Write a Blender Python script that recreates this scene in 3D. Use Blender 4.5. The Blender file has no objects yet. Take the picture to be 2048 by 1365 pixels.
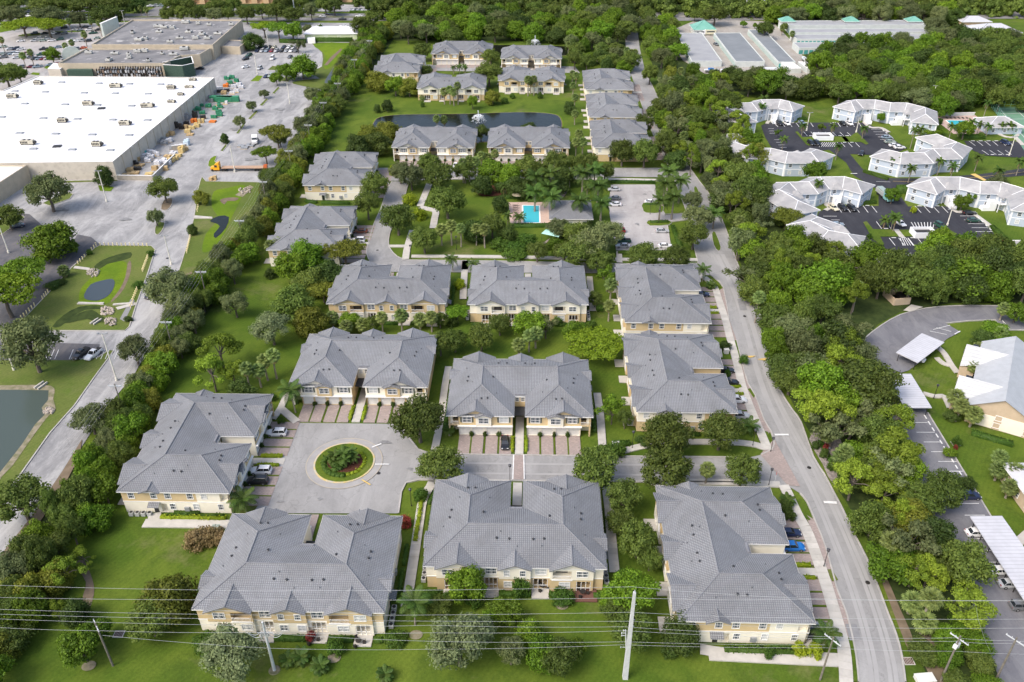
import bpy, bmesh, math, random
import numpy as np
from mathutils import Vector, Matrix
from mathutils.geometry import tessellate_polygon
R = math.radians
rnd = random.Random(7)
scene = bpy.context.scene
col = scene.collection
# ------------------------------------------------------------------ camera, world, sun, exposure
CF, CTH, CRO, CH = 1666.083, R(32.88148), R(-0.26013), 122.0
cam_data = bpy.data.cameras.new('camera')
cam = bpy.data.objects.new('camera', cam_data)
col.objects.link(cam)
cam_data.sensor_width = 36.0
cam_data.lens = 36.0 * CF / 2048.0
cam_data.clip_start = 1.0
cam_data.clip_end = 9000.0
cam.matrix_world = Matrix.Translation((0, 0, CH)) @ Matrix.Rotation(R(90) - CTH, 4, 'X') @ Matrix.Rotation(CRO, 4, 'Z')
scene.camera = cam
SUN_ELEV, SUN_AZ = R(50), R(-126)          # azimuth from +Y towards +X: the light comes from the left and a little behind the view
world = bpy.data.worlds.new("World")
scene.world = world
world.use_nodes = True
wn = world.node_tree
for n in list(wn.nodes): wn.nodes.remove(n)
wo = wn.nodes.new('ShaderNodeOutputWorld'); wb = wn.nodes.new('ShaderNodeBackground'); ws = wn.nodes.new('ShaderNodeTexSky')
ws.sky_type = 'NISHITA'; ws.sun_disc = False; ws.sun_elevation = SUN_ELEV; ws.sun_rotation = SUN_AZ
ws.dust_density = 4.0; ws.ozone_density = 0.5; ws.air_density = 1.0
wb.inputs[1].default_value = 0.15
wn.links.new(ws.outputs[0], wb.inputs[0]); wn.links.new(wb.outputs[0], wo.inputs[0])
sd = bpy.data.lights.new('sun', 'SUN'); sd.energy = 1.15; sd.angle = R(28); sd.color = (1.0, 0.965, 0.91)
sun = bpy.data.objects.new('sun', sd); col.objects.link(sun)
sdir = Vector((math.sin(SUN_AZ) * math.cos(SUN_ELEV), math.cos(SUN_AZ) * math.cos(SUN_ELEV), math.sin(SUN_ELEV)))
sun.rotation_euler = sdir.to_track_quat('Z', 'Y').to_euler()
sun.location = (0, 0, 300)
scene.view_settings.view_transform = 'Standard'
scene.view_settings.look = 'None'
scene.view_settings.gamma = 1.0
scene.view_settings.use_curve_mapping = False
scene.view_settings.exposure = 0.88
scene.render.engine = 'CYCLES'
scene.cycles.max_bounces = 5
scene.cycles.diffuse_bounces = 3
scene.cycles.transparent_max_bounces = 6
scene.cycles.use_denoising = True
# ------------------------------------------------------------------ photo pixel (2048 x 1365) -> world
def ray(px, py):
 c, s = math.cos(CRO), math.sin(CRO)
 du, dv = px - 1024.0, py - 682.5
 u, v = c * du + s * dv, -s * du + c * dv
 return (u / CF, math.cos(CTH) - math.sin(CTH) * v / CF, -math.sin(CTH) - math.cos(CTH) * v / CF)
def G(px, py, z=0.0):
 d = ray(px, py); t = (z - CH) / d[2]
 return Vector((d[0] * t, d[1] * t, z))
def PY(px, py, Y):
 d = ray(px, py); t = Y / d[1]
 return Vector((d[0] * t, Y, CH + d[2] * t))
def proj(p):
 x, y, z = p; z -= CH
 Z = y * math.cos(CTH) - z * math.sin(CTH); Y = -(z * math.cos(CTH) + y * math.sin(CTH))
 u, v = CF * x / Z, CF * Y / Z; c, s = math.cos(CRO), math.sin(CRO)
 return 1024 + c * u - s * v, 682.5 + s * u + c * v
def mpp(px, py):                          # metres per photo pixel across, at ground seen at that pixel
 p = G(px, py)
 return (p.y * math.cos(CTH) + CH * math.sin(CTH)) / CF
# ------------------------------------------------------------------ materials
MATS = {}
def srgb(r, g, b):
 f = lambda c: (c / 255 / 12.92) if c / 255 <= 0.04045 else ((c / 255 + 0.055) / 1.055) ** 2.4
 return (f(r), f(g), f(b), 1)
def nodes_of(name):
 m = bpy.data.materials.new(name); m.use_nodes = True
 nt = m.node_tree; b = nt.nodes['Principled BSDF']
 return m, nt, b
def nnode(nt, t, **kw):
 n = nt.nodes.new(t)
 for k, v in kw.items(): setattr(n, k, v)
 return n
def mixcol(nt, fac, a, b, mode='MIX'):
 n = nnode(nt, 'ShaderNodeMix', data_type='RGBA', blend_type=mode)
 for s, v in ((n.inputs[0], fac), (n.inputs[6], a), (n.inputs[7], b)):
  if hasattr(v, 'is_output'): nt.links.new(v, s)
  else: s.default_value = v
 return n.outputs[2]
def noise(nt, vec, scale, detail=4, rough=0.6, dist=0.0):
 n = nnode(nt, 'ShaderNodeTexNoise'); n.inputs['Scale'].default_value = scale; n.inputs['Detail'].default_value = detail
 n.inputs['Roughness'].default_value = rough; n.inputs['Distortion'].default_value = dist
 nt.links.new(vec, n.inputs['Vector']); return n.outputs['Fac']
def ramp(nt, fac, lo, hi):
 n = nnode(nt, 'ShaderNodeMapRange'); n.inputs[1].default_value = lo; n.inputs[2].default_value = hi
 nt.links.new(fac, n.inputs[0]); return n.outputs[0]
def posvec(nt): return nnode(nt, 'ShaderNodeNewGeometry').outputs['Position']
def objvec(nt): return nnode(nt, 'ShaderNodeTexCoord').outputs['Object']
def mat(name, c1, c2=None, scale=3.0, rough=0.8, bump=0.0, bscale=None, metal=0.0, c3=None, s3=0.1, spec=0.5, lo=0.35, hi=0.65, lo3=0.5, hi3=0.7, rand=0.0, coords='pos', detail=5):
 if name in MATS: return MATS[name]
 m, nt, b = nodes_of(name)
 b.inputs['Roughness'].default_value = rough; b.inputs['Metallic'].default_value = metal
 b.inputs['Specular IOR Level'].default_value = spec
 v = posvec(nt) if coords == 'pos' else objvec(nt)
 c = c1
 if c2: c = mixcol(nt, ramp(nt, noise(nt, v, scale, detail), lo, hi), c1, c2)
 if c3: c = mixcol(nt, ramp(nt, noise(nt, v, s3, 5), lo3, hi3), c, c3)
 if rand:
  oi = nnode(nt, 'ShaderNodeObjectInfo'); hs = nnode(nt, 'ShaderNodeHueSaturation')
  mr = nnode(nt, 'ShaderNodeMapRange'); mr.inputs[3].default_value = 1 - rand; mr.inputs[4].default_value = 1 + rand
  nt.links.new(oi.outputs['Random'], mr.inputs[0]); nt.links.new(mr.outputs[0], hs.inputs['Value'])
  if hasattr(c, 'is_output'): nt.links.new(c, hs.inputs['Color'])
  else: hs.inputs['Color'].default_value = c
  c = hs.outputs['Color']
 if hasattr(c, 'is_output'): nt.links.new(c, b.inputs['Base Color'])
 else: b.inputs['Base Color'].default_value = c
 if bump:
  bn = nnode(nt, 'ShaderNodeBump'); bn.inputs['Strength'].default_value = bump; bn.inputs['Distance'].default_value = 0.05
  nt.links.new(noise(nt, v, bscale or scale * 4, 4), bn.inputs['Height']); nt.links.new(bn.outputs[0], b.inputs['Normal'])
 MATS[name] = m
 return m
def g(v, k=1.0): return (v, v * k, v * k * k, 1)
def leaf_mat(name, ca, cb, trans=0.28, hue=0.012, val=0.32, patch=None):
 if name in MATS: return MATS[name]
 m = bpy.data.materials.new(name); m.use_nodes = True; nt = m.node_tree
 for n in list(nt.nodes): nt.nodes.remove(n)
 out = nnode(nt, 'ShaderNodeOutputMaterial')
 at = nnode(nt, 'ShaderNodeAttribute', attribute_name='tint')
 c = mixcol(nt, at.outputs['Fac'], ca, cb)
 if patch: c = mixcol(nt, ramp(nt, noise(nt, objvec(nt), 0.5, 3), 0.52, 0.7), c, patch)
 oi = nnode(nt, 'ShaderNodeObjectInfo')
 w = nnode(nt, 'ShaderNodeTexWhiteNoise', noise_dimensions='1D'); nt.links.new(oi.outputs['Random'], w.inputs['W'])
 hs = nnode(nt, 'ShaderNodeHueSaturation')
 m1 = nnode(nt, 'ShaderNodeMapRange'); m1.inputs[3].default_value = 0.5 - hue; m1.inputs[4].default_value = 0.5 + hue * 0.6
 m2 = nnode(nt, 'ShaderNodeMapRange'); m2.inputs[3].default_value = 1 - val; m2.inputs[4].default_value = 1 + val
 nt.links.new(oi.outputs['Random'], m1.inputs[0]); nt.links.new(w.outputs['Value'], m2.inputs[0])
 nt.links.new(m1.outputs[0], hs.inputs['Hue']); nt.links.new(m2.outputs[0], hs.inputs['Value']); nt.links.new(c, hs.inputs['Color'])
 d = nnode(nt, 'ShaderNodeBsdfDiffuse'); t = nnode(nt, 'ShaderNodeBsdfTranslucent'); gl = nnode(nt, 'ShaderNodeBsdfGlossy')
 gl.inputs['Roughness'].default_value = 0.6; gl.inputs['Color'].default_value = (1, 1, 1, 1)
 nt.links.new(hs.outputs[0], d.inputs[0]); nt.links.new(hs.outputs[0], t.inputs[0])
 mx = nnode(nt, 'ShaderNodeMixShader'); mx.inputs[0].default_value = trans
 nt.links.new(d.outputs[0], mx.inputs[1]); nt.links.new(t.outputs[0], mx.inputs[2])
 mg = nnode(nt, 'ShaderNodeMixShader'); mg.inputs[0].default_value = 0.012
 nt.links.new(mx.outputs[0], mg.inputs[1]); nt.links.new(gl.outputs[0], mg.inputs[2])
 nt.links.new(mg.outputs[0], out.inputs[0])
 MATS[name] = m
 return m
# ------------------------------------------------------------------ objects
COUNT = {}
def tag(o, label=None, cat=None, group=None, kind=None):
 if label: o['label'] = label
 if cat: o['category'] = cat
 if group: o['group'] = group
 if kind: o['kind'] = kind
 return o
def link(name, data, parent=None, loc=None, rz=None):
 o = bpy.data.objects.new(name, data); col.objects.link(o)
 if parent: o.parent = parent
 if loc is not None: o.location = loc
 if rz is not None: o.rotation_euler = (0, 0, rz)
 return o
def empty(name, loc=(0, 0, 0), rz=0.0, parent=None):
 o = link(name, None, parent, loc, rz); o.empty_display_size = 0.5; return o
def thing(name, label, cat, loc=(0, 0, 0), rz=0.0, group=None):
 return tag(empty(name, loc, rz), label, cat, group)
def kids(o): return CHILD.get(o.name, [])
CHILD = {}
def reg(root):                       # remember the tree below a prototype
 out = []
 for o in bpy.data.objects:
  if o.parent is root: out.append(o)
 CHILD[root.name] = out
 for c in out: reg(c)
def copy_tree(src, parent=None, skip=None):
 o = src.copy(); col.objects.link(o)
 if parent: o.parent = parent
 for ch in kids(src):
  if skip and ch.get('side') in skip: continue
  copy_tree(ch, o)
 return o
class MB:
 def __init__(s): s.v = []; s.f = []; s.m = []; s.uv = []; s.tint = None
 def face(s, pts, mi=0, uv=None):
  i = len(s.v); s.v.extend([tuple(p) for p in pts]); s.f.append(tuple(range(i, i + len(pts)))); s.m.append(mi); s.uv.append(uv)
 def box(s, x0, x1, y0, y1, z0, z1, mi=0, M=None, bottom=False):
  c = [Vector((x, y, z)) for z in (z0, z1) for y in (y0, y1) for x in (x0, x1)]
  if M is not None: c = [M @ p for p in c]
  q = [(4, 5, 7, 6), (0, 1, 5, 4), (1, 3, 7, 5), (3, 2, 6, 7), (2, 0, 4, 6)]
  if bottom or z0 > 0.05: q.append((0, 2, 3, 1))
  i = len(s.v); s.v.extend([tuple(p) for p in c])
  for a in q: s.f.append(tuple(i + k for k in a)); s.m.append(mi); s.uv.append(None)
 def tube(s, p0, p1, r0, r1=None, n=8, mi=0, cap=True):
  p0, p1 = Vector(p0), Vector(p1); r1 = r0 if r1 is None else r1
  d = (p1 - p0).normalized(); a = d.orthogonal().normalized(); b = d.cross(a)
  i = len(s.v)
  for p, r in ((p0, r0), (p1, r1)):
   for k in range(n):
    t = 2 * math.pi * k / n; s.v.append(tuple(p + (a * math.cos(t) + b * math.sin(t)) * r))
  for k in range(n):
   k2 = (k + 1) % n; s.f.append((i + k, i + k2, i + n + k2, i + n + k)); s.m.append(mi); s.uv.append(None)
  if cap:
   s.f.append(tuple(i + n + k for k in range(n))); s.m.append(mi); s.uv.append(None)
   s.f.append(tuple(i + k for k in reversed(range(n)))); s.m.append(mi); s.uv.append(None)
 def path(s, pts, radii, n=6, mi=0):
  for a in range(len(pts) - 1): s.tube(pts[a], pts[a + 1], radii[a], radii[a + 1], n, mi, cap=(a == len(pts) - 2))
 def loft(s, rings, mi=0, cap=True):
  n = len(rings[0]); i = len(s.v)
  for r in rings: s.v.extend([tuple(p) for p in r])
  for a in range(len(rings) - 1):
   for k in range(n):
    k2 = (k + 1) % n
    s.f.append((i + a * n + k, i + a * n + k2, i + (a + 1) * n + k2, i + (a + 1) * n + k)); s.m.append(mi); s.uv.append(None)
  if cap:
   s.f.append(tuple(i + k for k in reversed(range(n)))); s.m.append(mi); s.uv.append(None)
   j = i + (len(rings) - 1) * n; s.f.append(tuple(j + k for k in range(n))); s.m.append(mi); s.uv.append(None)
 def mesh(s, name, mats):
  me = bpy.data.meshes.new(name); me.from_pydata(s.v, [], s.f)
  for m in (mats if isinstance(mats, (list, tuple)) else [mats]): me.materials.append(m)
  me.polygons.foreach_set('material_index', s.m)
  if any(u is not None for u in s.uv):
   ul = me.uv_layers.new(name='UVMap'); k = 0
   for f, u in zip(s.f, s.uv):
    for j in range(len(f)):
     if u: ul.data[k].uv = u[j]
     k += 1
  if s.tint is not None:
   at = me.attributes.new('tint', 'FLOAT', 'FACE'); at.data.foreach_set('value', s.tint)
  me.update(); return me
 def build(s, name, mats, parent=None, loc=None, rz=None):
  return link(name, s.mesh(name, mats), parent, loc, rz)
def catmull(pts, closed=True, n=6):
 out = []; m = len(pts)
 rng = range(m if closed else m - 1)
 for i in rng:
  p = [pts[(i + k) % m] if closed else pts[max(0, min(m - 1, i + k))] for k in (-1, 0, 1, 2)]
  for j in range(n):
   t = j / n
   out.append(tuple(0.5 * (2 * p[1][d] + (p[2][d] - p[0][d]) * t + (2 * p[0][d] - 5 * p[1][d] + 4 * p[2][d] - p[3][d]) * t * t + (3 * p[1][d] - p[0][d] - 3 * p[2][d] + p[3][d]) * t ** 3) for d in (0, 1)))
 if not closed: out.append(tuple(pts[-1]))
 return out
SHEET = [0]
def sheet(name, px, material, layer=1, smooth=0, world_pts=False, kind='structure', parent=None, label=None):
 """a flat ground surface from an outline; every sheet lies a few millimetres above the one before it"""
 if smooth: px = catmull(px, True, smooth)
 SHEET[0] += 1
 z = layer * 0.05 + (SHEET[0] % 12) * 0.004
 pts = [Vector((p[0], p[1], 0)) if world_pts else G(p[0], p[1]) for p in px]
 tris = tessellate_polygon([pts])
 b = MB(); b.v = [(p.x, p.y, z) for p in pts]
 for t in tris:
  a, c, d = (pts[k] for k in t)
  if (c - a).cross(d - a).z < 0: t = (t[0], t[2], t[1])
  b.f.append(tuple(t)); b.m.append(0); b.uv.append(None)
 o = b.build(name, material, parent)
 if kind: o['kind'] = kind
 if label: o['label'] = label
 return o
def strip_pts(pts, w):
 """ribbon outline (left, right) of width w along world points"""
 P = [Vector((p[0], p[1], 0)) for p in pts]; L, Rr = [], []
 for i, p in enumerate(P):
  d = (P[min(i + 1, len(P) - 1)] - P[max(i - 1, 0)]).normalized(); nn = Vector((-d.y, d.x, 0)) * w / 2
  L.append(p + nn); Rr.append(p - nn)
 return L, Rr
def ribbon(name, px, w, material, z=0.14, thick=0.0, smooth=4, world_pts=False, closed=False, kind='structure'):
 if smooth and len(px) > 2: px = catmull(px, closed, smooth)
 if closed: px = list(px) + [px[0]]
 pts = px if world_pts else [G(*p) for p in px]
 L, Rr = strip_pts(pts, w); b = MB()
 for i in range(len(L) - 1):
  q = [Rr[i], Rr[i + 1], L[i + 1], L[i]]
  b.face([(p.x, p.y, z) for p in q])
  if thick:
   for A in ((L[i + 1], L[i]), (Rr[i], Rr[i + 1])):
    b.face([(A[0].x, A[0].y, z), (A[0].x, A[0].y, z - thick), (A[1].x, A[1].y, z - thick), (A[1].x, A[1].y, z)])
 o = b.build(name, material)
 if kind: o['kind'] = kind
 return o
# ------------------------------------------------------------------ shared materials
def lawn_mat(name, a, b_, c, d):
 m, nt, bs = nodes_of(name); v = posvec(nt)
 c1 = mixcol(nt, ramp(nt, noise(nt, v, 0.045, 5, 0.65, 0.6), 0.38, 0.62), a, b_)
 c2 = mixcol(nt, ramp(nt, noise(nt, v, 0.11, 6, 0.7, 0.3), 0.5, 0.78), c1, c)
 c3 = mixcol(nt, ramp(nt, noise(nt, v, 0.028, 6, 0.75, 0.2), 0.56, 0.72), c2, d)
 c4 = mixcol(nt, ramp(nt, noise(nt, v, 2.2, 4, 0.75), 0.3, 0.75), mixcol(nt, 1.0, c3, (0.62, 0.66, 0.6, 1), 'MULTIPLY'), c3)
 wv = nnode(nt, 'ShaderNodeTexWave', wave_type='BANDS'); wv.inputs['Scale'].default_value = 0.32; wv.inputs['Distortion'].default_value = 1.2
 wv.inputs['Detail'].default_value = 2; mp = nnode(nt, 'ShaderNodeMapping'); mp.inputs['Rotation'].default_value = (0, 0, R(35))
 nt.links.new(v, mp.inputs[0]); nt.links.new(mp.outputs[0], wv.inputs[0])
 c5 = mixcol(nt, wv.outputs['Fac'], c4, mixcol(nt, 1.0, c4, (0.93, 0.93, 0.9, 1), 'MULTIPLY'))
 nt.links.new(c5, bs.inputs['Base Color']); bs.inputs['Roughness'].default_value = 0.95; bs.inputs['Specular IOR Level'].default_value = 0.15
 bn = nnode(nt, 'ShaderNodeBump'); bn.inputs['Strength'].default_value = 0.6; bn.inputs['Distance'].default_value = 0.12
 nt.links.new(noise(nt, v, 4.0, 5, 0.8), bn.inputs['Height']); nt.links.new(bn.outputs[0], bs.inputs['Normal'])
 MATS[name] = m; return m
lawn = lawn_mat('lawn_grass', (0.080, 0.135, 0.014, 1), (0.14, 0.19, 0.024, 1), (0.048, 0.088, 0.012, 1), (0.21, 0.195, 0.085, 1))
dull_grass = lawn_mat('dull_grass', (0.12, 0.16, 0.035, 1), (0.16, 0.185, 0.05, 1), (0.10, 0.17, 0.02, 1), (0.20, 0.19, 0.09, 1))
wet_grass = lawn_mat('wet_grass', (0.12, 0.20, 0.012, 1), (0.17, 0.25, 0.012, 1), (0.09, 0.15, 0.015, 1), (0.17, 0.21, 0.04, 1))
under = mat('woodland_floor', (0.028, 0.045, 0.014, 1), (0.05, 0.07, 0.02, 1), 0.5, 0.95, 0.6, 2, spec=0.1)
def paving_mat(name, base, dark, light, scale=0.12, streak=True, bump=0.15, crack=True):
 m, nt, bs = nodes_of(name); v = posvec(nt)
 mp = nnode(nt, 'ShaderNodeMapping'); mp.inputs['Scale'].default_value = (1.0, 0.28, 1.0); mp.inputs['Rotation'].default_value = (0, 0, R(12)); nt.links.new(v, mp.inputs[0])
 c = mixcol(nt, ramp(nt, noise(nt, v, scale, 7, 0.72, 1.5), 0.36, 0.64), base, dark)
 c = mixcol(nt, ramp(nt, noise(nt, mp.outputs[0], scale * 3.1, 6, 0.75, 0.8), 0.45, 0.75), c, light)
 c = mixcol(nt, ramp(nt, noise(nt, v, 3.5, 5, 0.8), 0.25, 0.8), mixcol(nt, 1.0, c, (0.8, 0.8, 0.8, 1), 'MULTIPLY'), c)
 if crack:
  vo = nnode(nt, 'ShaderNodeTexVoronoi', feature='DISTANCE_TO_EDGE'); vo.inputs['Scale'].default_value = 0.11
  wv = nnode(nt, 'ShaderNodeVectorMath', operation='ADD'); nz = nnode(nt, 'ShaderNodeTexNoise'); nz.inputs['Scale'].default_value = 0.35; nz.inputs['Detail'].default_value = 5
  nt.links.new(v, nz.inputs['Vector']); sc = nnode(nt, 'ShaderNodeVectorMath', operation='SCALE'); sc.inputs['Scale'].default_value = 5.0
  nt.links.new(nz.outputs['Color'], sc.inputs[0]); nt.links.new(v, wv.inputs[0]); nt.links.new(sc.outputs[0], wv.inputs[1]); nt.links.new(wv.outputs[0], vo.inputs['Vector'])
  k = ramp(nt, vo.outputs['Distance'], 0.012, 0.0)
  c = mixcol(nt, k, c, mixcol(nt, 1.0, c, (0.8, 0.8, 0.8, 1), 'MULTIPLY'))
 nt.links.new(c, bs.inputs['Base Color']); bs.inputs['Roughness'].default_value = 0.9; bs.inputs['Specular IOR Level'].default_value = 0.25
 bn = nnode(nt, 'ShaderNodeBump'); bn.inputs['Strength'].default_value = bump; bn.inputs['Distance'].default_value = 0.03
 nt.links.new(noise(nt, v, 9.0, 4, 0.8), bn.inputs['Height']); nt.links.new(bn.outputs[0], bs.inputs['Normal'])
 MATS[name] = m; return m
lot_pale = paving_mat('weathered_pale_asphalt', (0.355, 0.35, 0.345, 1), (0.215, 0.215, 0.22, 1), (0.50, 0.495, 0.485, 1), 0.045)
lot_pink = paving_mat('bleached_parking_paving', (0.42, 0.40, 0.385, 1), (0.34, 0.32, 0.31, 1), (0.48, 0.46, 0.445, 1), 0.05)
lot_dark = paving_mat('dark_old_asphalt', (0.13, 0.13, 0.14, 1), (0.09, 0.09, 0.10, 1), (0.19, 0.17, 0.16, 1), 0.1)
street_mat = paving_mat('street_paving', (0.325, 0.32, 0.312, 1), (0.255, 0.252, 0.247, 1), (0.39, 0.385, 0.375, 1), 0.05)
grey_asphalt = paving_mat('grey_asphalt', (0.19, 0.19, 0.205, 1), (0.145, 0.145, 0.16, 1), (0.24, 0.24, 0.25, 1), 0.08)
black_asphalt = paving_mat('fresh_black_asphalt', (0.042, 0.043, 0.052, 1), (0.033, 0.034, 0.042, 1), (0.058, 0.059, 0.068, 1), 0.05, crack=False)
beige_paving = paving_mat('beige_lot_paving', (0.38, 0.35, 0.31, 1), (0.31, 0.285, 0.25, 1), (0.45, 0.42, 0.38, 1), 0.07)
highway_mat = paving_mat('highway_asphalt', (0.22, 0.215, 0.21, 1), (0.18, 0.175, 0.17, 1), (0.26, 0.255, 0.25, 1), 0.03, crack=False)
concrete = mat('pale_concrete', (0.50, 0.475, 0.43, 1), (0.42, 0.40, 0.36, 1), 0.6, 0.9, 0.1, 8, spec=0.2, c3=(0.35, 0.33, 0.29, 1), s3=0.25, lo3=0.55, hi3=0.8)
kerb_mat = mat('kerb_concrete', (0.42, 0.40, 0.37, 1), (0.32, 0.31, 0.29, 1), 0.5, 0.9, spec=0.2)
white_paint = mat('white_road_paint', (0.72, 0.72, 0.70, 1), (0.58, 0.58, 0.57, 1), 2.0, 0.7)
yellow_paint = mat('yellow_road_paint', (0.62, 0.42, 0.10, 1), (0.55, 0.40, 0.15, 1), 2.0, 0.7)
def paver_mat():
 m, nt, bs = nodes_of('pink_brick_pavers'); v = posvec(nt)
 br = nnode(nt, 'ShaderNodeTexBrick'); br.inputs['Scale'].default_value = 1.0; br.inputs['Brick Width'].default_value = 0.4; br.inputs['Row Height'].default_value = 0.2
 br.inputs['Mortar Size'].default_value = 0.012; br.inputs['Color1'].default_value = (0.37, 0.30, 0.27, 1); br.inputs['Color2'].default_value = (0.27, 0.215, 0.195, 1); br.inputs['Mortar'].default_value = (0.24, 0.2, 0.18, 1)
 nt.links.new(v, br.inputs[0])
 c = mixcol(nt, ramp(nt, noise(nt, v, 0.7, 5, 0.7), 0.4, 0.7), br.outputs[0], (0.27, 0.225, 0.205, 1))
 c = mixcol(nt, ramp(nt, noise(nt, v, 1.7, 5, 0.7), 0.58, 0.75), c, (0.46, 0.385, 0.35, 1))
 nt.links.new(c, bs.inputs['Base Color']); bs.inputs['Roughness'].default_value = 0.9
 MATS['paver'] = m; return m
paver = paver_mat()
mulch = mat('red_brown_mulch', (0.06, 0.022, 0.014, 1), (0.10, 0.045, 0.03, 1), 3.0, 0.95, 0.8, 8, spec=0.1)
dirt = mat('bare_dirt', (0.20, 0.155, 0.11, 1), (0.14, 0.11, 0.075, 1), 0.5, 0.95, 0.4, 4, spec=0.1)
sand = mat('sandy_bank', (0.28, 0.24, 0.18, 1), (0.15, 0.15, 0.08, 1), 0.7, 0.95, 0.4, 4, spec=0.1)
rock_mat = mat('pale_riprap', (0.46, 0.40, 0.34, 1), (0.30, 0.26, 0.22, 1), 1.5, 0.9, rand=0.15)
def water_mat(name, c, rough=0.06, bump=0.25, scale=0.9):
 m, nt, bs = nodes_of(name); v = posvec(nt)
 bs.inputs['Base Color'].default_value = c; bs.inputs['Roughness'].default_value = rough; bs.inputs['IOR'].default_value = 1.33; bs.inputs['Specular IOR Level'].default_value = 0.35
 bn = nnode(nt, 'ShaderNodeBump'); bn.inputs['Strength'].default_value = bump; bn.inputs['Distance'].default_value = 0.1
 nt.links.new(noise(nt, v, scale, 4, 0.6), bn.inputs['Height']); nt.links.new(bn.outputs[0], bs.inputs['Normal'])
 MATS[name] = m; return m
pond_water = water_mat('dark_pond_water', (0.010, 0.012, 0.008, 1), 0.1, 0.9, 0.5)
grey_water = water_mat('grey_green_water', (0.065, 0.085, 0.075, 1), 0.12, 0.1)
pool_water = water_mat('turquoise_pool_water', (0.06, 0.42, 0.50, 1), 0.08, 0.15, 2)
def roof_mat(name, c1, c2, c3, tw=0.37, th=0.40):
 """concrete barrel tiles: rows across the slope, rounded rolls along it, each tile with its own tone"""
 m, nt, bs = nodes_of(name)
 uv = nnode(nt, 'ShaderNodeUVMap').outputs[0]
 sx = nnode(nt, 'ShaderNodeSeparateXYZ'); nt.links.new(uv, sx.inputs[0])
 def math_(op, a, b=None):
  n = nnode(nt, 'ShaderNodeMath', operation=op)
  for i, q in enumerate((a, b)):
   if q is None: continue
   if hasattr(q, 'is_output'): nt.links.new(q, n.inputs[i])
   else: n.inputs[i].default_value = q
  return n.outputs[0]
 u = math_('DIVIDE', sx.outputs[0], tw); vv = math_('DIVIDE', sx.outputs[1], th)
 fu, fv = math_('FRACT', u), math_('FRACT', vv)
 roll = math_('SINE', math_('MULTIPLY', fu, math.pi))
 h = math_('ADD', math_('MULTIPLY', roll, 0.9), math_('MULTIPLY', math_('SUBTRACT', 1.0, fv), 0.8))
 cb = nnode(nt, 'ShaderNodeCombineXYZ'); nt.links.new(math_('FLOOR', u), cb.inputs[0]); nt.links.new(math_('FLOOR', vv), cb.inputs[1])
 wn_ = nnode(nt, 'ShaderNodeTexWhiteNoise', noise_dimensions='2D'); nt.links.new(cb.outputs[0], wn_.inputs[0])
 c = mixcol(nt, ramp(nt, wn_.outputs['Value'], -0.8, 1.8), c1, c2)
 c = mixcol(nt, ramp(nt, noise(nt, posvec(nt), 0.16, 7, 0.75, 0.6), 0.42, 0.7), c, c3)
 groove = math_('LESS_THAN', fu, 0.3)
 lap = math_('LESS_THAN', fv, 0.16)
 dk = math_('MAXIMUM', groove, lap)
 c = mixcol(nt, math_('MULTIPLY', dk, 0.74), c, (0.07, 0.075, 0.085, 1))
 oi = nnode(nt, 'ShaderNodeObjectInfo'); hs = nnode(nt, 'ShaderNodeHueSaturation'); mr = nnode(nt, 'ShaderNodeMapRange'); mr.inputs[3].default_value = 0.93; mr.inputs[4].default_value = 1.08
 nt.links.new(oi.outputs['Random'], mr.inputs[0]); nt.links.new(mr.outputs[0], hs.inputs['Value']); nt.links.new(c, hs.inputs['Color']); c = hs.outputs[0]
 nt.links.new(c, bs.inputs['Base Color']); bs.inputs['Roughness'].default_value = 0.72; bs.inputs['Specular IOR Level'].default_value = 0.35
 bn = nnode(nt, 'ShaderNodeBump'); bn.inputs['Strength'].default_value = 0.8; bn.inputs['Distance'].default_value = 0.07
 nt.links.new(h, bn.inputs['Height']); nt.links.new(bn.outputs[0], bs.inputs['Normal'])
 MATS[name] = m; return m
tile = roof_mat('grey_concrete_tile', (0.212, 0.219, 0.230, 1), (0.270, 0.277, 0.288, 1), (0.178, 0.18, 0.183, 1))
cap_m = mat('ridge_cap_tile', (0.15, 0.155, 0.17, 1), (0.21, 0.215, 0.23, 1), 3, 0.8)
tan_s = mat('tan_stucco', (0.60, 0.465, 0.265, 1), (0.56, 0.43, 0.24, 1), 0.8, 0.9, spec=0.2)
cream_s = mat('cream_stucco', (0.82, 0.77, 0.64, 1), (0.78, 0.73, 0.60, 1), 0.8, 0.9, spec=0.2)
white_t = mat('white_trim', (0.80, 0.79, 0.76, 1), None, rough=0.6)
garage_w = mat('garage_door_white', (0.76, 0.74, 0.69, 1), (0.70, 0.68, 0.63, 1), 1.5, 0.6)
glass = mat('window_glass', (0.05, 0.065, 0.085, 1), (0.10, 0.125, 0.15, 1), 0.6, 0.12, spec=0.8)
blind = mat('window_with_blinds', (0.48, 0.50, 0.50, 1), (0.62, 0.63, 0.62, 1), 0.6, 0.25)
dark_glass = mat('dark_opening', (0.018, 0.018, 0.02, 1), (0.04, 0.04, 0.042, 1), 1.0, 0.25)
bronze = mat('dark_bronze_metal', (0.035, 0.032, 0.03, 1), None, rough=0.5, metal=0.3)
shutter_m = mat('dark_green_shutter', (0.10, 0.11, 0.09, 1), None, rough=0.7)
grey_m = mat('grey_equipment_metal', (0.35, 0.36, 0.37, 1), (0.27, 0.28, 0.29, 1), 2, 0.5, metal=0.2)
vent_m = mat('dark_roof_vent', (0.03, 0.032, 0.036, 1), None, rough=0.7)
soffit_m = mat('soffit_cream', (0.55, 0.52, 0.46, 1), None, rough=0.9)
# ================================================================== THE GROUND
b = MB(); b.face([(-3000, -300, 0), (3000, -300, 0), (3000, 5000, 0), (-3000, 5000, 0)])
b.build('ground', lawn)['kind'] = 'structure'
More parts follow.
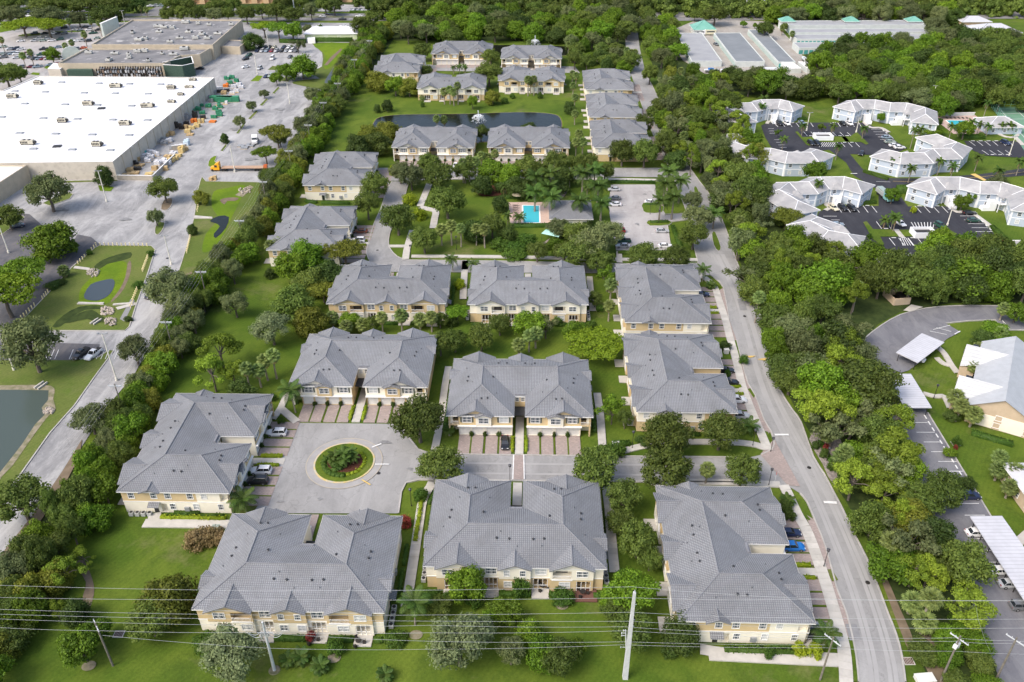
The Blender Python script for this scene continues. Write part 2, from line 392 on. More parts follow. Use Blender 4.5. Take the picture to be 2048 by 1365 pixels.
# --- woodland floors
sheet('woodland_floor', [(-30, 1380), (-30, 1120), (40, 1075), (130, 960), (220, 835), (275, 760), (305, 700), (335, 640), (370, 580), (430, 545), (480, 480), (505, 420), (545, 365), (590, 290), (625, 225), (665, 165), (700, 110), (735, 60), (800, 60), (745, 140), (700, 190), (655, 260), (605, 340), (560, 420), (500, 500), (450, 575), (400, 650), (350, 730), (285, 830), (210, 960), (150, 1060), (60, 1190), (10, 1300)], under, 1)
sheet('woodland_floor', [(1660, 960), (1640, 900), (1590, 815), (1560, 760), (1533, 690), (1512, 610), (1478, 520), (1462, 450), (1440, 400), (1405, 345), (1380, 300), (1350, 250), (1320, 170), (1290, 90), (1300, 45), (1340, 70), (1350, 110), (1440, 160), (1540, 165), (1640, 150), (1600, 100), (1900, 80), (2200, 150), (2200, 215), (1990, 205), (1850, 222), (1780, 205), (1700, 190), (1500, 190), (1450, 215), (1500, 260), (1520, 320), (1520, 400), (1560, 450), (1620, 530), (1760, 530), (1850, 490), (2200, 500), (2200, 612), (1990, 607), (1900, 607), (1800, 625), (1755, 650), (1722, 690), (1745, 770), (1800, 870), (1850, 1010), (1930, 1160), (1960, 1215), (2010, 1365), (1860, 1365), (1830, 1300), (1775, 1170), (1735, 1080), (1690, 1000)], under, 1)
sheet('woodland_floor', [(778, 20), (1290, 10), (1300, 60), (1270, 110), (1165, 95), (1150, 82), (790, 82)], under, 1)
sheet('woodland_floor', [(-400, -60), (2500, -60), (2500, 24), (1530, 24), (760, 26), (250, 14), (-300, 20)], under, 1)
# --- commercial pavement, left
sheet('commercial_pavement', [(-400, 1400), (-60, 1200), (0, 1124), (55, 1050), (123, 958), (219, 809), (269, 750), (300, 690), (330, 620), (352, 565), (400, 500), (470, 420), (535, 350), (560, 322), (600, 265), (625, 225), (645, 190), (662, 150), (690, 110), (715, 80), (740, 47), (300, 44), (-300, 62), (-700, 400), (-700, 1000)], lot_pale, 2)
sheet('front_parking_lot', [(-300, 75), (20, 66), (60, 66), (120, 60), (200, 52), (262, 44), (184, 94), (112, 132), (70, 152), (-60, 210), (-400, 300)], lot_pink, 3)
sheet('parking_lot', [(-40, 455), (60, 430), (130, 500), (155, 470), (200, 490), (145, 535), (95, 590), (25, 663), (-60, 700)], lot_dark, 3, 2)
sheet('parking_lot', [(-60, 682), (200, 690), (195, 716), (145, 722), (-60, 725)], lot_dark, 3)
gp = [
 ([(-200, 724), (145, 722), (198, 716), (218, 702), (228, 703), (190, 755), (149, 813), (100, 868), (44, 947), (0, 1005), (-60, 1090), (-200, 1200)], dull_grass, 0),
 ([(25, 663), (36, 648), (95, 590), (145, 535), (190, 497), (200, 492), (303, 493), (311, 501), (297, 545), (272, 614), (259, 655), (250, 663)], dull_grass, 0),
 ([(404, 354), (412, 364), (470, 365), (528, 366), (510, 410), (480, 470), (430, 550), (363, 572), (357, 545), (373, 495), (389, 432), (394, 380)], dull_grass, 0),
 ([(85, 408), (132, 386), (147, 389), (140, 399), (100, 413)], dull_grass, 0),
 ([(-20, 450), (40, 430), (50, 436), (8, 468), (-20, 480)], dull_grass, 0),
 ([(310, 468), (313, 450), (329, 440), (328, 456), (318, 470)], dull_grass, 2),
 ([(322, 420), (328, 402), (344, 398), (344, 410), (335, 421)], dirt, 2),
 ([(441, 303), (458, 281), (461, 284), (446, 304)], dull_grass, 0), ([(472, 268), (486, 249), (490, 251), (477, 269)], dull_grass, 0),
 ([(496, 239), (512, 222), (517, 224), (502, 240)], dull_grass, 0), ([(519, 212), (533, 198), (537, 200), (525, 213)], dull_grass, 0),
 ([(544, 188), (556, 175), (560, 177), (549, 189)], dull_grass, 0), ([(500, 164), (514, 152), (527, 153), (518, 164)], wet_grass, 0),
 ([(416, 333), (421, 318), (434, 313), (430, 324), (436, 329), (425, 335)], wet_grass, 2),
 ([(560, 163), (572, 154), (586, 156), (576, 165)], dull_grass, 0), ([(535, 141), (545, 133), (560, 134), (552, 142)], dull_grass, 0),
 ([(200, 383), (196, 372), (215, 372), (228, 376), (222, 384)], wet_grass, 0),
 ([(62, 365), (234, 361), (236, 363), (66, 369)], dull_grass, 0),
 ([(624, 88), (628, 86), (750, 87), (700, 165), (640, 158), (620, 147), (644, 134), (646, 118), (644, 106)], dull_grass, 0),
 ([(626, 89), (700, 88), (680, 118), (655, 140), (647, 133), (650, 117), (645, 104)], wet_grass, 2),
 ([(585, 165), (640, 158), (662, 163), (650, 180), (600, 172)], dull_grass, 2),
 ([(-60, 72), (0, 66), (34, 60), (30, 52), (-60, 58)], wet_grass, 0),
 ([(36, 74), (48, 69), (95, 66), (100, 68), (62, 73)], dull_grass, 2), ([(88, 137), (95, 131), (113, 128), (112, 133), (98, 140)], wet_grass, 0),
 ([(60, 150), (66, 146), (80, 147), (78, 152)], wet_grass, 0), ([(110, 64), (170, 62), (172, 64), (112, 67)], wet_grass, 0),
]
for p, m, s in gp: sheet('grass_plot', p, m, 4, s)
# left verge soil, wet swales, mud and water
sheet('bank', [(-200, 774), (0, 773), (60, 772), (103, 774), (110, 786), (107, 800), (112, 820), (96, 836), (76, 862), (50, 899), (24, 936), (4, 956), (-60, 1040), (-200, 1040)], sand, 5, 2)
sheet('retention_pond', [(-250, 783), (40, 782), (98, 783), (97, 802), (84, 818), (90, 832), (71, 851), (44, 892), (16, 928), (0, 948), (-90, 1040), (-250, 1050)], grey_water, 6)
sheet('wet_grass', [(158, 597), (165, 575), (190, 550), (200, 535), (228, 526), (253, 527), (250, 560), (240, 588), (222, 605), (195, 613), (165, 609)], wet_grass, 5, 3)
sheet('mud', [(188, 536), (205, 522), (235, 511), (262, 506), (262, 517), (240, 524), (215, 530), (200, 540)], under, 5, 2)
sheet('mud', [(256, 528), (262, 524), (262, 545), (248, 580), (228, 603), (222, 604), (240, 580), (251, 556)], dirt, 5, 2)
sheet('mud', [(105, 655), (128, 632), (160, 615), (200, 613), (208, 620), (170, 622), (140, 640), (122, 655)], under, 5, 2)
sheet('mud', [(160, 628), (185, 622), (200, 632), (215, 643), (195, 648), (175, 640), (140, 648), (128, 646)], under, 6, 2)
sheet('detention_pond', [(171, 600), (169, 591), (182, 571), (204, 563.5), (224, 560), (230, 567), (226, 582), (215, 595), (198, 603), (182, 603)], water_mat('grey_blue_water', (0.05, 0.065, 0.075, 1), 0.12, 0.1), 6, 2)
sheet('wet_grass', [(428, 385), (455, 378), (490, 372), (482, 400), (462, 440), (448, 470), (425, 500), (405, 505), (412, 470), (436, 440), (424, 415)], wet_grass, 5, 3)
sheet('mud', [(440, 402), (458, 397), (478, 398), (470, 404), (455, 404), (449, 411)], dirt, 6, 2)
sheet('swale_water', [(420, 444), (438, 434), (458, 436), (452, 458), (432, 478), (428, 470), (440, 455), (430, 448)], pond_water, 6, 2)
sheet('mud', [(470, 392), (500, 372), (508, 376), (485, 396)], sand, 5, 0)
sheet('bare_verge', [(385, 545), (360, 560), (365, 572), (395, 560)], dirt, 5, 2)
sheet('canal', [(650, 163), (660, 147), (672, 130), (684, 116), (692, 114), (684, 140), (670, 163), (652, 168)], mat('dark_ditch_water', (0.03, 0.035, 0.03, 1), (0.06, 0.06, 0.045, 1), 0.4, 0.35), 5, 2)
sheet('mud', [(655, 132), (668, 118), (685, 100), (682, 98), (662, 115), (648, 132)], dirt, 5, 0)
for p in ([(147, 539), (181, 543), (180, 538), (150, 534)], [(157, 610), (208, 612), (208, 608), (158, 606)], [(232, 617), (272, 607), (272, 612), (236, 622)], [(389, 437), (425, 440), (425, 436), (390, 433)]):
 sheet('weir_path', p, concrete, 7)
# --- the dirt strip beside the left belt
sheet('bare_verge', [(0, 1115), (60, 1040), (125, 945), (165, 880), (160, 915), (120, 990), (60, 1075), (5, 1140)], dirt, 5)
# --- highways and far roads
sheet('highway', [(-600, 34), (300, 28), (760, 28), (1340, 26), (1560, 24), (2600, 20), (2600, 36), (1560, 40.5), (1340, 43), (760, 42.5), (300, 42), (-600, 48)], highway_mat, 4)
sheet('side_street', [(285, 29), (322, 10), (350, 8), (320, 29)], highway_mat, 5)
sheet('frontage_parking', [(-300, 20), (-40, 12), (210, 10), (250, 24), (-300, 30)], grey_asphalt, 4)
sheet('frontage_parking', [(380, 18), (690, 10), (760, 14), (752, 24), (390, 24)], lot_pale, 4)
sheet('highway_median', [(-300, 36), (300, 34.4), (760, 34.6), (760, 36), (300, 36), (-300, 38)], dull_grass, 6)
sheet('highway_median', [(1100, 33.8), (1300, 33.5), (1500, 32), (1500, 33.2), (1300, 34.8), (1100, 35)], concrete, 6)
for k in range(40):
 for yy in (31.3, 39.2): x = 250 + k * 32; sheet('lane_marking', [(x, yy), (x + 9, yy), (x + 9, yy + .35), (x, yy + .35)], white_paint, 7)
# --- streets of the townhouse estate
sheet('court_paving', [(592, 847), (786, 849), (800, 850), (815, 870), (826, 887), (836, 900), (862, 909.5), (1220, 914), (1490, 916), (1500, 962), (1290, 965), (862, 961), (840, 961), (812, 967), (803, 985), (797, 1028), (505, 1028), (525, 1000)], street_mat, 2)
R_L = [(1725, 1420), (1717, 1365), (1712, 1315), (1703, 1269), (1691, 1223), (1674, 1181), (1658, 1120), (1645.6, 1081), (1629, 1041), (1613.7, 1005), (1600, 988), (1575, 973), (1490, 966), (1480, 940), (1490, 918), (1522, 911), (1540, 902), (1548, 890), (1541.5, 863.6), (1528, 841), (1510, 792), (1495, 767), (1483, 722), (1473, 681), (1458, 640), (1446.7, 577.5), (1433.5, 561), (1414, 545), (1396, 527), (1384, 470), (1375, 430), (1360, 390), (1345, 350), (1320, 300), (1298, 250), (1280, 200), (1262, 150), (1252, 100), (1248, 44)]
R_R = [(1272, 42), (1280, 100), (1292, 150), (1318, 200), (1335, 250), (1350, 290), (1375, 330), (1400.6, 366.5), (1413.8, 383), (1433.5, 416), (1460, 482), (1471.5, 521), (1493, 567.6), (1506, 590.7), (1529, 643), (1532, 691), (1549, 742.6), (1561, 783.6), (1585.6, 822.6), (1602, 846), (1626, 914), (1648, 949), (1664, 980), (1685, 1020), (1709, 1071.6), (1733.7, 1120), (1758, 1181), (1776, 1229.6), (1791.5, 1269), (1803.6, 1315), (1810, 1365), (1816, 1420)]
sheet('street', R_L + R_R, street_mat, 2)
sheet('street', [(836, 364), (784, 364), (773, 384), (762, 418), (748, 449), (737, 487), (733, 505), (738, 521), (735, 545), (1230, 548), (1420, 552), (1400, 528), (1230, 529), (1000, 523.5), (822, 521.5), (807.6, 519), (794, 514), (781, 500), (777, 487), (780, 466), (790.5, 442), (804, 411.5), (816, 370.5), (830, 362), (1190, 355), (1376, 356), (1362, 337), (1190, 337), (960, 337), (745, 337), (745, 364), (784, 364), (800, 350)][0:-3] + [(745, 337), (745, 362)], street_mat, 3)
sheet('parking_lot', [(1222, 371), (1310, 371), (1316, 408), (1330, 432), (1372, 428), (1380, 440), (1334, 446), (1342, 501), (1232, 501.5), (1224, 460), (1217, 416)], lot_pink, 4)
sheet('court_paving', [(830, 130), (1150, 134), (1160, 147), (830, 142)], street_mat, 3)
# --- right: apartments, storage, offices
sheet('parking_lot', [(1522, 252), (1534, 246), (1731, 246), (1747, 254), (1764, 255), (1780, 270), (1792, 284), (1815, 297), (1780, 312), (1700, 309), (1724, 338), (1740, 348), (1776, 357), (1842, 358), (1958, 349.5), (2048, 337.6), (2250, 320), (2250, 345), (2048, 352), (1978, 358.6), (1900, 371), (1842, 371), (1817, 371.5), (1784, 378), (1800, 392), (1824, 425), (1815.5, 413.8), (1899, 413.8), (1925, 426.7), (1952.5, 430), (1989.5, 470), (2012, 489.5), (1990, 540), (1700, 545), (1640, 520), (1620, 470), (1638, 425), (1660, 413), (1757, 413), (1757, 380), (1740, 372), (1707, 351), (1692, 326), (1658, 300), (1600, 310), (1545, 300), (1530, 275)], black_asphalt, 2)
sheet('parking_lot', [(1928, 283), (2028, 283), (2048, 289), (2100, 292), (2060, 318), (1968, 312), (1945.6, 302), (1934, 292.5)], black_asphalt, 3)
sheet('crosswalk', [(1940, 349.7), (1950.5, 348.5), (1976, 363.4), (1966.6, 363)], yellow_paint, 4)
for p, m, s in [([(1590, 265), (1595, 264), (1605, 276), (1632, 274.5), (1655, 274.5), (1691, 274.5), (1700, 274.5), (1709, 268), (1713, 265), (1737, 289), (1732, 291), (1722, 285.5), (1664, 286), (1640, 285), (1618, 293), (1613, 291)], lawn, 0),
    ([(1726, 446), (1733, 444), (1746, 460), (1789, 461), (1900, 462), (1915, 470), (1905, 474), (1760, 475), (1768, 490), (1764, 493), (1745, 480)], lawn, 0),
    ([(1633, 282), (1640, 275), (1650, 270), (1641, 272), (1640, 278)], lawn, 0),
    ([(1667, 457), (1692, 456), (1692, 463), (1668, 463)], lawn, 0), ([(1899, 396), (1915, 410), (1912, 396)], lawn, 0),
    ([(1965, 471), (1985, 470), (1990, 478), (1968, 480)], lawn, 2)]:
 sheet('grass_island', p, m, 5, s)
sheet('office_road', [(1719, 689), (1735, 673), (1761, 653), (1800, 631), (1851, 618), (1909, 613), (1996, 613), (2250, 618), (2250, 664), (2006, 661), (1990, 641), (1938, 643), (1891, 648), (1920.7, 665.5), (1894, 679), (1835, 729), (1817, 742.5), (1802, 747), (1780, 739), (1822, 765), (1855, 827), (1948, 979), (2060, 1165), (2250, 1330), (2250, 1450), (2020, 1420), (2000, 1365), (1950, 1230), (1930, 1150), (1890, 1080), (1850, 1000), (1830, 950), (1790, 850), (1750, 760), (1735, 730)], grey_asphalt, 3)
sheet('storage_paving', [(1331, 70), (1344, 61), (1385, 44), (1459, 41), (1545, 44), (1580, 80), (1598, 104), (1624, 133.6), (1640, 170), (1542, 158), (1409, 148), (1366, 122)], beige_paving, 3)
sheet('storage_paving', [(1570, 44), (1840, 41), (1905, 78), (1900, 90), (1600, 110)], beige_paving, 2)
sheet('far_parking_lot', [(2005, 125), (2120, 120), (2120, 148), (2010, 145)], grey_asphalt, 3)
# pool decks, courts
sheet('pool_deck', [(1866, 233), (1950, 231), (1985, 262), (1976, 268), (1907, 269), (1878, 247)], mat('pink_pool_deck', (0.50, 0.37, 0.31, 1), (0.44, 0.33, 0.28, 1), 1, 0.8), 3)
sheet('pool_deck', [(1017, 406), (1110, 404), (1122, 430), (1120, 448), (1020, 448)], MATS['pink_pool_deck'], 3)
sheet('tennis_court', [(1985, 217), (2120, 214), (2190, 300), (2048, 302), (2030, 275), (2008, 250)], mat('green_court', (0.11, 0.23, 0.15, 1), (0.13, 0.26, 0.17, 1), 0.2, 0.8), 3)
for a, c in (((2000, 229), (2100, 227)), ((2010, 240), (2100, 238)), ((2025, 258), (2140, 256)), ((2000, 220), (2060, 290)), ((2030, 218), (2105, 292))):
 ribbon('court_line', [a, c], 0.25, white_paint, 0.22, smooth=0)
def pool(px, name, label):
 o = sheet(name, px, pool_water, 4, kind=None); tag(o, label, 'swimming pool')
 ribbon('pool_coping', px, 0.5, white_t, 0.26, 0.1, smooth=0, closed=True)['kind'] = 'structure'
pool([(1891, 241.7), (1931, 242.5), (1949.7, 262.7), (1915, 262.7)], 'swimming_pool', 'turquoise rectangular pool beside the grey-roofed pool house and tennis court')
pool([(1045, 412), (1079, 413), (1080, 447), (1046, 447)], 'swimming_pool', 'turquoise pool on a pink deck beside the clubhouse in the townhouse park')
# park pond and north pond
for px, nm in (([(748, 247), (760, 236), (800, 231), (860, 230), (940, 229), (1040, 226), (1100, 229), (1120, 238), (1122, 262), (1110, 280), (960, 285), (745, 285), (742, 262)], 'park_pond'),
               ([(965, 93), (1010, 91), (1080, 92), (1130, 94), (1142, 102), (1130, 112), (980, 112), (962, 104)], 'north_pond')):
 cen = (sum(p[0] for p in px) / len(px), sum(p[1] for p in px) / len(px))
 sheet('pond_bank', [(p[0] + (p[0] - cen[0]) * 0.022, p[1] + (p[1] - cen[1]) * 0.09) for p in px], wet_grass, 2, 3)
 sheet('pond_bank', [(p[0] + (p[0] - cen[0]) * 0.008, p[1] + (p[1] - cen[1]) * 0.035) for p in px], dirt, 3, 3)
 sheet(nm, px, pond_water, 4, 3)
# --- small kerbed islands
ISL = [([(1286, 408), (1322, 407), (1324, 426), (1292, 427), (1286, 420)], 'lot'), ([(1296, 443), (1338, 443), (1338, 451), (1300, 453)], 'lot'), ([(1388, 378), (1393, 376), (1402, 400), (1398, 407), (1391, 398)], 'm'), ([(1424, 470), (1430, 466), (1441, 496), (1436, 503), (1428, 492)], 'm'), ([(1352, 290), (1357, 288), (1366, 312), (1361, 315)], 'm')]
for p_, _k in ISL: sheet('grass_island', p_, lawn, 6, 2)
# --- kerbs (real steps)
def kerb(px, smooth=3, closed=False, m=None, w=0.3): ribbon('kerb', px, w, m or kerb_mat, 0.30, 0.30, smooth, closed=closed)
kerb(R_L[1:11], 2); kerb(R_L[15:24], 2); kerb(R_L[24:36], 2); kerb(R_R[2:17], 2); kerb(R_R[16:-1], 2)
kerb([(836, 900), (862, 909.5), (1220, 914), (1490, 916)], 0); kerb([(1490, 966), (1290, 965), (862, 961), (840, 961), (812, 967), (803, 985), (797, 1028)], 0)
kerb([(786, 849), (800, 852), (812, 868), (826, 887), (836, 900)])
kerb([(784, 364), (773, 384), (762, 418), (748, 449), (737, 487), (733, 505), (738, 521)]); kerb([(816, 370.5), (804, 411.5), (790.5, 442), (780, 466), (777, 487), (781, 500), (794, 514), (807.6, 519), (822, 521.5), (1000, 523.5), (1230, 529), (1395, 528)], 2)
kerb([(1230, 355), (960, 356), (860, 357), (832, 362), (816, 370.5)], 2)
kerb([(25, 663), (95, 590), (145, 535), (190, 497), (200, 492), (303, 493), (311, 501), (297, 545), (272, 614), (259, 655), (250, 663)], 0, True)
kerb([(145, 722), (198, 716), (218, 702), (228, 703), (190, 755), (149, 813), (100, 868), (44, 947), (0, 1005), (-60, 1090)], 0)
kerb([(404, 354), (396, 380), (389, 432), (373, 495), (357, 545)], 2); kerb([(404, 354), (412, 364), (470, 365), (528, 366)], 0)
kerb([(1719, 689), (1735, 673), (1761, 653), (1800, 631), (1851, 618), (1909, 613), (1996, 613), (2250, 618)], 2)
kerb([(1855, 827), (1948, 979), (2060, 1165)], 0); kerb([(1891, 648), (1938, 643), (1990, 641), (2006, 661), (2250, 664)], 0)
kerb([(1226, 371), (1308, 371), (1316, 408), (1330, 430), (1372, 428)], 0); kerb([(1380, 440), (1334, 446), (1342, 501), (1232, 501.5)], 0)
for p_, _k in ISL: kerb(p_, 2, True, w=0.25)
for p, m, s in gp[3:16]: kerb(p, s, True, w=0.22)
# --- pavers beside the main street and crosswalks
def band(a, b_, n, m, w, lay=4, off=0.0): pass
sheet('paver_verge', [(1703, 1269), (1691, 1223), (1674, 1181), (1658, 1120), (1645.6, 1081), (1629, 1041), (1610, 1030), (1622, 1060), (1636, 1102), (1660, 1165), (1682, 1236), (1692, 1290)], paver, 3)
sheet('paver_verge', [(1541, 863.6), (1528, 841), (1510, 792), (1495, 767), (1483, 722), (1473, 681), (1458, 640), (1446, 577), (1434, 585), (1447, 640), (1462, 700), (1475, 750), (1490, 800), (1512, 850), (1530, 880)], paver, 3)
for p in ([(1028, 911), (1047, 911), (1048, 961), (1026, 961)], [(924, 522), (938, 522), (937, 541), (921, 541)], [(1548, 880), (1600, 975), (1575, 973), (1520, 911)]):
 sheet('paver_crossing', p, paver, 5)
for a, c in (((1027.5, 912), (1025.5, 961)), ((1047.5, 912), (1048.5, 961))): ribbon('crossing_line', [a, c], 0.25, white_paint, 0.32, smooth=0)
for p in ([(1588, 1020), (1600, 1018), (1621, 1041), (1617, 1043)], [(1650, 1141), (1663, 1141), (1676, 1162), (1664, 1165)], [(1692, 1277), (1704, 1275), (1716, 1330), (1714, 1365), (1702, 1365)],
          [(1465, 683), (1474, 682), (1483, 723), (1473, 722)], [(1495, 780), (1502, 778), (1510, 793), (1507, 798)], [(1414, 552), (1430, 562), (1446, 577), (1443, 578), (1428, 568)], [(1528, 864), (1536, 866), (1543, 893), (1540, 895)]):
 sheet('verge_grass', p, lawn, 5)
for p in ([(1210, 917), (1500, 918), (1524, 908), (1510, 896), (1215, 893)],): pass
# roundabout
RC = G(689, 927)
def circ(r0, n=48, sx=1.0, c=RC): return [(c.x + math.cos(2 * math.pi * k / n) * r0 * sx, c.y + math.sin(2 * math.pi * k / n) * r0) for k in range(n)]
sheet('roundabout_apron', circ(8.3), paver_m2 := mat('worn_ring_paving', (0.33, 0.318, 0.305, 1), (0.28, 0.272, 0.265, 1), 0.4, 0.9), 4, world_pts=True)
ribbon('apron_line', circ(8.3), 0.18, mat('faded_yellow_line', (0.42, 0.36, 0.26, 1), (0.36, 0.33, 0.28, 1), 1), 0.26, smooth=0, world_pts=True, closed=True)
sheet('roundabout_island', circ(6.5), lawn, 6, world_pts=True)
ribbon('roundabout_kerb', circ(6.5), 0.35, mat('yellow_edge_kerb', (0.55, 0.42, 0.14, 1), (0.45, 0.42, 0.36, 1), 0.8, 0.9), 0.36, 0.3, smooth=0, world_pts=True, closed=True)
sheet('mulch_bed', [(RC.x - 3.6, RC.y - 1), (RC.x - 2.5, RC.y + 3), (RC.x + 1, RC.y + 3.6), (RC.x + 4, RC.y + 1.5), (RC.x + 4, RC.y - 2), (RC.x, RC.y - 3.4)], mulch, 8, 4, world_pts=True)
# painted lines on the streets
for a, c, w, m in (((1700, 907 - 35), (1700, 907 - 35), 0, white_paint), ((1549, 872), (1577, 872), 0.6, white_paint), ((1647, 1007), (1673, 1008), 0.7, white_paint), ((744, 897), (763, 890), 0.35, white_paint), ((750, 931), (779, 931), 0.3, white_paint), ((700, 333.5), (720, 333), 0.3, white_paint), ((1701, 349), (1714, 349), 0.5, white_paint), ((1757, 381.5), (1781, 381.5), 0.4, white_paint), ((1752, 365), (1780, 366), 0.2, white_paint)):
 if w: ribbon('road_line', [a, c], w, m, 0.34, smooth=0)
ribbon('road_line', [(724, 962), (741, 972)], 0.3, yellow_paint, 0.33, smooth=0)
for q in ([(1488, 714), (1512, 714), (1500, 718)], [(1514, 721), (1534, 718), (1530, 724)]): sheet('speed_bump_marking', q, yellow_paint, 6)
ribbon('road_line', [(1786, 364), (1842, 364.5), (1955, 356), (2060, 344)], 0.15, yellow_paint, 0.25, smooth=2)
wear = mat('tyre_worn_asphalt', (0.30, 0.296, 0.29, 1), (0.325, 0.32, 0.312, 1), 0.25, 0.9, lo=.4, hi=.6)
CL = [(1772, 1400), (1765, 1330), (1745, 1250), (1717, 1165), (1685, 1085), (1655, 1015), (1620, 945), (1580, 870), (1545, 800), (1520, 730), (1500, 660), (1477, 590), (1440, 510)]
for k, dx in enumerate((-1.0, -.58, .45, .9)): ribbon('tyre_wear', [(x + dx * (6 + (y - 450) * .022), y) for x, y in CL], .7, wear, .17 + .002 * k, smooth=4)
for k, dy in enumerate((-8, 12)): ribbon('tyre_wear', [(870, 935 + dy), (1100, 938 + dy), (1500, 941 + dy)], .6, wear, .18 + .002 * k, smooth=2)
for k, (x, y, rx, ry) in enumerate(((770, 886, 17, 6), (560, 1005, 10, 3), (640, 1000, 8, 3), (1655, 1188, 5, 2.5), (820, 940, 9, 3), (330, 445, 12, 4), (120, 420, 22, 6), (250, 440, 16, 5), (500, 320, 18, 4), (470, 260, 14, 3), (560, 220, 14, 3), (1275, 450, 6, 3), (1290, 390, 5, 2), (160, 340, 1, 1))):
 sheet('stain', [(x + rx * math.cos(a) * (.7 + .3 * math.sin(a * 3 + k)), y + ry * math.sin(a) * (.75 + .25 * math.cos(a * 2 + k))) for a in [i * .45 for i in range(14)]], mat('oily_stain', (0.15, 0.15, 0.15, 1), (0.24, 0.24, 0.24, 1), 1.2, .85), 5)
for p_ in ([(505, 300), (560, 240), (566, 242), (511, 303)], [(240, 640), (262, 600), (270, 603), (249, 645)], [(1690, 1250), (1712, 1250), (1722, 1282), (1699, 1283)], [(1474, 600), (1488, 600), (1494, 622), (1480, 622)]): sheet('asphalt_patch', p_, mat('patched_asphalt', (0.20, 0.20, 0.205, 1), (0.235, 0.235, 0.235, 1), 1, .9), 5)
# parking stall lines
def stalls(f0, f1, b0, b1, n, front=True, w=0.16, z=0.24):
 for k in range(n):
  t = k / max(1, n - 1); p = (f0[0] + (f1[0] - f0[0]) * t, f0[1] + (f1[1] - f0[1]) * t); q = (b0[0] + (b1[0] - b0[0]) * t, b0[1] + (b1[1] - b0[1]) * t)
  ribbon('stall_line', [p, q], w, white_paint, z, smooth=0)
  if front and k < n - 1:
   t2 = (k + 0.72) / max(1, n - 1); t1 = (k + 0.25) / max(1, n - 1)
   ribbon('wheel_stop', [(f0[0] + (f1[0] - f0[0]) * t1, f0[1] + (f1[1] - f0[1]) * t1), (f0[0] + (f1[0] - f0[0]) * t2, f0[1] + (f1[1] - f0[1]) * t2)], 0.35, white_paint, z + 0.12, 0.12, smooth=0)
W_ = 0.22
stalls((1547.5, 247), (1621, 247), (1555.6, 255), (1626.5, 255), 6, w=W_); stalls((1661, 247), (1717.6, 247), (1667, 255), (1722.5, 255), 5, w=W_)
stalls((1614.4, 273), (1701.5, 273), (1607, 265), (1694, 266), 7, w=W_); stalls((1682, 286.4), (1710.4, 286.4), (1690, 295.4), (1719, 295.4), 3, w=W_)
stalls((1645, 286), (1675, 286), (1638, 295), (1668, 295), 8, False, w=W_)
stalls((1763.5, 260), (1788, 280.5), (1742, 260), (1760, 280.5), 5, w=W_); stalls((1536, 258.7), (1539, 268), (1547.5, 258.7), (1552.4, 268), 3, False, w=W_); stalls((1548, 281), (1559.6, 296.5), (1563, 281), (1573, 296.5), 4, False, w=W_)
stalls((1674, 413), (1743, 413), (1683, 426.6), (1753.8, 426.6), 5, w=W_); stalls((1830, 413.8), (1883, 413.8), (1842, 427), (1895.7, 427), 4, w=W_); stalls((1763, 459), (1781, 459), (1752.5, 444.8), (1773, 444.8), 2, w=W_)
stalls((1778, 477.5), (1834.7, 477.5), (1790, 492.8), (1846.8, 492.8), 4, w=W_); stalls((1800, 477.5), (1815, 477.5), (1806, 492.8), (1826, 492.8), 5, False, w=W_)
stalls((1830, 459), (1865, 459), (1822, 446), (1868, 446), 8, False, w=W_)
stalls((1952.5, 433.5), (1984.7, 465), (1920, 433.5), (1950.8, 465), 5, w=W_); stalls((1646, 434), (1662, 441.6), (1673.5, 434), (1679, 441.6), 2, False, w=W_); stalls((1668.6, 471.5), (1701, 497), (1701, 471.5), (1718.6, 497), 4, False, w=W_)
stalls((1937.6, 283.5), (2016, 283.5), (1950.5, 293), (2026, 293), 6, w=W_, z=0.26); stalls((1977, 311), (2023, 311), (1963.4, 302), (2010, 302), 4, w=W_, z=0.26)
stalls((1854.6, 847), (1941.6, 964), (1818, 847), (1905, 964), 7, False); stalls((1957, 1009), (2030, 1150), (1917.6, 1009), (1985, 1150), 7, False)
for k in range(12):
 t0, t1 = k / 12, (k + 0.6) / 12
 ribbon('stall_line', [(1848 + 93 * t0, 832 + 150 * t0), (1848 + 93 * t1, 832 + 150 * t1)], 0.3, white_paint, 0.25, smooth=0)
stalls((1866, 661), (1892, 676), (1900, 652), (1916, 668), 1, False); stalls((1893, 671), (1902, 665), (1859, 664), (1872, 657), 2, False, z=0.26); ribbon('stall_line', [(1909, 670), (1920, 664)], 0.3, white_paint, 0.26, smooth=0)
ribbon('stall_line', [(2004, 643), (2019, 660)], 0.3, white_paint, 0.26, smooth=0)
for (yy, xa, xb, n, x0b) in ((376, 1224, 1310, 2, 0),): pass
for side in (0, 1):
 for k in range(9):
  y = 382 + k * 14.5
  xl = 1217 + (y - 371) * 0.12;
  if side == 0: ribbon('stall_line', [(xl + 1, y), (xl + 30, y)], 0.14, white_paint, 0.28, smooth=0)
  elif y < 405 or y > 448: ribbon('stall_line', [(xl + 68 + (y - 371) * 0.06, y), (xl + 96 + (y - 371) * 0.06, y)], 0.14, white_paint, 0.28, smooth=0)
for k in range(14): ribbon('stall_line', [(120 + k * 9, 701), (112 + k * 9, 720)] if k > 2 else [(100 + k * 9, 701), (92 + k * 9, 720)], 0.15, white_paint, 0.24, smooth=0)
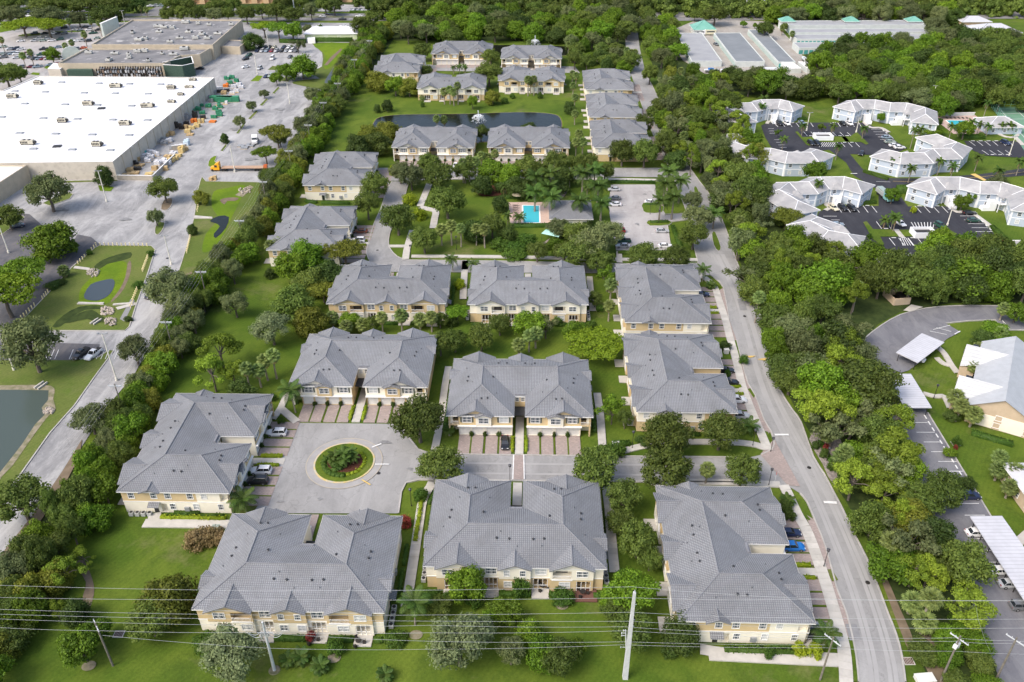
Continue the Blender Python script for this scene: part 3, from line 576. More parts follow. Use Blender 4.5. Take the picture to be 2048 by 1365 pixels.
# --- walkways; near ones are laid slab by slab
def walkway(px, w, slabs=False, smooth=4):
 pts = catmull(px, False, smooth) if len(px) > 2 else px
 W = [G(*p) for p in pts]; L = [0]
 for i in range(1, len(W)): L.append(L[-1] + (W[i] - W[i - 1]).length)
 WK[0] += 1; dz = (WK[0] % 9) * 0.005
 if not slabs:
  return ribbon('walkway', pts, w, concrete, 0.27 + dz, 0.27, smooth=0)
 root = ribbon('walkway', pts, w - 0.06, mat('joint_grey', (0.2, 0.19, 0.17, 1)), 0.262, 0.26, smooth=0)
 sl = 1.5; n = int(L[-1] / sl); me = SLAB.get(w)
 if me is None:
  b = MB(); b.box(-sl / 2 + 0.02, sl / 2 - 0.02, -w / 2, w / 2, -0.05, 0.04, 0, None, True); me = SLAB[w] = b.mesh('slab', concrete_r)
 for k in range(n):
  t = (k + 0.5) * sl; i = max(j for j in range(len(L)) if L[j] <= t); i = min(i, len(W) - 2)
  f = (t - L[i]) / max(1e-6, L[i + 1] - L[i]); p = W[i].lerp(W[i + 1], f); d = W[i + 1] - W[i]
  link('slab', me, root, (p.x, p.y, 0.285 + 0.006 * rnd.random()), math.atan2(d.y, d.x))
 return root
SLAB = {}; WK = [0]
concrete_r = mat('walk_slab_concrete', (0.50, 0.475, 0.43, 1), (0.43, 0.41, 0.37, 1), 0.6, 0.9, spec=0.2, rand=0.09, c3=(0.36, 0.34, 0.30, 1), s3=0.3, lo3=0.55, hi3=0.8)
walkway([(1692, 1372), (1690, 1330), (1685, 1290), (1671, 1236), (1649, 1163), (1628, 1102), (1611, 1060), (1594, 1030), (1573, 985), (1566, 972)], 2.2, True)
walkway([(1536, 902), (1519, 862), (1502, 822), (1484, 773), (1472, 722), (1459, 675), (1450, 640), (1437, 600), (1428, 575), (1410, 558), (1392, 553)], 2.0, True)
walkway([(812, 1216), (818, 1180), (829, 1110), (838, 1050), (846, 1002), (862, 972), (866, 960)], 1.9, True)
walkway([(1229, 1147), (1222, 1070), (1217, 1010), (1211, 966)], 1.9, True)
walkway([(1194, 788), (1200, 830), (1203, 870), (1206, 913)], 1.8, True)
walkway([(897, 735), (889, 780), (883, 830), (874, 880), (868, 906)], 1.7)
walkway([(561, 818), (594, 846)], 1.9); walkway([(577, 780), (562, 817), (545, 840)], 1.6)
walkway([(288, 1048), (456, 1050)], 2.2); walkway([(311, 1028), (306, 1047)], 2.4)
walkway([(1416, 1309), (1680, 1322)], 2.6); walkway([(1424, 1294), (1424, 1315)], 4.0)
walkway([(1608, 1268), (1622, 1300)], 1.6); walkway([(1240, 905), (1330, 887), (1480, 887), (1532, 898)], 1.8); walkway([(1300, 967), (1430, 966), (1560, 971)], 1.8)
walkway([(823, 514), (1000, 515), (1230, 520), (1395, 521)], 1.8); walkway([(862, 359), (960, 358.5), (1190, 359), (1330, 362)], 1.8)
walkway([(863, 358), (850, 390), (840, 414)], 2.4); walkway([(840, 415), (856, 419), (871, 424), (869, 440), (866, 458)], 2.4); walkway([(778, 493.5), (814, 493.5)], 1.6); walkway([(825, 462), (815, 495), (811, 520)], 2.2)
walkway([(931, 523), (928, 560), (926, 600)], 2.0); walkway([(1179, 555), (1182, 590), (1186, 624)], 1.8); walkway([(1238, 505), (1239, 527)], 1.8)
sheet('paver_path', [(1066, 516), (1071, 503), (1085, 488), (1100, 478), (1094, 487), (1078, 505), (1075, 516)], paver, 5, 0)
sheet('paver_path', [(1104, 455), (1112, 452), (1130, 462), (1140, 468), (1118, 470)], paver, 5, 2); sheet('paver_path', [(1112, 396), (1124, 383), (1136, 378), (1132, 390), (1118, 402)], paver, 5, 2)
sheet('mulch_bed', [(950, 385), (965, 394), (1000, 392), (1020, 384), (990, 372), (955, 375)], mulch, 4, 2)
walkway([(1873, 717), (1886, 728), (1904, 733)], 1.4); walkway([(1868, 690), (1887, 707), (1902, 731), (1915, 748)], 1.5); walkway([(1846, 788), (1870, 794), (1888, 795), (1900, 818)], 1.4)
walkway([(1984, 262), (2010, 274), (2030, 275), (2034, 268), (2020, 262)], 1.6); walkway([(2030, 275), (2046, 292)], 1.8); walkway([(2026, 1095), (2060, 1065)], 1.8)
for p in ([(1534, 249), (1538, 244), (1560, 243)], [(1727, 245), (1741, 256), (1762, 257), (1778, 266)], [(1650, 422), (1660, 416), (1652, 410), (1664, 407)], [(1892, 407), (1902, 417), (1914, 425), (1926, 424)], [(1945, 427), (1975, 449), (1985, 458)]): walkway(p, 1.5)
walkway([(1687, 275), (1695, 285)], 1.8); walkway([(1791, 460), (1804, 476)], 1.8)
sheet('gutter_patio', [(1822, 611), (1846, 616), (1820, 625), (1806, 623)], concrete, 5)
sheet('bare_ground', [(150, 1130), (168, 1122), (185, 1160), (188, 1190), (175, 1225), (165, 1200), (172, 1165)], dirt, 1, 3)
sheet('bare_verge', [(1740, 1110), (1765, 1170), (1795, 1250), (1825, 1320), (1830, 1290), (1800, 1220), (1770, 1150), (1748, 1108)], dirt, 4, 2)
sheet('bare_verge', [(1848, 1330), (1840, 1275), (1870, 1270), (1900, 1300), (1905, 1365), (1870, 1365)], dirt, 4, 2)
sheet('mulch_bed', [(1618, 880), (1640, 860), (1680, 880), (1700, 940), (1668, 972), (1645, 930)], mat('pebble_bed', (0.32, 0.28, 0.25, 1), (0.15, 0.13, 0.12, 1), 2, 0.95), 4, 2)
# ================================================================== BUILDINGS
def uvface(b, pts, mi=0):
 P = [Vector(p) for p in pts]; n = (P[1] - P[0]).cross(P[2] - P[0])
 for k in range(2, len(P) - 1): n += (P[k] - P[0]).cross(P[k + 1] - P[0])
 n.normalize()
 if n.z < 0: P.reverse(); n = -n
 u = Vector((0, 0, 1)).cross(n)
 u = u.normalized() if u.length > 1e-4 else Vector((1, 0, 0)); v = n.cross(u)
 b.face(P, mi, [(p.dot(u), p.dot(v)) for p in P])
def facade(b, p0, p1, z0, z1, ops=(), depth=0.14, mi=0):
 """wall plane from p0 to p1 (outside is to the right of the direction) with real openings and reveals"""
 p0, p1 = Vector((p0[0], p0[1], 0)), Vector((p1[0], p1[1], 0)); L = (p1 - p0).length; d = (p1 - p0) / L; n = Vector((d.y, -d.x, 0))
 us = sorted({0, L, *[o[0] for o in ops], *[o[1] for o in ops]}); vs = sorted({z0, z1, *[o[2] for o in ops], *[o[3] for o in ops]})
 us = [u for u in us if -1e-6 <= u <= L + 1e-6]; vs = [v for v in vs if z0 - 1e-6 <= v <= z1 + 1e-6]
 q = lambda u, v, k=0.0: p0 + d * u - n * k + Vector((0, 0, v))
 for i in range(len(us) - 1):
  for j in range(len(vs) - 1):
   um, vm = (us[i] + us[i + 1]) / 2, (vs[j] + vs[j + 1]) / 2
   if any(o[0] < um < o[1] and o[2] < vm < o[3] for o in ops): continue
   b.face([q(us[i], vs[j]), q(us[i + 1], vs[j]), q(us[i + 1], vs[j + 1]), q(us[i], vs[j + 1])], mi)
 for o in ops:
  if o[3] <= z0 or o[2] >= z1: continue
  a, c, e, f = o[0], o[1], max(o[2], z0), min(o[3], z1); k = depth if len(o) < 5 else o[4]
  b.face([q(a, e), q(a, e, k), q(a, f, k), q(a, f)], mi); b.face([q(c, e, k), q(c, e), q(c, f), q(c, f, k)], mi)
  b.face([q(a, e), q(c, e), q(c, e, k), q(a, e, k)], mi); b.face([q(a, f, k), q(c, f, k), q(c, f), q(a, f)], mi)
  if k > 0.5: b.face([q(a, e, k), q(c, e, k), q(c, f, k), q(a, f, k)], mi)
WM = {}
def win_meshes(w, h, style='grid'):
 key = (round(w, 2), round(h, 2), style)
 if key not in WM:
  f = MB(); t = 0.13
  for x0, x1, z0, z1 in ((-w / 2 - t, w / 2 + t, -h / 2 - t, -h / 2), (-w / 2 - t, w / 2 + t, h / 2, h / 2 + t), (-w / 2 - t, -w / 2, -h / 2, h / 2), (w / 2, w / 2 + t, -h / 2, h / 2)):
   f.box(x0, x1, -0.07, 0.02, z0, z1, 0, None, True)
  if style != 'plain':
   nx = 2 if w > 1.3 else 1
   for k in range(1, nx): x = -w / 2 + w * k / nx; f.box(x - 0.045, x + 0.045, -0.03, 0.05, -h / 2, h / 2, 0, None, True)
   f.box(-w / 2, w / 2, -0.02, 0.04, -0.035, 0.035, 0, None, True)
   if style == 'grid':
    for k in range(nx * 2):
     x = -w / 2 + w * (k + 0.5) / (nx * 2) + (0 if nx > 1 else 0)
     f.box(x - 0.018, x + 0.018, -0.01, 0.04, -h / 2, h / 2, 0, None, True)
  p = MB(); p.face([(-w / 2, 0.06, -h / 2), (w / 2, 0.06, -h / 2), (w / 2, 0.06, h / 2), (-w / 2, 0.06, h / 2)])
  WM[key] = (f.mesh('window', white_t), [p.mesh('pane', glass), p.mesh('pane', blind)], )
 return WM[key]
def window(parent, p0, d, u0, u1, v0, v1, side, style='grid', bl=None, name='window', shut=False):
 w, h = u1 - u0, v1 - v0; f, ps = win_meshes(w, h, style)
 c = Vector((p0[0], p0[1], 0)) + d * (u0 + u1) / 2; rz = math.atan2(d.y, d.x)
 o = link(name, f, parent, (c.x, c.y, (v0 + v1) / 2), rz); o['side'] = side
 bl = (rnd.random() < 0.28) if bl is None else bl
 link('pane', ps[1 if bl else 0], o)
 if shut:
  key = ('sh', round(h, 2))
  if key not in WM: s = MB(); s.box(-0.2, 0.2, -0.06, 0.0, -h / 2, h / 2, 0, None, True); WM[key] = s.mesh('shutter', shutter_m)
  for sx in (-1, 1): s = link('shutter', WM[key], parent, (c.x + d.x * sx * (w / 2 + 0.36), c.y + d.y * sx * (w / 2 + 0.36), (v0 + v1) / 2), rz); s['side'] = side
 return o
PITCH = 0.4156; ZE = 6.0; HW, HD = 16.6, 11.45
def gable_roof(parent, cx, hw, yf, side, mat_=None, zb=ZE, back=None, yeave=None):
 """little gable on the slope whose eave is at y=-HD (local), turned by 'side' matrix"""
 S = side; zr = zb + hw * PITCH; ye = -HD if yeave is None else yeave
 yb = (ye + hw) if back is None else back
 b = MB(); e = 0.035
 A = lambda x, y, z: S @ Vector((x, y, z + e))
 uvface(b, [A(cx - hw, yf, zb), A(cx, yf, zr), A(cx, yb, zr), A(cx - hw, ye, zb)]); uvface(b, [A(cx + hw, yf, zb), A(cx + hw, ye, zb), A(cx, yb, zr), A(cx, yf, zr)])
 o = b.build('gable_roof', tile, parent)
 r = MB(); r.tube(A(cx, yf - 0.02, zr + 0.02), A(cx, yb, zr + 0.02), 0.11, n=6)
 r.build('ridge_cap', cap_m, o)
 f = MB()
 for sx in (-1, 1):
  f.face([A(cx + sx * hw, yf, zb - 0.02), A(cx, yf, zr - 0.02), A(cx, yf, zr - 0.26), A(cx + sx * hw, yf, zb - 0.26)][::sx])
 for sx in (-1, 1): f.face([A(cx + sx * hw, yf, zb - 0.02), A(cx + sx * hw, ye, zb - 0.02), A(cx + sx * hw, ye, zb - 0.22), A(cx + sx * hw, yf, zb - 0.22)])
 f.build('bargeboard', cap_m, o)
 return o
def townhouse(name, upper, lower, accent):
 root = empty(name)
 I4 = Matrix.Identity(4); RG = Matrix.Rotation(math.pi, 4, 'Z')
 a = 7.7; zr = ZE + a * PITCH; gi = 1.2
 # main roof
 b = MB()
 F = [[(-HW, -HD, ZE), (HW, -HD, ZE), (HW - a, -HD + a, zr), (-HW + a, -HD + a, zr)],
         [(-gi, HD - 7.5, ZE), (-HW + a, -HD + a, zr), (HW - a, -HD + a, zr), (gi, HD - 7.5, ZE)]]
 for s in (-1, 1):
  F += [[(s * HW, HD, ZE), (s * HW, -HD, ZE), (s * (HW - a), -HD + a, zr), (s * (HW - a), HD - a, zr)],
              [(s * gi, HD, ZE), (s * HW, HD, ZE), (s * (HW - a), HD - a, zr)],
              [(s * gi, HD - 7.5, ZE), (s * gi, HD, ZE), (s * (HW - a), HD - a, zr), (s * (HW - a), -HD + a, zr)]]
 for f in F: uvface(b, f)
 out = [(-HW, -HD), (HW, -HD), (HW, HD), (gi, HD), (gi, HD - 7.5), (-gi, HD - 7.5), (-gi, HD), (-HW, HD)]
 roof = b.build('roof', tile, root)
 r = MB()
 E = [((-HW + a, -HD + a, zr), (HW - a, -HD + a, zr))]
 for s in (-1, 1):
  E += [((s * (HW - a), -HD + a, zr), (s * (HW - a), HD - a, zr)), ((s * (HW - a), -HD + a, zr), (s * HW, -HD, ZE)), ((s * (HW - a), HD - a, zr), (s * HW, HD, ZE)), ((s * (HW - a), HD - a, zr), (s * gi, HD, ZE))]
 for p, q in E: r.tube(Vector(p) + Vector((0, 0, .03)), Vector(q) + Vector((0, 0, .03)), 0.12, n=6)
 r.build('ridge_cap', cap_m, roof)
 fb = MB()
 for i in range(len(out)):
  p, q = out[i], out[(i + 1) % len(out)]
  fb.face([(p[0], p[1], ZE - 0.27), (q[0], q[1], ZE - 0.27), (q[0], q[1], ZE - 0.015), (p[0], p[1], ZE - 0.015)])
  dd = Vector((q[0] - p[0], q[1] - p[1], 0)).normalized(); nn = Vector((dd.y, -dd.x, 0)) * 0.09
  fb.face([(p[0] + nn.x, p[1] + nn.y, ZE - 0.16), (q[0] + nn.x, q[1] + nn.y, ZE - 0.16), (q[0] + nn.x, q[1] + nn.y, ZE + 0.0), (p[0] + nn.x, p[1] + nn.y, ZE + 0.0)])
 fb.build('gutter', white_t, root)
 sb = MB(); pts = [Vector((p[0], p[1], 0)) for p in out]
 for t in tessellate_polygon([pts]): sb.face([(pts[k].x, pts[k].y, ZE - 0.27) for k in t])
 sb.build('soffit', soffit_m, root)
 # vents
 vb = MB(); vb.tube((0, 0, -0.1), (0, 0, 0.22), 0.16, 0.16, 8); vb.tube((0, 0, 0.22), (0, 0, 0.3), 0.24, 0.2, 8); vm = vb.mesh('roof_vent', vent_m)
 sv = MB(); sv.tube((0, 0, -0.1), (0, 0, 0.35), 0.06, 0.06, 6); sm = sv.mesh('vent_pipe', vent_m)
 def zroof(x, y):
  zz = min(y + HD, a) ;
  w = min(a, HW - abs(x), abs(x) - gi, HD - y) if y > -HD + a else 0
  m = min(HW - abs(x), y + HD) if y <= -HD + a else max(min(HW - abs(x), max(0, abs(x) - gi), HD - y), min((HD - 7.5) - y, HW - abs(x)) if y < HD - 7.5 else 0)
  return ZE + min(m, a) * PITCH
 for x, y in ((-3.4, -6.4), (-1.1, -6.5), (3.3, -6.5), (5.3, -6.4), (-12.4, 1.0), (-12.6, -0.9), (12.4, 0.6), (12.3, -1.0), (-9.6, 7.2), (-8.2, 7.3), (7.4, 7.2), (8.8, 7.3), (-6.2, 0.3), (6.4, -0.6)):
  link('roof_vent', vm, root, (x, y, zroof(x, y)))
 for x, y in ((-2.7, -5.2), (0.4, -7.8), (4.9, -7.7), (-13.6, -2.9), (12.9, -4.8), (-5.2, 4.6), (5.4, 5.3), (11.2, 1.6), (-11.0, 3.9)):
  link('vent_pipe', sm, root, (x, y, zroof(x, y)))
 # walls ---------------------------------------------------------------
 wx, wy = 16.1, 11.0
 up, lo = MB(), MB(); D = Vector
 def run(p0, p1, z0, z1, wins, side, b, style='grid', shut=(), depth=0.14, extra=()):
  d = (Vector((p1[0], p1[1], 0)) - Vector((p0[0], p0[1], 0))).normalized()
  facade(b, p0, p1, z0, z1, [tuple(w[:4]) for w in wins] + list(extra), depth)
  for i, w in enumerate(wins): window(root, p0, d, w[0], w[1], w[2], w[3], side, w[4] if len(w) > 4 else style, shut=(i in shut))
 U0, U1, L1 = 3.0, 5.75, 2.95
 wz = (3.85, 5.25); lz = (0.95, 2.4)
 # patio side (outside towards -y): u = x + 16.1
 X = lambda x: x + wx
 pu = [(X(-13.1), X(-11.2), *wz), (X(-5.2), X(-3.4), *wz), (X(3.8), X(5.7), *wz), (X(11.3), X(13.2), *wz)]
 nw = [(X(-1.9), X(-1.0), 3.8, 5.2), (X(1.0), X(1.9), 3.8, 5.2)]
 balc = [(X(-10.1), X(-6.7), 3.15, 5.3, 1.7), (X(6.9), X(10.3), 3.15, 5.3, 1.7)]
 # bumped gable bays
 def bays(b, z0, z1, which):
  for (x0, x1) in ((-14.3, -6.4), (6.4, 14.3), (-2.9, 2.9)):
   ops, wins = [], []
   for w in which:
    if X(x0) <= w[0] and w[1] <= X(x1):
     (ops if len(w) > 4 and isinstance(w[4], float) else wins).append(tuple([w[0] - X(x0), w[1] - X(x0)] + list(w[2:])))
   run((x0, -wy - 0.5), (x1, -wy - 0.5), z0, z1, wins, 'patio', b, extra=ops)
   facade(b, (x0, -wy), (x0, -wy - 0.5), z0, z1); facade(b, (x1, -wy - 0.5), (x1, -wy), z0, z1)
  for x0, x1 in ((-wx, -14.3), (-6.4, -2.9), (2.9, 6.4), (14.3, wx)):
   wins = [tuple([w[0] - X(x0), w[1] - X(x0)] + list(w[2:4])) for w in which if X(x0) <= w[0] and w[1] <= X(x1) and len(w) == 4]
   ops = [tuple([w[0] - X(x0), w[1] - X(x0)] + list(w[2:5])) for w in which if X(x0) <= w[0] and w[1] <= X(x1) and len(w) > 4]
   run((x0, -wy), (x1, -wy), z0, z1, wins, 'patio', b, extra=ops)
 bays(up, U0, U1, pu + nw + balc)
 lows = [(X(-8.6), X(-6.8), *lz), (X(-1.9), X(-0.6), *lz), (X(1.2), X(2.5), *lz), (X(8.2), X(10.0), *lz), (X(-12.9), X(-10.1), 0.12, 2.6, 2.0), (X(-5.6), X(-3.1), 0.12, 2.6, 2.0), (X(3.3), X(6.1), 0.12, 2.6, 2.0), (X(11.2), X(13.9), 0.12, 2.6, 2.0)]
 bays(lo, 0, L1, lows)
 for x0, x1, z0, z1, k in ((-10.0, -6.8, 3.15, 5.2, 1.62), (7.0, 10.2, 3.15, 5.2, 1.62)):
  s = MB(); s.box(x0 + 0.5, x1 - 0.5, -wy - 0.5 + k, -wy - 0.5 + k + 0.05, z0, z1 - 0.2, 0, None, True); s.build('sliding_door', dark_glass, root)['side'] = 'patio'
  rl = MB(); y = -wy - 0.55
  rl.box(x0 - .1, x1 + .1, y - 0.03, y + 0.03, 4.05, 4.13, 0, None, True); rl.box(x0 - .1, x1 + .1, y - 0.03, y + 0.03, 3.18, 3.25, 0, None, True)
  for k2 in range(15): xx = x0 + (x1 - x0) * k2 / 14; rl.box(xx - 0.025, xx + 0.025, y - 0.02, y + 0.02, 3.2, 4.08, 0, None, True)
  rl.build('balcony_railing', white_t, root)['side'] = 'patio'
  fs = MB(); fs.box(x0 - 0.3, x1 + 0.3, -wy - 0.62, -wy - 0.5, 2.9, 3.13, 0, None, True); fs.build('balcony_ledge', white_t, root)['side'] = 'patio'
 for x0, x1, yy in ((-12.8, -10.2, -wy - .5), (-5.5, -3.2, -wy), (3.4, 6.0, -wy), (11.3, 13.8, -wy - .5)):
  s = MB(); s.box(x0 + 0.2, x1 - 0.2, yy + 1.9, yy + 1.95, 0.15, 2.4, 0, None, True); s.build('sliding_door', dark_glass, root)['side'] = 'patio'
  fr = MB()
  for k2 in range(4): xx = x0 + (x1 - x0) * k2 / 3; fr.box(xx - 0.05, xx + 0.05, yy - 0.02, yy + 0.06, 0.1, 2.6, 0, None, True)
  fr.box(x0, x1, yy - 0.02, yy + 0.06, 0.95, 1.05, 0, None, True); fr.build('porch_screen_frame', white_t, root)['side'] = 'patio'
  pt = MB(); pt.box(x0 - 0.3, x1 + 0.3, yy - 2.3, yy - 0.02, -0.05, 0.14); pt.build('patio_slab', concrete, root)['side'] = 'patio'
 # gable walls above the eave line
 gw, gl = MB(), MB()
 for cx, hw in ((-10.35, 4.15), (10.35, 4.15), (0, 3.1)):
  y = -wy - 0.5; gw.face([(cx - hw + .3, y, U1), (cx + hw - .3, y, U1), (cx, y, ZE + hw * PITCH - 0.05)])
  gable_roof(root, cx, hw, -HD - 0.75, I4)
 # ends (both): u from patio corner to garage corner
 for s in (-1, 1):
  side = 'left' if s < 0 else 'right'
  eu = [(1.4, 2.5, *wz), (6.0, 7.1, *wz), (8.9, 10.0, *wz), (13.4, 14.5, *wz), (16.3, 17.3, 3.9, 5.2)]
  el = [(9.4, 10.4, *lz), (14.2, 15.2, *lz), (19.3, 20.2, *lz)]
  ex = [(7.5, 8.7, 0.1, 2.4, 0.9)]
  Ltot = 2 * wy
  def rev(ws): return ws if s > 0 else [tuple([Ltot - w[1], Ltot - w[0]] + list(w[2:])) for w in ws]
  p0, p1 = ((wx, -wy), (wx, wy)) if s > 0 else ((-wx, wy), (-wx, -wy))
  # upper wall changes colour towards the garage
  split = 15.2
  for b_, u0, u1 in ((up, 0, split), (gl, split, Ltot)):
   A, B_ = (u0, u1) if s > 0 else (Ltot - u1, Ltot - u0)
   d = (Vector((p1[0], p1[1], 0)) - Vector((p0[0], p0[1], 0))).normalized()
   q0 = Vector((p0[0], p0[1], 0)) + d * A; q1 = Vector((p0[0], p0[1], 0)) + d * B_
   ws = [tuple([w[0] - A, w[1] - A] + list(w[2:])) for w in rev(eu) if A <= w[0] and w[1] <= B_]
   xo = [tuple([w[0] - A, w[1] - A] + list(w[2:])) for w in rev([(20.0, 21.6, 3.15, 5.3, 0.9)]) if A <= w[0] and w[1] <= B_]
   run(q0, q1, U0, U1, ws, side, b_, extra=xo)
  run(p0, p1, 0, L1, rev(el), side, lo, extra=rev(ex))
  S = Matrix.Rotation(R(90) * s, 4, 'Z')
  # gable over the entrance: build on a matrix turned to the end wall
  c_ = -4.85; hw = 2.1
  o = gable_roof(root, c_ if s > 0 else -c_, hw, -HW - 0.45, S, yeave=-HW)
  gx = s * (wx + 0.02); gw.face([(gx, c_ - hw + .3, U1), (gx, c_ + hw - .3, U1), (gx, c_, ZE + hw * PITCH - 0.05)][::s])
  aw = MB(); x0 = s * wx; yy = -wy + 6.4
  aw.face([(x0, yy - 1.2, 2.95), (x0, yy + 1.1, 2.95), (x0 + s * 1.3, yy + 1.1, 2.4), (x0 + s * 1.3, yy - 1.2, 2.4)], 0, [(0, 0), (2.3, 0), (2.3, 1.4), (0, 1.4)])
  aw.build('entry_canopy', tile, root)['side'] = side
  dr = MB(); dr.box(min(x0, x0 + s * 0.06), max(x0, x0 + s * 0.06), yy - 0.5, yy + 0.4, 0.1, 2.15, 0, None, True); dr.build('door', dark_glass, root)['side'] = side
  mb = MB(); mb.box(min(x0, x0 + s * 0.35), max(x0, x0 + s * 0.35), yy + 5.9, yy + 6.9, 0.7, 1.7, 0, None, True); mb.build('meter_box', grey_m, root)['side'] = side
 # garage side (outside +y); u runs from +x to -x
 for s in (-1, 1):
  # wing from outer x=16.1 to inner 1.6, walls of the bedroom floor from 13.9
  x_in, x_out, x_por = s * 1.65, s * wx, s * 13.85
  bay0, bay1 = s * 6.4, s * 9.9
  for (b_, z0, z1, ws, sh, xo) in ((up, U0, U1, [(1.9, 3.6, *wz)], (0,), ()), (lo, 0, L1, [], (), ())):
   pass
  def seg(b_, xa, xb, y, z0, z1, ws, shut=(), xo=(), style='grid'):
   # xa,xb absolute; direct so that outside is +y (from larger x to smaller x)
   hi, lo_ = max(xa, xb), min(xa, xb)
   ws2 = [(hi - max(w[0], w[1]), hi - min(w[0], w[1]), w[2], w[3]) for w in ws]; xo2 = [(hi - max(w[0], w[1]), hi - min(w[0], w[1]), w[2], w[3], w[4]) for w in xo]
   run((hi, y), (lo_, y), z0, z1, ws2, 'garage', b_, style, shut=shut, extra=xo2)
  seg(up, x_in, bay0, wy, U0, U1, [(s * 2.6, s * 4.5, *wz)], (0,))
  seg(up, bay1, x_por, wy, U0, U1, [(s * 11.0, s * 12.9, *wz)], (0,))
  acc = ACC
  seg(gl, bay0, bay1, wy + 0.45, U0, U1, [(s * 7.1, s * 9.2, *wz)])
  facade(gl, *(((bay0, wy + .45), (bay0, wy)) if s < 0 else ((bay0, wy), (bay0, wy + .45)))[::-1 if s < 0 else 1][:2], U0, U1)
  facade(gl, *(((bay1, wy), (bay1, wy + .45)))[::-1 if s > 0 else 1], U0, U1)
  gw.face([(s * 9.9 - 3.85, wy + .02, U1), (s * 9.9 + 3.85, wy + .02, U1), (s * 9.9, wy + .02, ZE + 4.15 * PITCH - .05)][::-1])
  gl.face([(s * 8.15 - 1.7, wy + .47, U1), (s * 8.15 + 1.7, wy + .47, U1), (s * 8.15, wy + .47, ZE + 1.95 * PITCH - .08)][::-1])
  gable_roof(root, -s * 9.9, 4.15, -HD - 0.25, RG)
  gable_roof(root, -s * 8.15, 2.0, -HD - 0.7, RG, back=-HD + 1.0)
  fs = MB(); xa, xb = sorted((s * 1.6, s * 14.1)); fs.box(xa, xb, wy + 0.02, wy + 0.5, 2.78, 3.02, 0, None, True); fs.build('ledge', white_t, root)['side'] = 'garage'
  doors = [s * 3.15, s * 6.3, s * 9.55, s * 12.45]
  seg(lo, x_in, x_por, wy - 0.25, 0, 2.95, [], (), [(dx - 1.25, dx + 1.25, 0.05, 2.35, 0.2) for dx in doors])
  for dx in doors:
   gd = MB()
   for k in range(4): gd.box(dx - 1.25, dx + 1.25, wy - 0.46, wy - 0.40, 0.05 + k * 0.575, 0.05 + k * 0.575 + 0.55, 0, None, True)
   gd.build('garage_door', garage_w, root)['side'] = 'garage'
  # corner porch: side return walls, posts, railing, dark back
  for z0, z1 in ((0, L1), (U0, U1)):
   facade(up if z0 else lo, *(((x_por, wy), (x_por, wy - 2.2)) if s > 0 else ((x_por, wy - 2.2), (x_por, wy))), z0, z1)
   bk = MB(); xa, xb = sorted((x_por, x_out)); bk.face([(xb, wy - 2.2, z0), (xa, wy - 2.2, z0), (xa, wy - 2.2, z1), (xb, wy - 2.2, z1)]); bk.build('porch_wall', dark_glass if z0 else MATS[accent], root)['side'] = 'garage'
  ps = MB(); ps.box(min(x_out, x_out - s * 0.35), max(x_out, x_out - s * 0.35), wy - 0.35, wy, 0, U1, 0, None, True)
  xa, xb = sorted((x_por, x_out)); ps.box(xa, xb, wy - 2.2, wy + 0.05, 2.9, 3.12, 0, None, True); ps.box(xa, xb, wy - 0.1, wy, 5.3, 5.74, 0, None, True)
  ps.build('porch_post', MATS[upper], root)['side'] = 'garage'
  rl = MB(); rl.box(xa, xb, wy - 0.06, wy, 4.0, 4.08, 0, None, True)
  for k in range(9): xx = xa + (xb - xa) * k / 8; rl.box(xx - .025, xx + .025, wy - .05, wy, 3.1, 4.0, 0, None, True)
  rl.build('balcony_railing', white_t, root)['side'] = 'garage'
  # passage side walls
  facade(gl, *(((s * 1.65, wy), (s * 1.65, wy - 7.2)) if s < 0 else ((s * 1.65, wy - 7.2), (s * 1.65, wy))), 0, U1)
 facade(up, (1.65, wy - 7.4), (-1.65, wy - 7.4), 0, U1 + 0.25, [(0.6, 1.35, 4.4, 5.4), (1.95, 2.7, 4.4, 5.4)])
 window(root, (1.65, wy - 7.4), Vector((-1, 0, 0)), 0.6, 1.35, 4.4, 5.4, 'garage'); window(root, (1.65, wy - 7.4), Vector((-1, 0, 0)), 1.95, 2.7, 4.4, 5.4, 'garage')
 dm = MB(); dm.box(-1.18, 1.18, wy - 7.9, wy - 7.38, 5.7, 6.42, 0, None, True); dm.build('stair_dormer', cap_m, root)
 sr = MB(); sr.box(-1.6, 1.6, wy - 6.9, wy - 3.6, 3.0, 3.15, 0, None, True); sr.build('stair_roof', vent_m, root)
 up.build('upper_wall', MATS[upper], root); lo.build('lower_wall', MATS[lower], root); gw.build('gable_wall', MATS[upper], root); gl.build('accent_wall', MATS[accent], root)
 bl = MB()
 for (x0, x1, y0, y1) in ((-wx - .05, wx + .05, -wy - 0.06, -wy + .02), (-wx - .06, -wx + .02, -wy, wy), (wx - .02, wx + .06, -wy, wy)): bl.box(x0, x1, y0, y1, 2.88, 3.06, 0, None, True)
 bl.build('belt_course', white_t, root)
 reg_tree(root)
 return root
ACC = None
def reg_tree(root):
 byp = {}
 for o in col.objects:
  if o.parent: byp.setdefault(o.parent.name, []).append(o)
 def walk(o):
  CHILD[o.name] = byp.get(o.name, [])
  for c in CHILD[o.name]: walk(c)
 walk(root)
protoT = townhouse('townhouse', 'tan_stucco', 'cream_stucco', 'cream_stucco')
protoC = townhouse('townhouse', 'cream_stucco', 'tan_stucco', 'tan_stucco')
used = {}
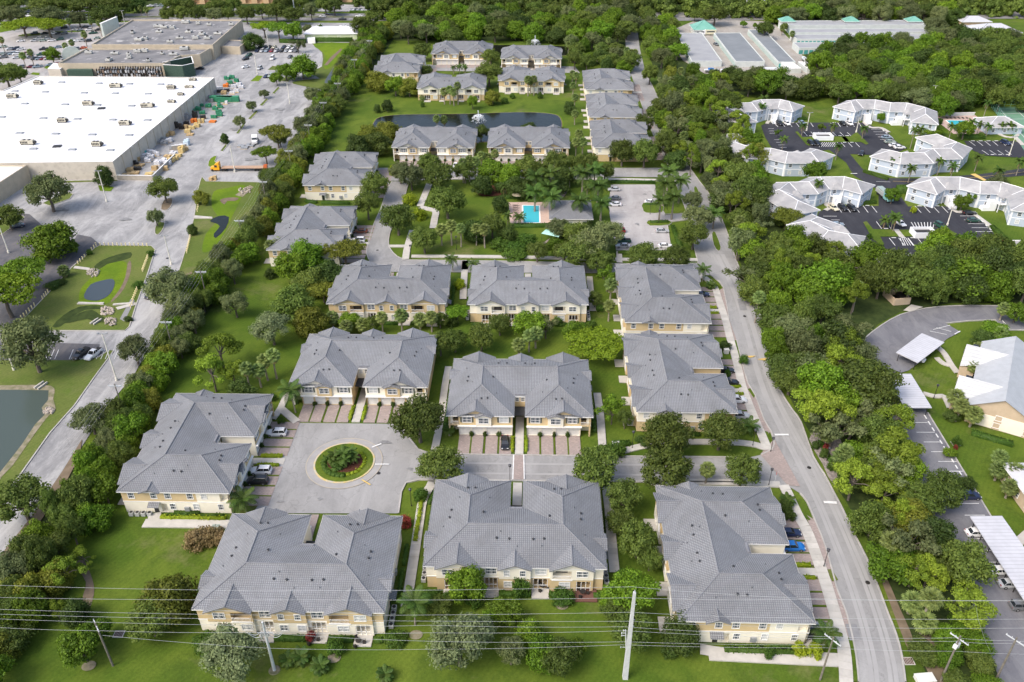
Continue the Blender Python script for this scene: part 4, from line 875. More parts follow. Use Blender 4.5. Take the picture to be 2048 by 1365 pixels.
# (centre x, y, turn, colouring, sides hidden from the photo's side, label)
TH = [
 (-38.2, 106.0, -1.57, 'T', {'garage', 'left'}, 'tan over cream townhouse nearest the camera at lower left, three gables over its patios'),
 (0.6, 115.4, -1.55, 'C', {'garage'}, 'cream over tan townhouse at bottom centre with patios and a brown deck behind it'),
 (39.8, 108.4, -91.7, 'T', {'left'}, 'townhouse at lower right with two blue cars on its drives beside the main street'),
 (-67.7, 140.5, -91.5, 'T', {'left'}, 'townhouse left of the roundabout with white cars on its brick drives'),
 (-36.3, 171.2, 178.5, 'C', {'patio', 'left'}, 'cream townhouse with garages facing the roundabout and a coconut palm at its corner'),
 (1.9, 159.5, 178.6, 'T', {'patio'}, 'tan townhouse in the middle with one black car on its brick drive'),
 (-34.6, 210.1, -0.4, 'T', {'garage', 'left'}, 'tan townhouse behind a row of short palms, left of the paved walk below the park'),
 (4.7, 209.2, -0.95, 'C', {'garage'}, 'cream townhouse right of the paved walk below the park'),
 (42.0, 204.4, -92.0, 'T', {'left'}, 'townhouse beside the main street just below the clubhouse parking lot'),
 (40.0, 165.8, -91.6, 'C', {'left'}, 'cream over tan end townhouse above the street junction with two round trees in front'),
 (-63.9, 300.1, -90.4, 'T', {'left'}, 'townhouse left of the park loop road with an arched entry under a small canopy'),
 (-64.3, 248.3, -90.5, 'T', {'left'}, 'townhouse beside the left bend of the loop road with a brown and a white car'),
 (-31.1, 333.8, 178.3, 'C', {'patio'}, 'cream townhouse below the park pond, left of the pair facing the park'),
 (7.3, 333.3, 178.0, 'T', {'patio'}, 'townhouse below the park pond, right of the pair facing the park'),
 (-28.8, 416.0, -1.2, 'C', {'garage'}, 'cream over tan townhouse on the lawn above the pond, behind tall palms'),
 (10.8, 428.0, -3.4, 'T', {'garage'}, 'tan townhouse on the lawn above the pond with a pair of palms before it'),
 (-58.1, 450.0, -92.0, 'C', {'left'}, 'plain grey-roofed townhouse at the far left end of the estate beside a round dark tree'),
 (-27.0, 481.5, 178.0, 'T', {'patio'}, 'far townhouse with garages and three small palms in front, left of the far pair'),
 (11.5, 471.0, 177.5, 'C', {'patio'}, 'far townhouse in front of the small fountain, right of the far pair'),
 (48.0, 417.5, -92.0, 'C', {'left'}, 'farthest of the three townhouses in line beside the upper main street'),
 (46.5, 376.0, -92.0, 'T', {'left'}, 'middle of the three townhouses in line beside the upper main street'),
 (45.2, 337.7, -92.0, 'C', {'left'}, 'nearest of the three townhouses in line beside the upper main street'),
]
TW = []
def drive(parent_m, x, y0, y1, w):
 pass
dr_me = MB(); dr_me.box(-1.35, 1.35, 0, 6.6, 0.0, 0.21); dr_me = dr_me.mesh('driveway', paver)
ap_me = MB(); ap_me.box(-0.95, 0.95, 0, 13.4, 0, 0.225); ap_me = ap_me.mesh('entry_walk', concrete)
for i, (x, y, a, c, hide, lab) in enumerate(TH):
 src = protoT if c == 'T' else protoC
 if c not in used: used[c] = o = src
 else: o = copy_tree(src, None, hide)
 o.location = (x, y, 0.12); o.rotation_euler = (0, 0, R(a))
 tag(o, lab, 'townhouse', 'townhouses with grey tile roofs')
 Mx = Matrix.Translation((x, y, 0)) @ Matrix.Rotation(R(a), 4, 'Z'); TW.append(Mx)
 if 1:
  for s in (-1, 1):
   for dx in (3.15, 6.3, 9.55, 12.45):
    p = Mx @ Vector((s * dx, 10.9, 0)); d = link('driveway', dr_me, None, p, R(a)); d['kind'] = 'structure'
 if 1:
  p = Mx @ Vector((0, 4.0, 0)); d = link('entry_walk', ap_me, None, p, R(a)); d['kind'] = 'structure'
# ------------------------------------------------------------------ blue-grey apartment chains
apt_roof = mat('pale_shingle_roof', (0.33, 0.325, 0.325, 1), (0.26, 0.26, 0.265, 1), 0.35, 0.85, 0.3, 6, c3=(0.40, 0.395, 0.39, 1), s3=0.2)
apt_wall = mat('pale_blue_siding', (0.42, 0.48, 0.56, 1), (0.46, 0.52, 0.60, 1), 0.3, 0.85)
apt_trim = mat('white_apartment_trim', (0.80, 0.81, 0.82, 1), None, rough=0.7)
def apartment(pts, hw, label, ze=5.6, rise=2.3, stairs=(), wall=None, roofm=None, cat='apartment building', name='apartment_building', panes=True, inner=1):
 root = thing(name, label, cat, group='blue-grey apartment buildings' if cat == 'apartment building' else None)
 P = [Vector((p[0], p[1], 0)) for p in pts]; n = len(P)
 def off(i, w):
  d0 = (P[i] - P[i - 1]).normalized() if i > 0 else (P[1] - P[0]).normalized(); d1 = (P[i + 1] - P[i]).normalized() if i < n - 1 else d0
  nn = Vector((-(d0 + d1).y, (d0 + d1).x, 0)).normalized(); k = w / max(0.5, nn.dot(Vector((-d0.y, d0.x, 0)))); return P[i] + nn * k
 e = 0.6; L = [off(i, hw + e) for i in range(n)]; Rr = [off(i, -hw - e) for i in range(n)]
 dA, dB = (P[0] - P[1]).normalized(), (P[-1] - P[-2]).normalized()
 La, Ra = L[0] + dA * e, Rr[0] + dA * e; Lb, Rb = L[-1] + dB * e, Rr[-1] + dB * e
 ridge = [p.copy() for p in P]; ridge[0] = P[0] - dA * hw * 0.95; ridge[-1] = P[-1] - dB * hw * 0.95
 z = lambda p, h: (p.x, p.y, h); zr = ze + rise
 Lx = [La] + L[1:-1] + [Lb]; Rx = [Ra] + Rr[1:-1] + [Rb]
 b = MB()
 for i in range(n - 1):
  uvface(b, [z(Lx[i], ze), z(Lx[i + 1], ze), z(ridge[i + 1], zr), z(ridge[i], zr)]); uvface(b, [z(Rx[i], ze), z(Rx[i + 1], ze), z(ridge[i + 1], zr), z(ridge[i], zr)])
 uvface(b, [z(La, ze), z(Ra, ze), z(ridge[0], zr)]); uvface(b, [z(Lb, ze), z(Rb, ze), z(ridge[-1], zr)])
 rf = b.build('roof', roofm or apt_roof, root)
 c = MB()
 for i in range(n - 1): c.tube(z(ridge[i], zr + .03), z(ridge[i + 1], zr + .03), 0.1, n=5)
 for i in range(1, n - 1):
  for q in (L[i], Rr[i]): c.tube(z(ridge[i], zr + .03), z(q, ze + .03), 0.1, n=5)
 for q, rr in ((La, ridge[0]), (Ra, ridge[0]), (Lb, ridge[-1]), (Rb, ridge[-1])): c.tube(z(rr, zr + .03), z(q, ze + .03), 0.1, n=5)
 c.build('ridge_cap', apt_trim, rf)
 out = Rx + Lx[::-1]
 g_ = MB()
 for i in range(len(out)):
  p, q = out[i], out[(i + 1) % len(out)]; g_.face([z(p, ze - .25), z(q, ze - .25), z(q, ze - .01), z(p, ze - .01)])
 g_.build('gutter', apt_trim, root)
 s_ = MB()
 for i in range(n - 1): s_.face([z(Rx[i], ze - .25), z(Lx[i], ze - .25), z(Lx[i + 1], ze - .25), z(Rx[i + 1], ze - .25)])
 s_.build('soffit', apt_trim, root)
 wl, tr = MB(), MB()
 WL = [off(i, hw) for i in range(n)]; WR = [off(i, -hw) for i in range(n)]
 loop = WR + WL[::-1]; m = len(loop)
 for i in range(m):
  p, q = loop[i], loop[(i + 1) % m]; ln = (q - p).length; d = (q - p) / ln
  k = max(1, int(ln / 4.2)); ops = []
  if panes:
   for j in range(k):
    u = ln * (j + 0.5) / k
    for v in (0.95, 3.65): ops.append((u - 0.55, u + 0.55, v, v + 1.25))
  facade(wl, p, q, 0, ze - .2, ops, 0.12)
  for o in ops: window(root, p, d, *o, 'all', 'sash')
  mm = Matrix.Translation(p) @ Matrix.Rotation(math.atan2(d.y, d.x), 4, 'Z')
  tr.box(0, ln, -0.07, -0.005, 2.7, 2.95, 0, mm, True); tr.box(-0.02, 0.45, -0.09, 0.0, 0, ze - .25, 0, mm, True); tr.box(ln - 0.45, ln + 0.02, -0.09, 0.0, 0, ze - .25, 0, mm, True)
 wl.build('wall', wall or apt_wall, root); tr.build('corner_trim', apt_trim, root)
 for (x, y, rz) in stairs:
  M_ = Matrix.Translation((x, y, 0)) @ Matrix.Rotation(R(rz), 4, 'Z')
  pr = MB(); h = 2.5
  for k in range(4):
   A = [(-h, -h), (h, -h), (h, h), (-h, h)][k]; B_ = [(h, -h), (h, h), (-h, h), (-h, -h)][k]
   uvface(pr, [M_ @ Vector((A[0], A[1], ze - .3)), M_ @ Vector((B_[0], B_[1], ze - .3)), M_ @ Vector((0, 0, ze + 1.9))])
  pr.build('stair_roof', roofm or apt_roof, root)
  st = MB()
  for k in range(10): st.box(-1.0, 1.0, -7.0 + k * 0.45, -6.5 + k * 0.45, 0, 0.28 * (k + 1), 0, M_, True)
  st.box(-1.15, -1.0, -7.2, -2.4, 0.0, 1.4, 0, M_, True); st.box(1.0, 1.15, -7.2, -2.4, 0.0, 1.4, 0, M_, True)
  st.box(-1.15, -1.0, -5, -2.4, 1.4, 3.6, 0, M_, True); st.box(1.0, 1.15, -5, -2.4, 1.4, 3.6, 0, M_, True); st.box(-2.3, 2.3, -2.4, 1.0, 2.7, 2.95, 0, M_, True)
  for sx in (-1, 1): st.box(sx * 2.2 - .12, sx * 2.2 + .12, -2.4, -2.16, 0, ze - .3, 0, M_, True)
  st.build('stair', apt_trim, root)
 return root
# the chain seen whole in the photo, as offsets from its free end; the others repeat it turned or mirrored
CHN = [(0, 0), (-6.6, 6.2), (-15.5, 6.0), (-20.8, 1.6), (-28.0, 1.2), (-33.3, -5.5), (-27.8, -19.5)]
def chain(ax, ay, mx, my, label, sub=None):
 pts = [(ax + mx * p[0], ay + my * p[1]) for p in (CHN if sub is None else CHN[sub[0]:sub[1]])]
 if mx * my < 0: pts = pts[::-1]
 st = [(ax - mx * 10.5, ay + my * 2.6, 0 if my > 0 else 180)]
 if sub is None: st.append((ax - mx * 27.0, ay - my * 5.0, 90 if mx > 0 else -90) if my > 0 else (ax - mx * 27.0, ay - my * 5.0, 90 if mx > 0 else -90))
 return apartment(pts, 5.0, label, stairs=st)
e1 = G(1606, 219, 5.6); chain(e1.x - 2, e1.y + 1, 1, 1, 'blue-grey apartment building at the upper left corner of the far black car park')
e3 = G(1748, 381, 5.6); chain(e3.x - 2, e3.y + 1, 1, 1, 'blue-grey apartment building at the upper left corner of the near black car park')
e2 = G(1682, 220, 5.6); chain(e2.x + 2, e2.y + 1, -1, 1, 'blue-grey apartment building at the upper right corner of the far black car park')
e4 = G(1836, 382, 5.6); chain(e4.x + 2, e4.y + 1, -1, 1, 'blue-grey apartment building at the upper right corner of the near black car park')
e5 = G(1652, 303, 5.6); chain(e5.x - 2, e5.y - 1, 1, -1, 'blue-grey apartment building at the lower left corner of the far black car park')
e6 = G(1735, 303, 5.6); chain(e6.x + 3, e6.y - 2, -1, -1, 'blue-grey apartment building with screened porches beside the bend of the black road')
e7 = G(1650, 440, 5.6)
apartment([(e7.x, e7.y), (e7.x - 7, e7.y - 5.5), (e7.x - 3.5, e7.y - 13), (e7.x + 6, e7.y - 17.5)], 5.0, 'blue-grey apartment roofs left of the near car park with trees in front', stairs=[(e7.x + 2.6, e7.y - 8, 90)])
e8 = G(1797, 527, 5.6)
apartment([(e8.x - 5, e8.y + 1.5), (e8.x + 5.5, e8.y + 1.0)], 5.0, 'short blue-grey apartment roof showing between two big trees')
e9 = G(2046, 482, 5.6); apartment([(e9.x + 2, e9.y), (e9.x + 3, e9.y - 14)], 4.6, 'blue-grey apartment block cut by the right edge below the near car park')
# pool house
ph = G(1998, 246, 3.2)
def hip_house(name, label, cat, cx, cy, w, d, ze, rise, wallm, roofm, rz=0, wins=True, ridge=0.3, trim=None):
 root = thing(name, label, cat, (cx, cy, 0.1), R(rz)); b = MB(); e = 0.7; X_, Y_ = w / 2 + e, d / 2 + e; rx = max(0.05, X_ - Y_) if X_ > Y_ else 0.05
 q = [(-X_, -Y_, ze), (X_, -Y_, ze), (X_, Y_, ze), (-X_, Y_, ze)]; r0, r1 = (-rx, 0, ze + rise), (rx, 0, ze + rise)
 uvface(b, [q[0], q[1], r1, r0]); uvface(b, [q[2], q[3], r0, r1]); uvface(b, [q[1], q[2], r1]); uvface(b, [q[3], q[0], r0]); rf = b.build('roof', roofm, root)
 c = MB(); c.tube(r0, r1, .12, n=5)
 for k, rr in ((0, r0), (1, r1), (2, r1), (3, r0)): c.tube(rr, q[k], .12, n=5)
 c.build('ridge_cap', trim or cap_m, rf)
 g_ = MB()
 for i in range(4):
  p, s = q[i], q[(i + 1) % 4]; g_.face([(p[0], p[1], ze - .25), (s[0], s[1], ze - .25), (s[0], s[1], ze - .01), (p[0], p[1], ze - .01)])
 g_.face([(p[0], p[1], ze - .25) for p in q][::-1]); g_.build('gutter', white_t, root)
 wl = MB(); cs = [(-w / 2, -d / 2), (w / 2, -d / 2), (w / 2, d / 2), (-w / 2, d / 2)]
 for i in range(4):
  p, s = cs[i], cs[(i + 1) % 4]; ln = math.dist(p, s); dd = Vector((s[0] - p[0], s[1] - p[1], 0)) / ln; k = max(1, int(ln / 4)); ops = []
  if wins:
   for j in range(k): u = ln * (j + .5) / k; ops.append((u - .6, u + .6, 1.0, 2.2))
  facade(wl, p, s, 0, ze - .1, ops, .12)
  for o in ops: window(root, p, dd, *o, 'all', 'sash')
 wl.build('wall', wallm, root); return root
hip_house('pool_house', 'small blue-grey pool house with a grey hip roof beside the turquoise pool', 'pool house', ph.x, ph.y, 15, 12, 3.2, 2.8, apt_wall, apt_roof, 0, trim=apt_trim)
cl = G(1141, 419, 3.6)
hip_house('clubhouse', 'clubhouse with a grey tile hip roof between tall palms beside the park pool', 'clubhouse', cl.x, cl.y, 13.6, 14.5, 3.4, 3.0, cream_s, tile, -1.5)
# carports
metal_roof = mat('ribbed_white_metal', (0.50, 0.50, 0.52, 1), (0.44, 0.44, 0.46, 1), 0.8, 0.45, metal=0.0)
def ribbed(name, base, ribw=0.45, ang=0.0):
 m, nt, bs = nodes_of(name); v = posvec(nt); mp = nnode(nt, 'ShaderNodeMapping'); mp.inputs['Rotation'].default_value = (0, 0, ang); nt.links.new(v, mp.inputs[0])
 wv = nnode(nt, 'ShaderNodeTexWave', wave_type='BANDS', wave_profile='SAW'); wv.bands_direction = 'X'; wv.inputs['Scale'].default_value = 0.314 / ribw; nt.links.new(mp.outputs[0], wv.inputs[0])
 k = ramp(nt, wv.outputs['Fac'], 0.86, 0.92); c = mixcol(nt, ramp(nt, noise(nt, v, 0.5, 5), .4, .7), base, tuple(x * .86 for x in base[:3]) + (1,))
 c = mixcol(nt, k, c, tuple(x * .62 for x in base[:3]) + (1,)); nt.links.new(c, bs.inputs['Base Color']); bs.inputs['Roughness'].default_value = .5
 MATS[name] = m; return m
def carport(pts, label, z=2.7, rib=0.0, n=6):
 W = [G(p[0], p[1], z) for p in pts]; root = thing('carport', label, 'carport', (0, 0, 0), group='white metal carports'); b = MB()
 b.face(W); b.face([w - Vector((0, 0, .18)) for w in W][::-1])
 for i in range(4):
  p, q = W[i], W[(i + 1) % 4]; b.face([p - Vector((0, 0, .18)), q - Vector((0, 0, .18)), q, p])
 b.build('roof', ribbed('ribbed_metal_%d' % round(math.degrees(rib)), (0.52, 0.52, 0.545, 1), 0.9, rib), root)
 for i in range(n):
  t = (i + .15) / (n - .7); t = min(t, 0.98)
  for A, B_ in ((W[0], W[1]), (W[3], W[2])):
   pass
 for k in range(n):
  t = 0.03 + 0.94 * k / (n - 1)
  for (A, B_), s in (((W[0], W[3]), .12), ((W[1], W[2]), .12)):
   p = A.lerp(B_, t); o_ = (W[1] - W[0]) * (s if A is W[0] else -s); pp = p + o_
   m = MB(); m.tube((pp.x, pp.y, 0), (pp.x, pp.y, z - .18), .09, n=6); m.build('post', bronze, root)
 return root
# order: the two short-side corners first
carport([(1792, 705), (1836, 726), (1889, 685), (1843.7, 666.6)], 'white metal carport over a parked car where the office road bends', rib=R(-41), n=4)
carport([(1770.8, 748), (1822, 748), (1864, 816), (1809.5, 816)], 'white metal carport half under a big oak at the head of the stall row', rib=R(90), n=5)
carport([(1940, 1033), (2004, 1032), (2166, 1262), (2088, 1262)], 'long white metal carport at the lower right corner over parked cars', rib=R(90), n=9)
# tan office with the white metal roof
def office():
 root = thing('office_building', 'tan two-storey building with a pale standing-seam gable roof at the right edge', 'building')
 ze, zr = 4.8, 8.6; A = G(1935, 811, ze); Bq = G(1963.5, 683, ze); C0 = G(2009.7, 810.6, zr); C1 = G(2032.8, 676.5, zr)
 d = (Bq - A).normalized(); n = Vector((d.y, -d.x, 0)); w = (C0 - A).dot(n); L = (Bq - A).length
 M_ = Matrix.Translation((A.x, A.y, 0)) @ Matrix(((n.x, d.x, 0, 0), (n.y, d.y, 0, 0), (0, 0, 1, 0), (0, 0, 0, 1)))
 rm = ribbed('office_metal_roof', (0.42, 0.435, 0.45, 1), 0.6, -math.atan2(d.x, d.y) * -1 + R(90))
 b = MB(); q = lambda x, y, z: M_ @ Vector((x, y, z))
 uvface(b, [q(0, 0, ze), q(w, 0, zr), q(w, L, zr), q(0, L, ze)]); uvface(b, [q(2 * w, 0, ze), q(2 * w, L, ze), q(w, L, zr), q(w, 0, zr)])
 b.build('roof', rm, root)
 for y0 in (6.5, 22.0):
  g_ = MB(); hw = 3.4
  zz = ze + 3.4; back = w * 0.93
  uvface(g_, [q(-3.4, y0 - hw, ze - 1.2), q(-3.4, y0, zz), q(back, y0, zz), q(0, y0 - hw, ze)]); uvface(g_, [q(-3.4, y0 + hw, ze - 1.2), q(0, y0 + hw, ze), q(back, y0, zz), q(-3.4, y0, zz)])
  g_.build('gable_roof', rm, root)
  wf = MB(); p0, p1 = q(-3.2, y0 + hw - .4, 0), q(-3.2, y0 - hw + .4, 0)
  facade(wf, p0, p1, 0, ze - 0.9, [(1.4, 4.6, 0.1, 2.6, 1.5)]); wf.face([q(-3.2, y0 + hw - .4, ze - .9), q(-3.2, y0 - hw + .4, ze - .9), q(-3.2, y0, zz - .15)])
  facade(wf, q(0, y0 + hw - .4, 0), p0, 0, ze - 1.0); facade(wf, p1, q(0, y0 - hw + .4, 0), 0, ze - 1.0); wf.build('entry_wall', MATS['tan_office_wall'], root)
  hole = MB(); hole.box(-1.9, -0.6, y0 + 0.3, y0 + 1.9, zz - 1.35, zz - 0.55, 0, M_, True); hole.build('roof_opening', dark_glass, root)
 wl = MB(); wf_ = q(0.5, 0.6, 0), q(2 * w - .5, .6, 0)
 facade(wl, q(.5, L - .6, 0), q(.5, .6, 0), 0, ze); facade(wl, wf_[0], wf_[1], 0, ze); wl.face([q(.5, .6, ze), q(2 * w - .5, .6, ze), q(w, .6, zr - .15)]); facade(wl, wf_[1], q(2 * w - .5, L - .6, 0), 0, ze)
 wl.build('wall', MATS['tan_office_wall'], root)
 dd = (wf_[1] - wf_[0]).normalized(); x = 1.0
 for k in range(4):
  pn = MB(); mm = Matrix.Translation(wf_[0]) @ Matrix.Rotation(math.atan2(dd.y, dd.x), 4, 'Z'); pn.box(x, x + 4.6, -.15, -.02, 0.2, 3.4 + min(k, 3 - k) * 0.5, 0, mm, True); pn.build('wall_panel', cream_s, root)
  for v in (0.6, 2.6): window(root, wf_[0], dd, x + 4.75, x + 6.05, v, v + 1.2, 'all', 'plain')
  x += 6.2
 return root
mat('tan_office_wall', (0.52, 0.41, 0.29, 1), (0.46, 0.36, 0.25, 1), .8, .9)
office()
o_ = G(2062, 968, 4.5); hip_house('office_building', 'grey roof corner of a second office among palms at the right edge', 'building', o_.x + 6, o_.y - 4, 16, 20, 4.2, 2.8, MATS['tan_office_wall'], metal_roof)
# ------------------------------------------------------------------ box buildings
store_roof = mat('white_membrane_roof', (0.72, 0.72, 0.73, 1), (0.66, 0.66, 0.68, 1), 0.15, 0.6, c3=(0.58, 0.58, 0.61, 1), s3=0.05, lo3=.55, hi3=.75)
store_wall = mat('pale_store_wall', (0.56, 0.51, 0.43, 1), (0.50, 0.46, 0.39, 1), 0.3, 0.9, c3=(0.42, 0.38, 0.32, 1), s3=0.4)
grey_flat = mat('dirty_grey_roof', (0.22, 0.215, 0.215, 1), (0.13, 0.13, 0.135, 1), 0.12, 0.9, c3=(0.42, 0.41, 0.40, 1), s3=0.16, lo3=0.6, hi3=0.66)
tan_wall2 = mat('tan_plaza_wall', (0.50, 0.43, 0.32, 1), (0.43, 0.37, 0.28, 1), 0.4, 0.9)
def block(name, label, cat, pts, z, roofm, wallm, par=0.7, group=None, parts=None):
 root = thing(name, label, cat, group=group); P = [Vector((p[0], p[1], 0)) for p in pts]
 if sum((P[i].x * P[(i + 1) % len(P)].y - P[(i + 1) % len(P)].x * P[i].y) for i in range(len(P))) < 0: P.reverse()
 wl = MB(); n = len(P)
 def inset(i, k):
  d0 = (P[i] - P[i - 1]).normalized(); d1 = (P[(i + 1) % n] - P[i]).normalized(); nn = Vector((-(d0 + d1).y, (d0 + d1).x, 0)).normalized(); return P[i] + nn * (k / max(.4, nn.dot(Vector((-d0.y, d0.x, 0)))))
 I = [inset(i, .45) for i in range(n)]
 for i in range(n):
  j = (i + 1) % n; facade(wl, P[i], P[j], 0, z + par)
  if par:
   wl.face([(I[j].x, I[j].y, z), (I[i].x, I[i].y, z), (I[i].x, I[i].y, z + par), (I[j].x, I[j].y, z + par)])
 wl.build('wall', wallm, root)
 if par:
  cp = MB()
  for i in range(n):
   j = (i + 1) % n; cp.face([(P[i].x, P[i].y, z + par + .004), (P[j].x, P[j].y, z + par + .004), (I[j].x, I[j].y, z + par + .004), (I[i].x, I[i].y, z + par + .004)])
  cp.build('parapet_cap', white_t if wallm is store_wall else wallm, root)
 rf = MB(); q = I if par else P
 for t in tessellate_polygon([q]):
  A = [(q[k].x, q[k].y, z) for k in t]
  if (Vector(A[1]) - Vector(A[0])).cross(Vector(A[2]) - Vector(A[0])).z < 0: A.reverse()
  rf.face(A)
 rf.build('roof', roofm, root); return root
st = block('store', 'huge white-roofed warehouse store with rooftop units and pale walls', 'store', [(-152.3, 305.0), (-148.0, 421), (-238, 425), (-243, 400), (-262, 398), (-266, 372), (-290, 370), (-292, 302)], 7.0, store_roof, store_wall, 0.35)
sw = block('store_wing', 'low tan wing with a white roof before the warehouse store at left', 'store', [(-184.6, 303.5), (-188, 262), (-230, 262), (-230, 303.5)], 6.2, store_roof, tan_wall2, 0.5)
sg = MB()
for i in range(1, 15):                                        # wall joints of the long right wall
 y = 305 + i * 7.7; x = -152.3 + (y - 305) * 4.3 / 116; sg.box(x - .02, x + .14, y - .18, y + .18, 0, 7.2, 0, None, True)
o = sg.build('pilaster', MATS['tan_plaza_wall'], st)
rtu = {}
for k in range(3):
 b = MB(); w = 2.2 + .5 * k
 b.box(-w, w, -1.2, 1.2, .5, 2.1, 0, None, True); b.box(-w + .2, -w + .5, -1, 1, 0, .5, 1); b.box(w - .5, w - .2, -1, 1, 0, .5, 1); b.box(w, w + .9, -.9, .9, .6, 1.6, 1, None, True)
 b.tube((-w * .4, 0, 2.1), (-w * .4, 0, 2.35), .7, .7, 10, 1); b.tube((w * .35, 0, 2.1), (w * .35, 0, 2.35), .7, .7, 10, 1)
 for j in range(5): b.box(-w + .3 + j * .75, -w + .8 + j * .75, -1.24, -1.2, .8, 1.8, 1, None, True)
 rtu[k] = b.mesh('rooftop_unit', [mat('khaki_unit_metal', (0.55, 0.51, 0.40, 1), (0.46, 0.43, 0.34, 1), 1, .6), bronze])
for i, (x, y) in enumerate([(245, 535), (80, 622), (740, 555), (1095, 565), (565, 668), (943, 682), (400, 778), (800, 795), (180, 920), (622, 930), (1232, 512), (1210, 558), (1155, 605), (1097, 652)]):
 p = G(x / 3.2, y / 3.2 + 2, 7.0); o = link('rooftop_unit', rtu[i % 3], None, p, R(-2 + (i * 7) % 9))
 o.scale = (.6, .6, .6) if i > 9 else (.82, .82, .9)
 tag(o, ['khaki box rooftop unit', 'khaki rooftop unit with twin fans', 'long khaki rooftop unit'][i % 3] + ' number %d from the far right corner of the white store roof' % (14 - i), 'rooftop unit', 'rooftop units on the white store')
 o['label'] = ('small' if i > 9 else 'large') + ' khaki rooftop unit on the white store roof, ' + ['farthest at left', 'at the left edge', 'top centre', 'second from top right', 'centre left beside a dark hatch', 'centre right', 'lower centre left', 'lower centre right', 'nearest at left', 'nearest in the middle', 'at the far right corner', 'second from the far right corner', 'third from the far right corner', 'fourth from the far right corner'][i]
skl = MB(); skl.box(-1.5, 1.5, -.8, .8, 0, .35, 1); skl.box(-1.25, 1.25, -.55, .55, .35, .5, 1, None, True); skm = skl.mesh('skylight', [white_t, mat('milky_dome', (0.30, 0.32, 0.34, 1))])
for x, y in [(395, 530), (635, 537), (830, 540), (1030, 543), (97, 587), (290, 592), (540, 598), (738, 601), (948, 604), (160, 667), (418, 672), (625, 676), (843, 681), (13, 753), (278, 760), (497, 765), (723, 770), (945, 772), (128, 855), (357, 860), (592, 865), (827, 868), (215, 956), (463, 961), (706, 965)]:
 p = G(x / 3.2, y / 3.2, 7.0); link('skylight', skm, st, p, R(-2))
for x, y in ((650, 697), (367, 940)):
 p = G(x / 3.2, y / 3.2, 7.0); b = MB(); b.box(-1.5, 1.5, -1.2, 1.2, 0, .4); b.build('roof_hatch', bronze, st, p, R(8))
for yy in (322, 341, 362, 384, 404):                          # welded roof seams
 b = MB(); b.box(-285 if yy < 370 else -236, -151.6 + (yy - 305) * .037, yy - .12, yy + .12, 7.0, 7.03); b.build('roof_seam', mat('seam_grey', (0.62, 0.62, 0.65, 1)), st)
b = MB(); b.box(-170, -156, 421, 421.3, 0, 7); b.build('awning_row', mat('orange_awning', (0.55, 0.22, 0.10, 1)), st)
B2 = block('plaza_building', 'large grey-roofed plaza building with tan walls beyond the store', 'plaza building', [(-167.5, 483.8), (-168.5, 549), (-238, 550.5), (-236.5, 486)], 7.5, grey_flat, tan_wall2, .8)
B3 = block('plaza_building', 'lower grey-roofed wing between the store and the large plaza building', 'plaza building', [(-240.3, 451.5), (-183.4, 450.6), (-180.2, 467.0), (-170.4, 469.0), (-168.8, 483.4), (-236.5, 483.4), (-238.6, 483.4)], 6.0, grey_flat, tan_wall2, .8)
block('loading_dock', 'small tan loading bay box on the right wall of the plaza building', 'loading bay', [(-167.3, 497), (-156, 495), (-155, 510), (-167.3, 512)], 4.2, grey_flat, tan_wall2, .4)
lt = mat('pale_roof_box', (0.50, 0.50, 0.47, 1), (0.38, 0.38, 0.36, 1), 1, .7)
for i, (x, y) in enumerate([(1010, 175), (1050, 180), (1105, 185), (1150, 250), (890, 262), (930, 255), (1395, 222), (1255, 250), (1330, 250), (850, 215), (1020, 210), (1210, 210), (1295, 225), (1090, 275), (1190, 150), (1270, 158), (1340, 165), (1480, 165), (825, 355), (880, 338), (930, 335), (735, 350), (700, 392), (830, 375), (950, 395), (1040, 350), (1180, 320), (1110, 355), (570, 345)]):
 z = 6.0 if y > 300 else 7.5; p = G(x / 3.2, y / 3.2, z); b = MB(); w = rnd.uniform(.8, 2.4); d = rnd.uniform(.8, 1.8); b.box(-w, w, -d, d, .3, rnd.uniform(1, 1.8), 0, None, True); b.box(-w * .8, w * .8, -d * .8, d * .8, 0, .3, 1)
 b.tube((0, 0, 1), (0, 0, 1.9), d * .5, d * .5, 8, 1)
 b.build('rooftop_equipment', [lt, bronze], B3 if y > 300 else B2, p, R(rnd.uniform(-10, 10)))
# signboard backs, canopies, garden centre
def wallslab(name, label, cat, a, c, z0, z1, t, m, z=0):
 A, Bq = G(*a, z), G(*c, z); d = Bq - A; ln = d.length; M_ = Matrix.Translation((A.x, A.y, 0)) @ Matrix.Rotation(math.atan2(d.y, d.x), 4, 'Z')
 b = MB(); b.box(0, ln, -t / 2, t / 2, z0, z1, 0, M_, True); b.box(-.15, ln + .15, -t / 2 - .1, t / 2 + .1, z1, z1 + .2, 1, M_, True)
 o = b.build(name, [m, white_t]); tag(o, label, cat); return o
pale_green = mat('pale_green_wall', (0.50, 0.56, 0.52, 1), (0.44, 0.50, 0.46, 1), .5)
wallslab('sign_wall', 'tall pale green parapet wall standing at the left corner of the plaza roof', 'wall', (209, 78), (240, 64), 0, 9, 1.2, pale_green)
b = MB(); pg = G(148, 126); b.loft([[(math.cos(t) * 5, yy, 4 + math.sin(t) * 5) for t in [k * math.pi / 8 for k in range(17)]] for yy in (-.4, .4)]); tag(b.build('sign_wall', pale_green, None, (pg.x, pg.y, 0), R(25)), 'round pale green sign back rising over the plaza entrance', 'sign')
mesh_g = mat('dark_green_mesh', (0.03, 0.065, 0.045, 1), (0.05, 0.09, 0.065, 1), 1.5, .8)
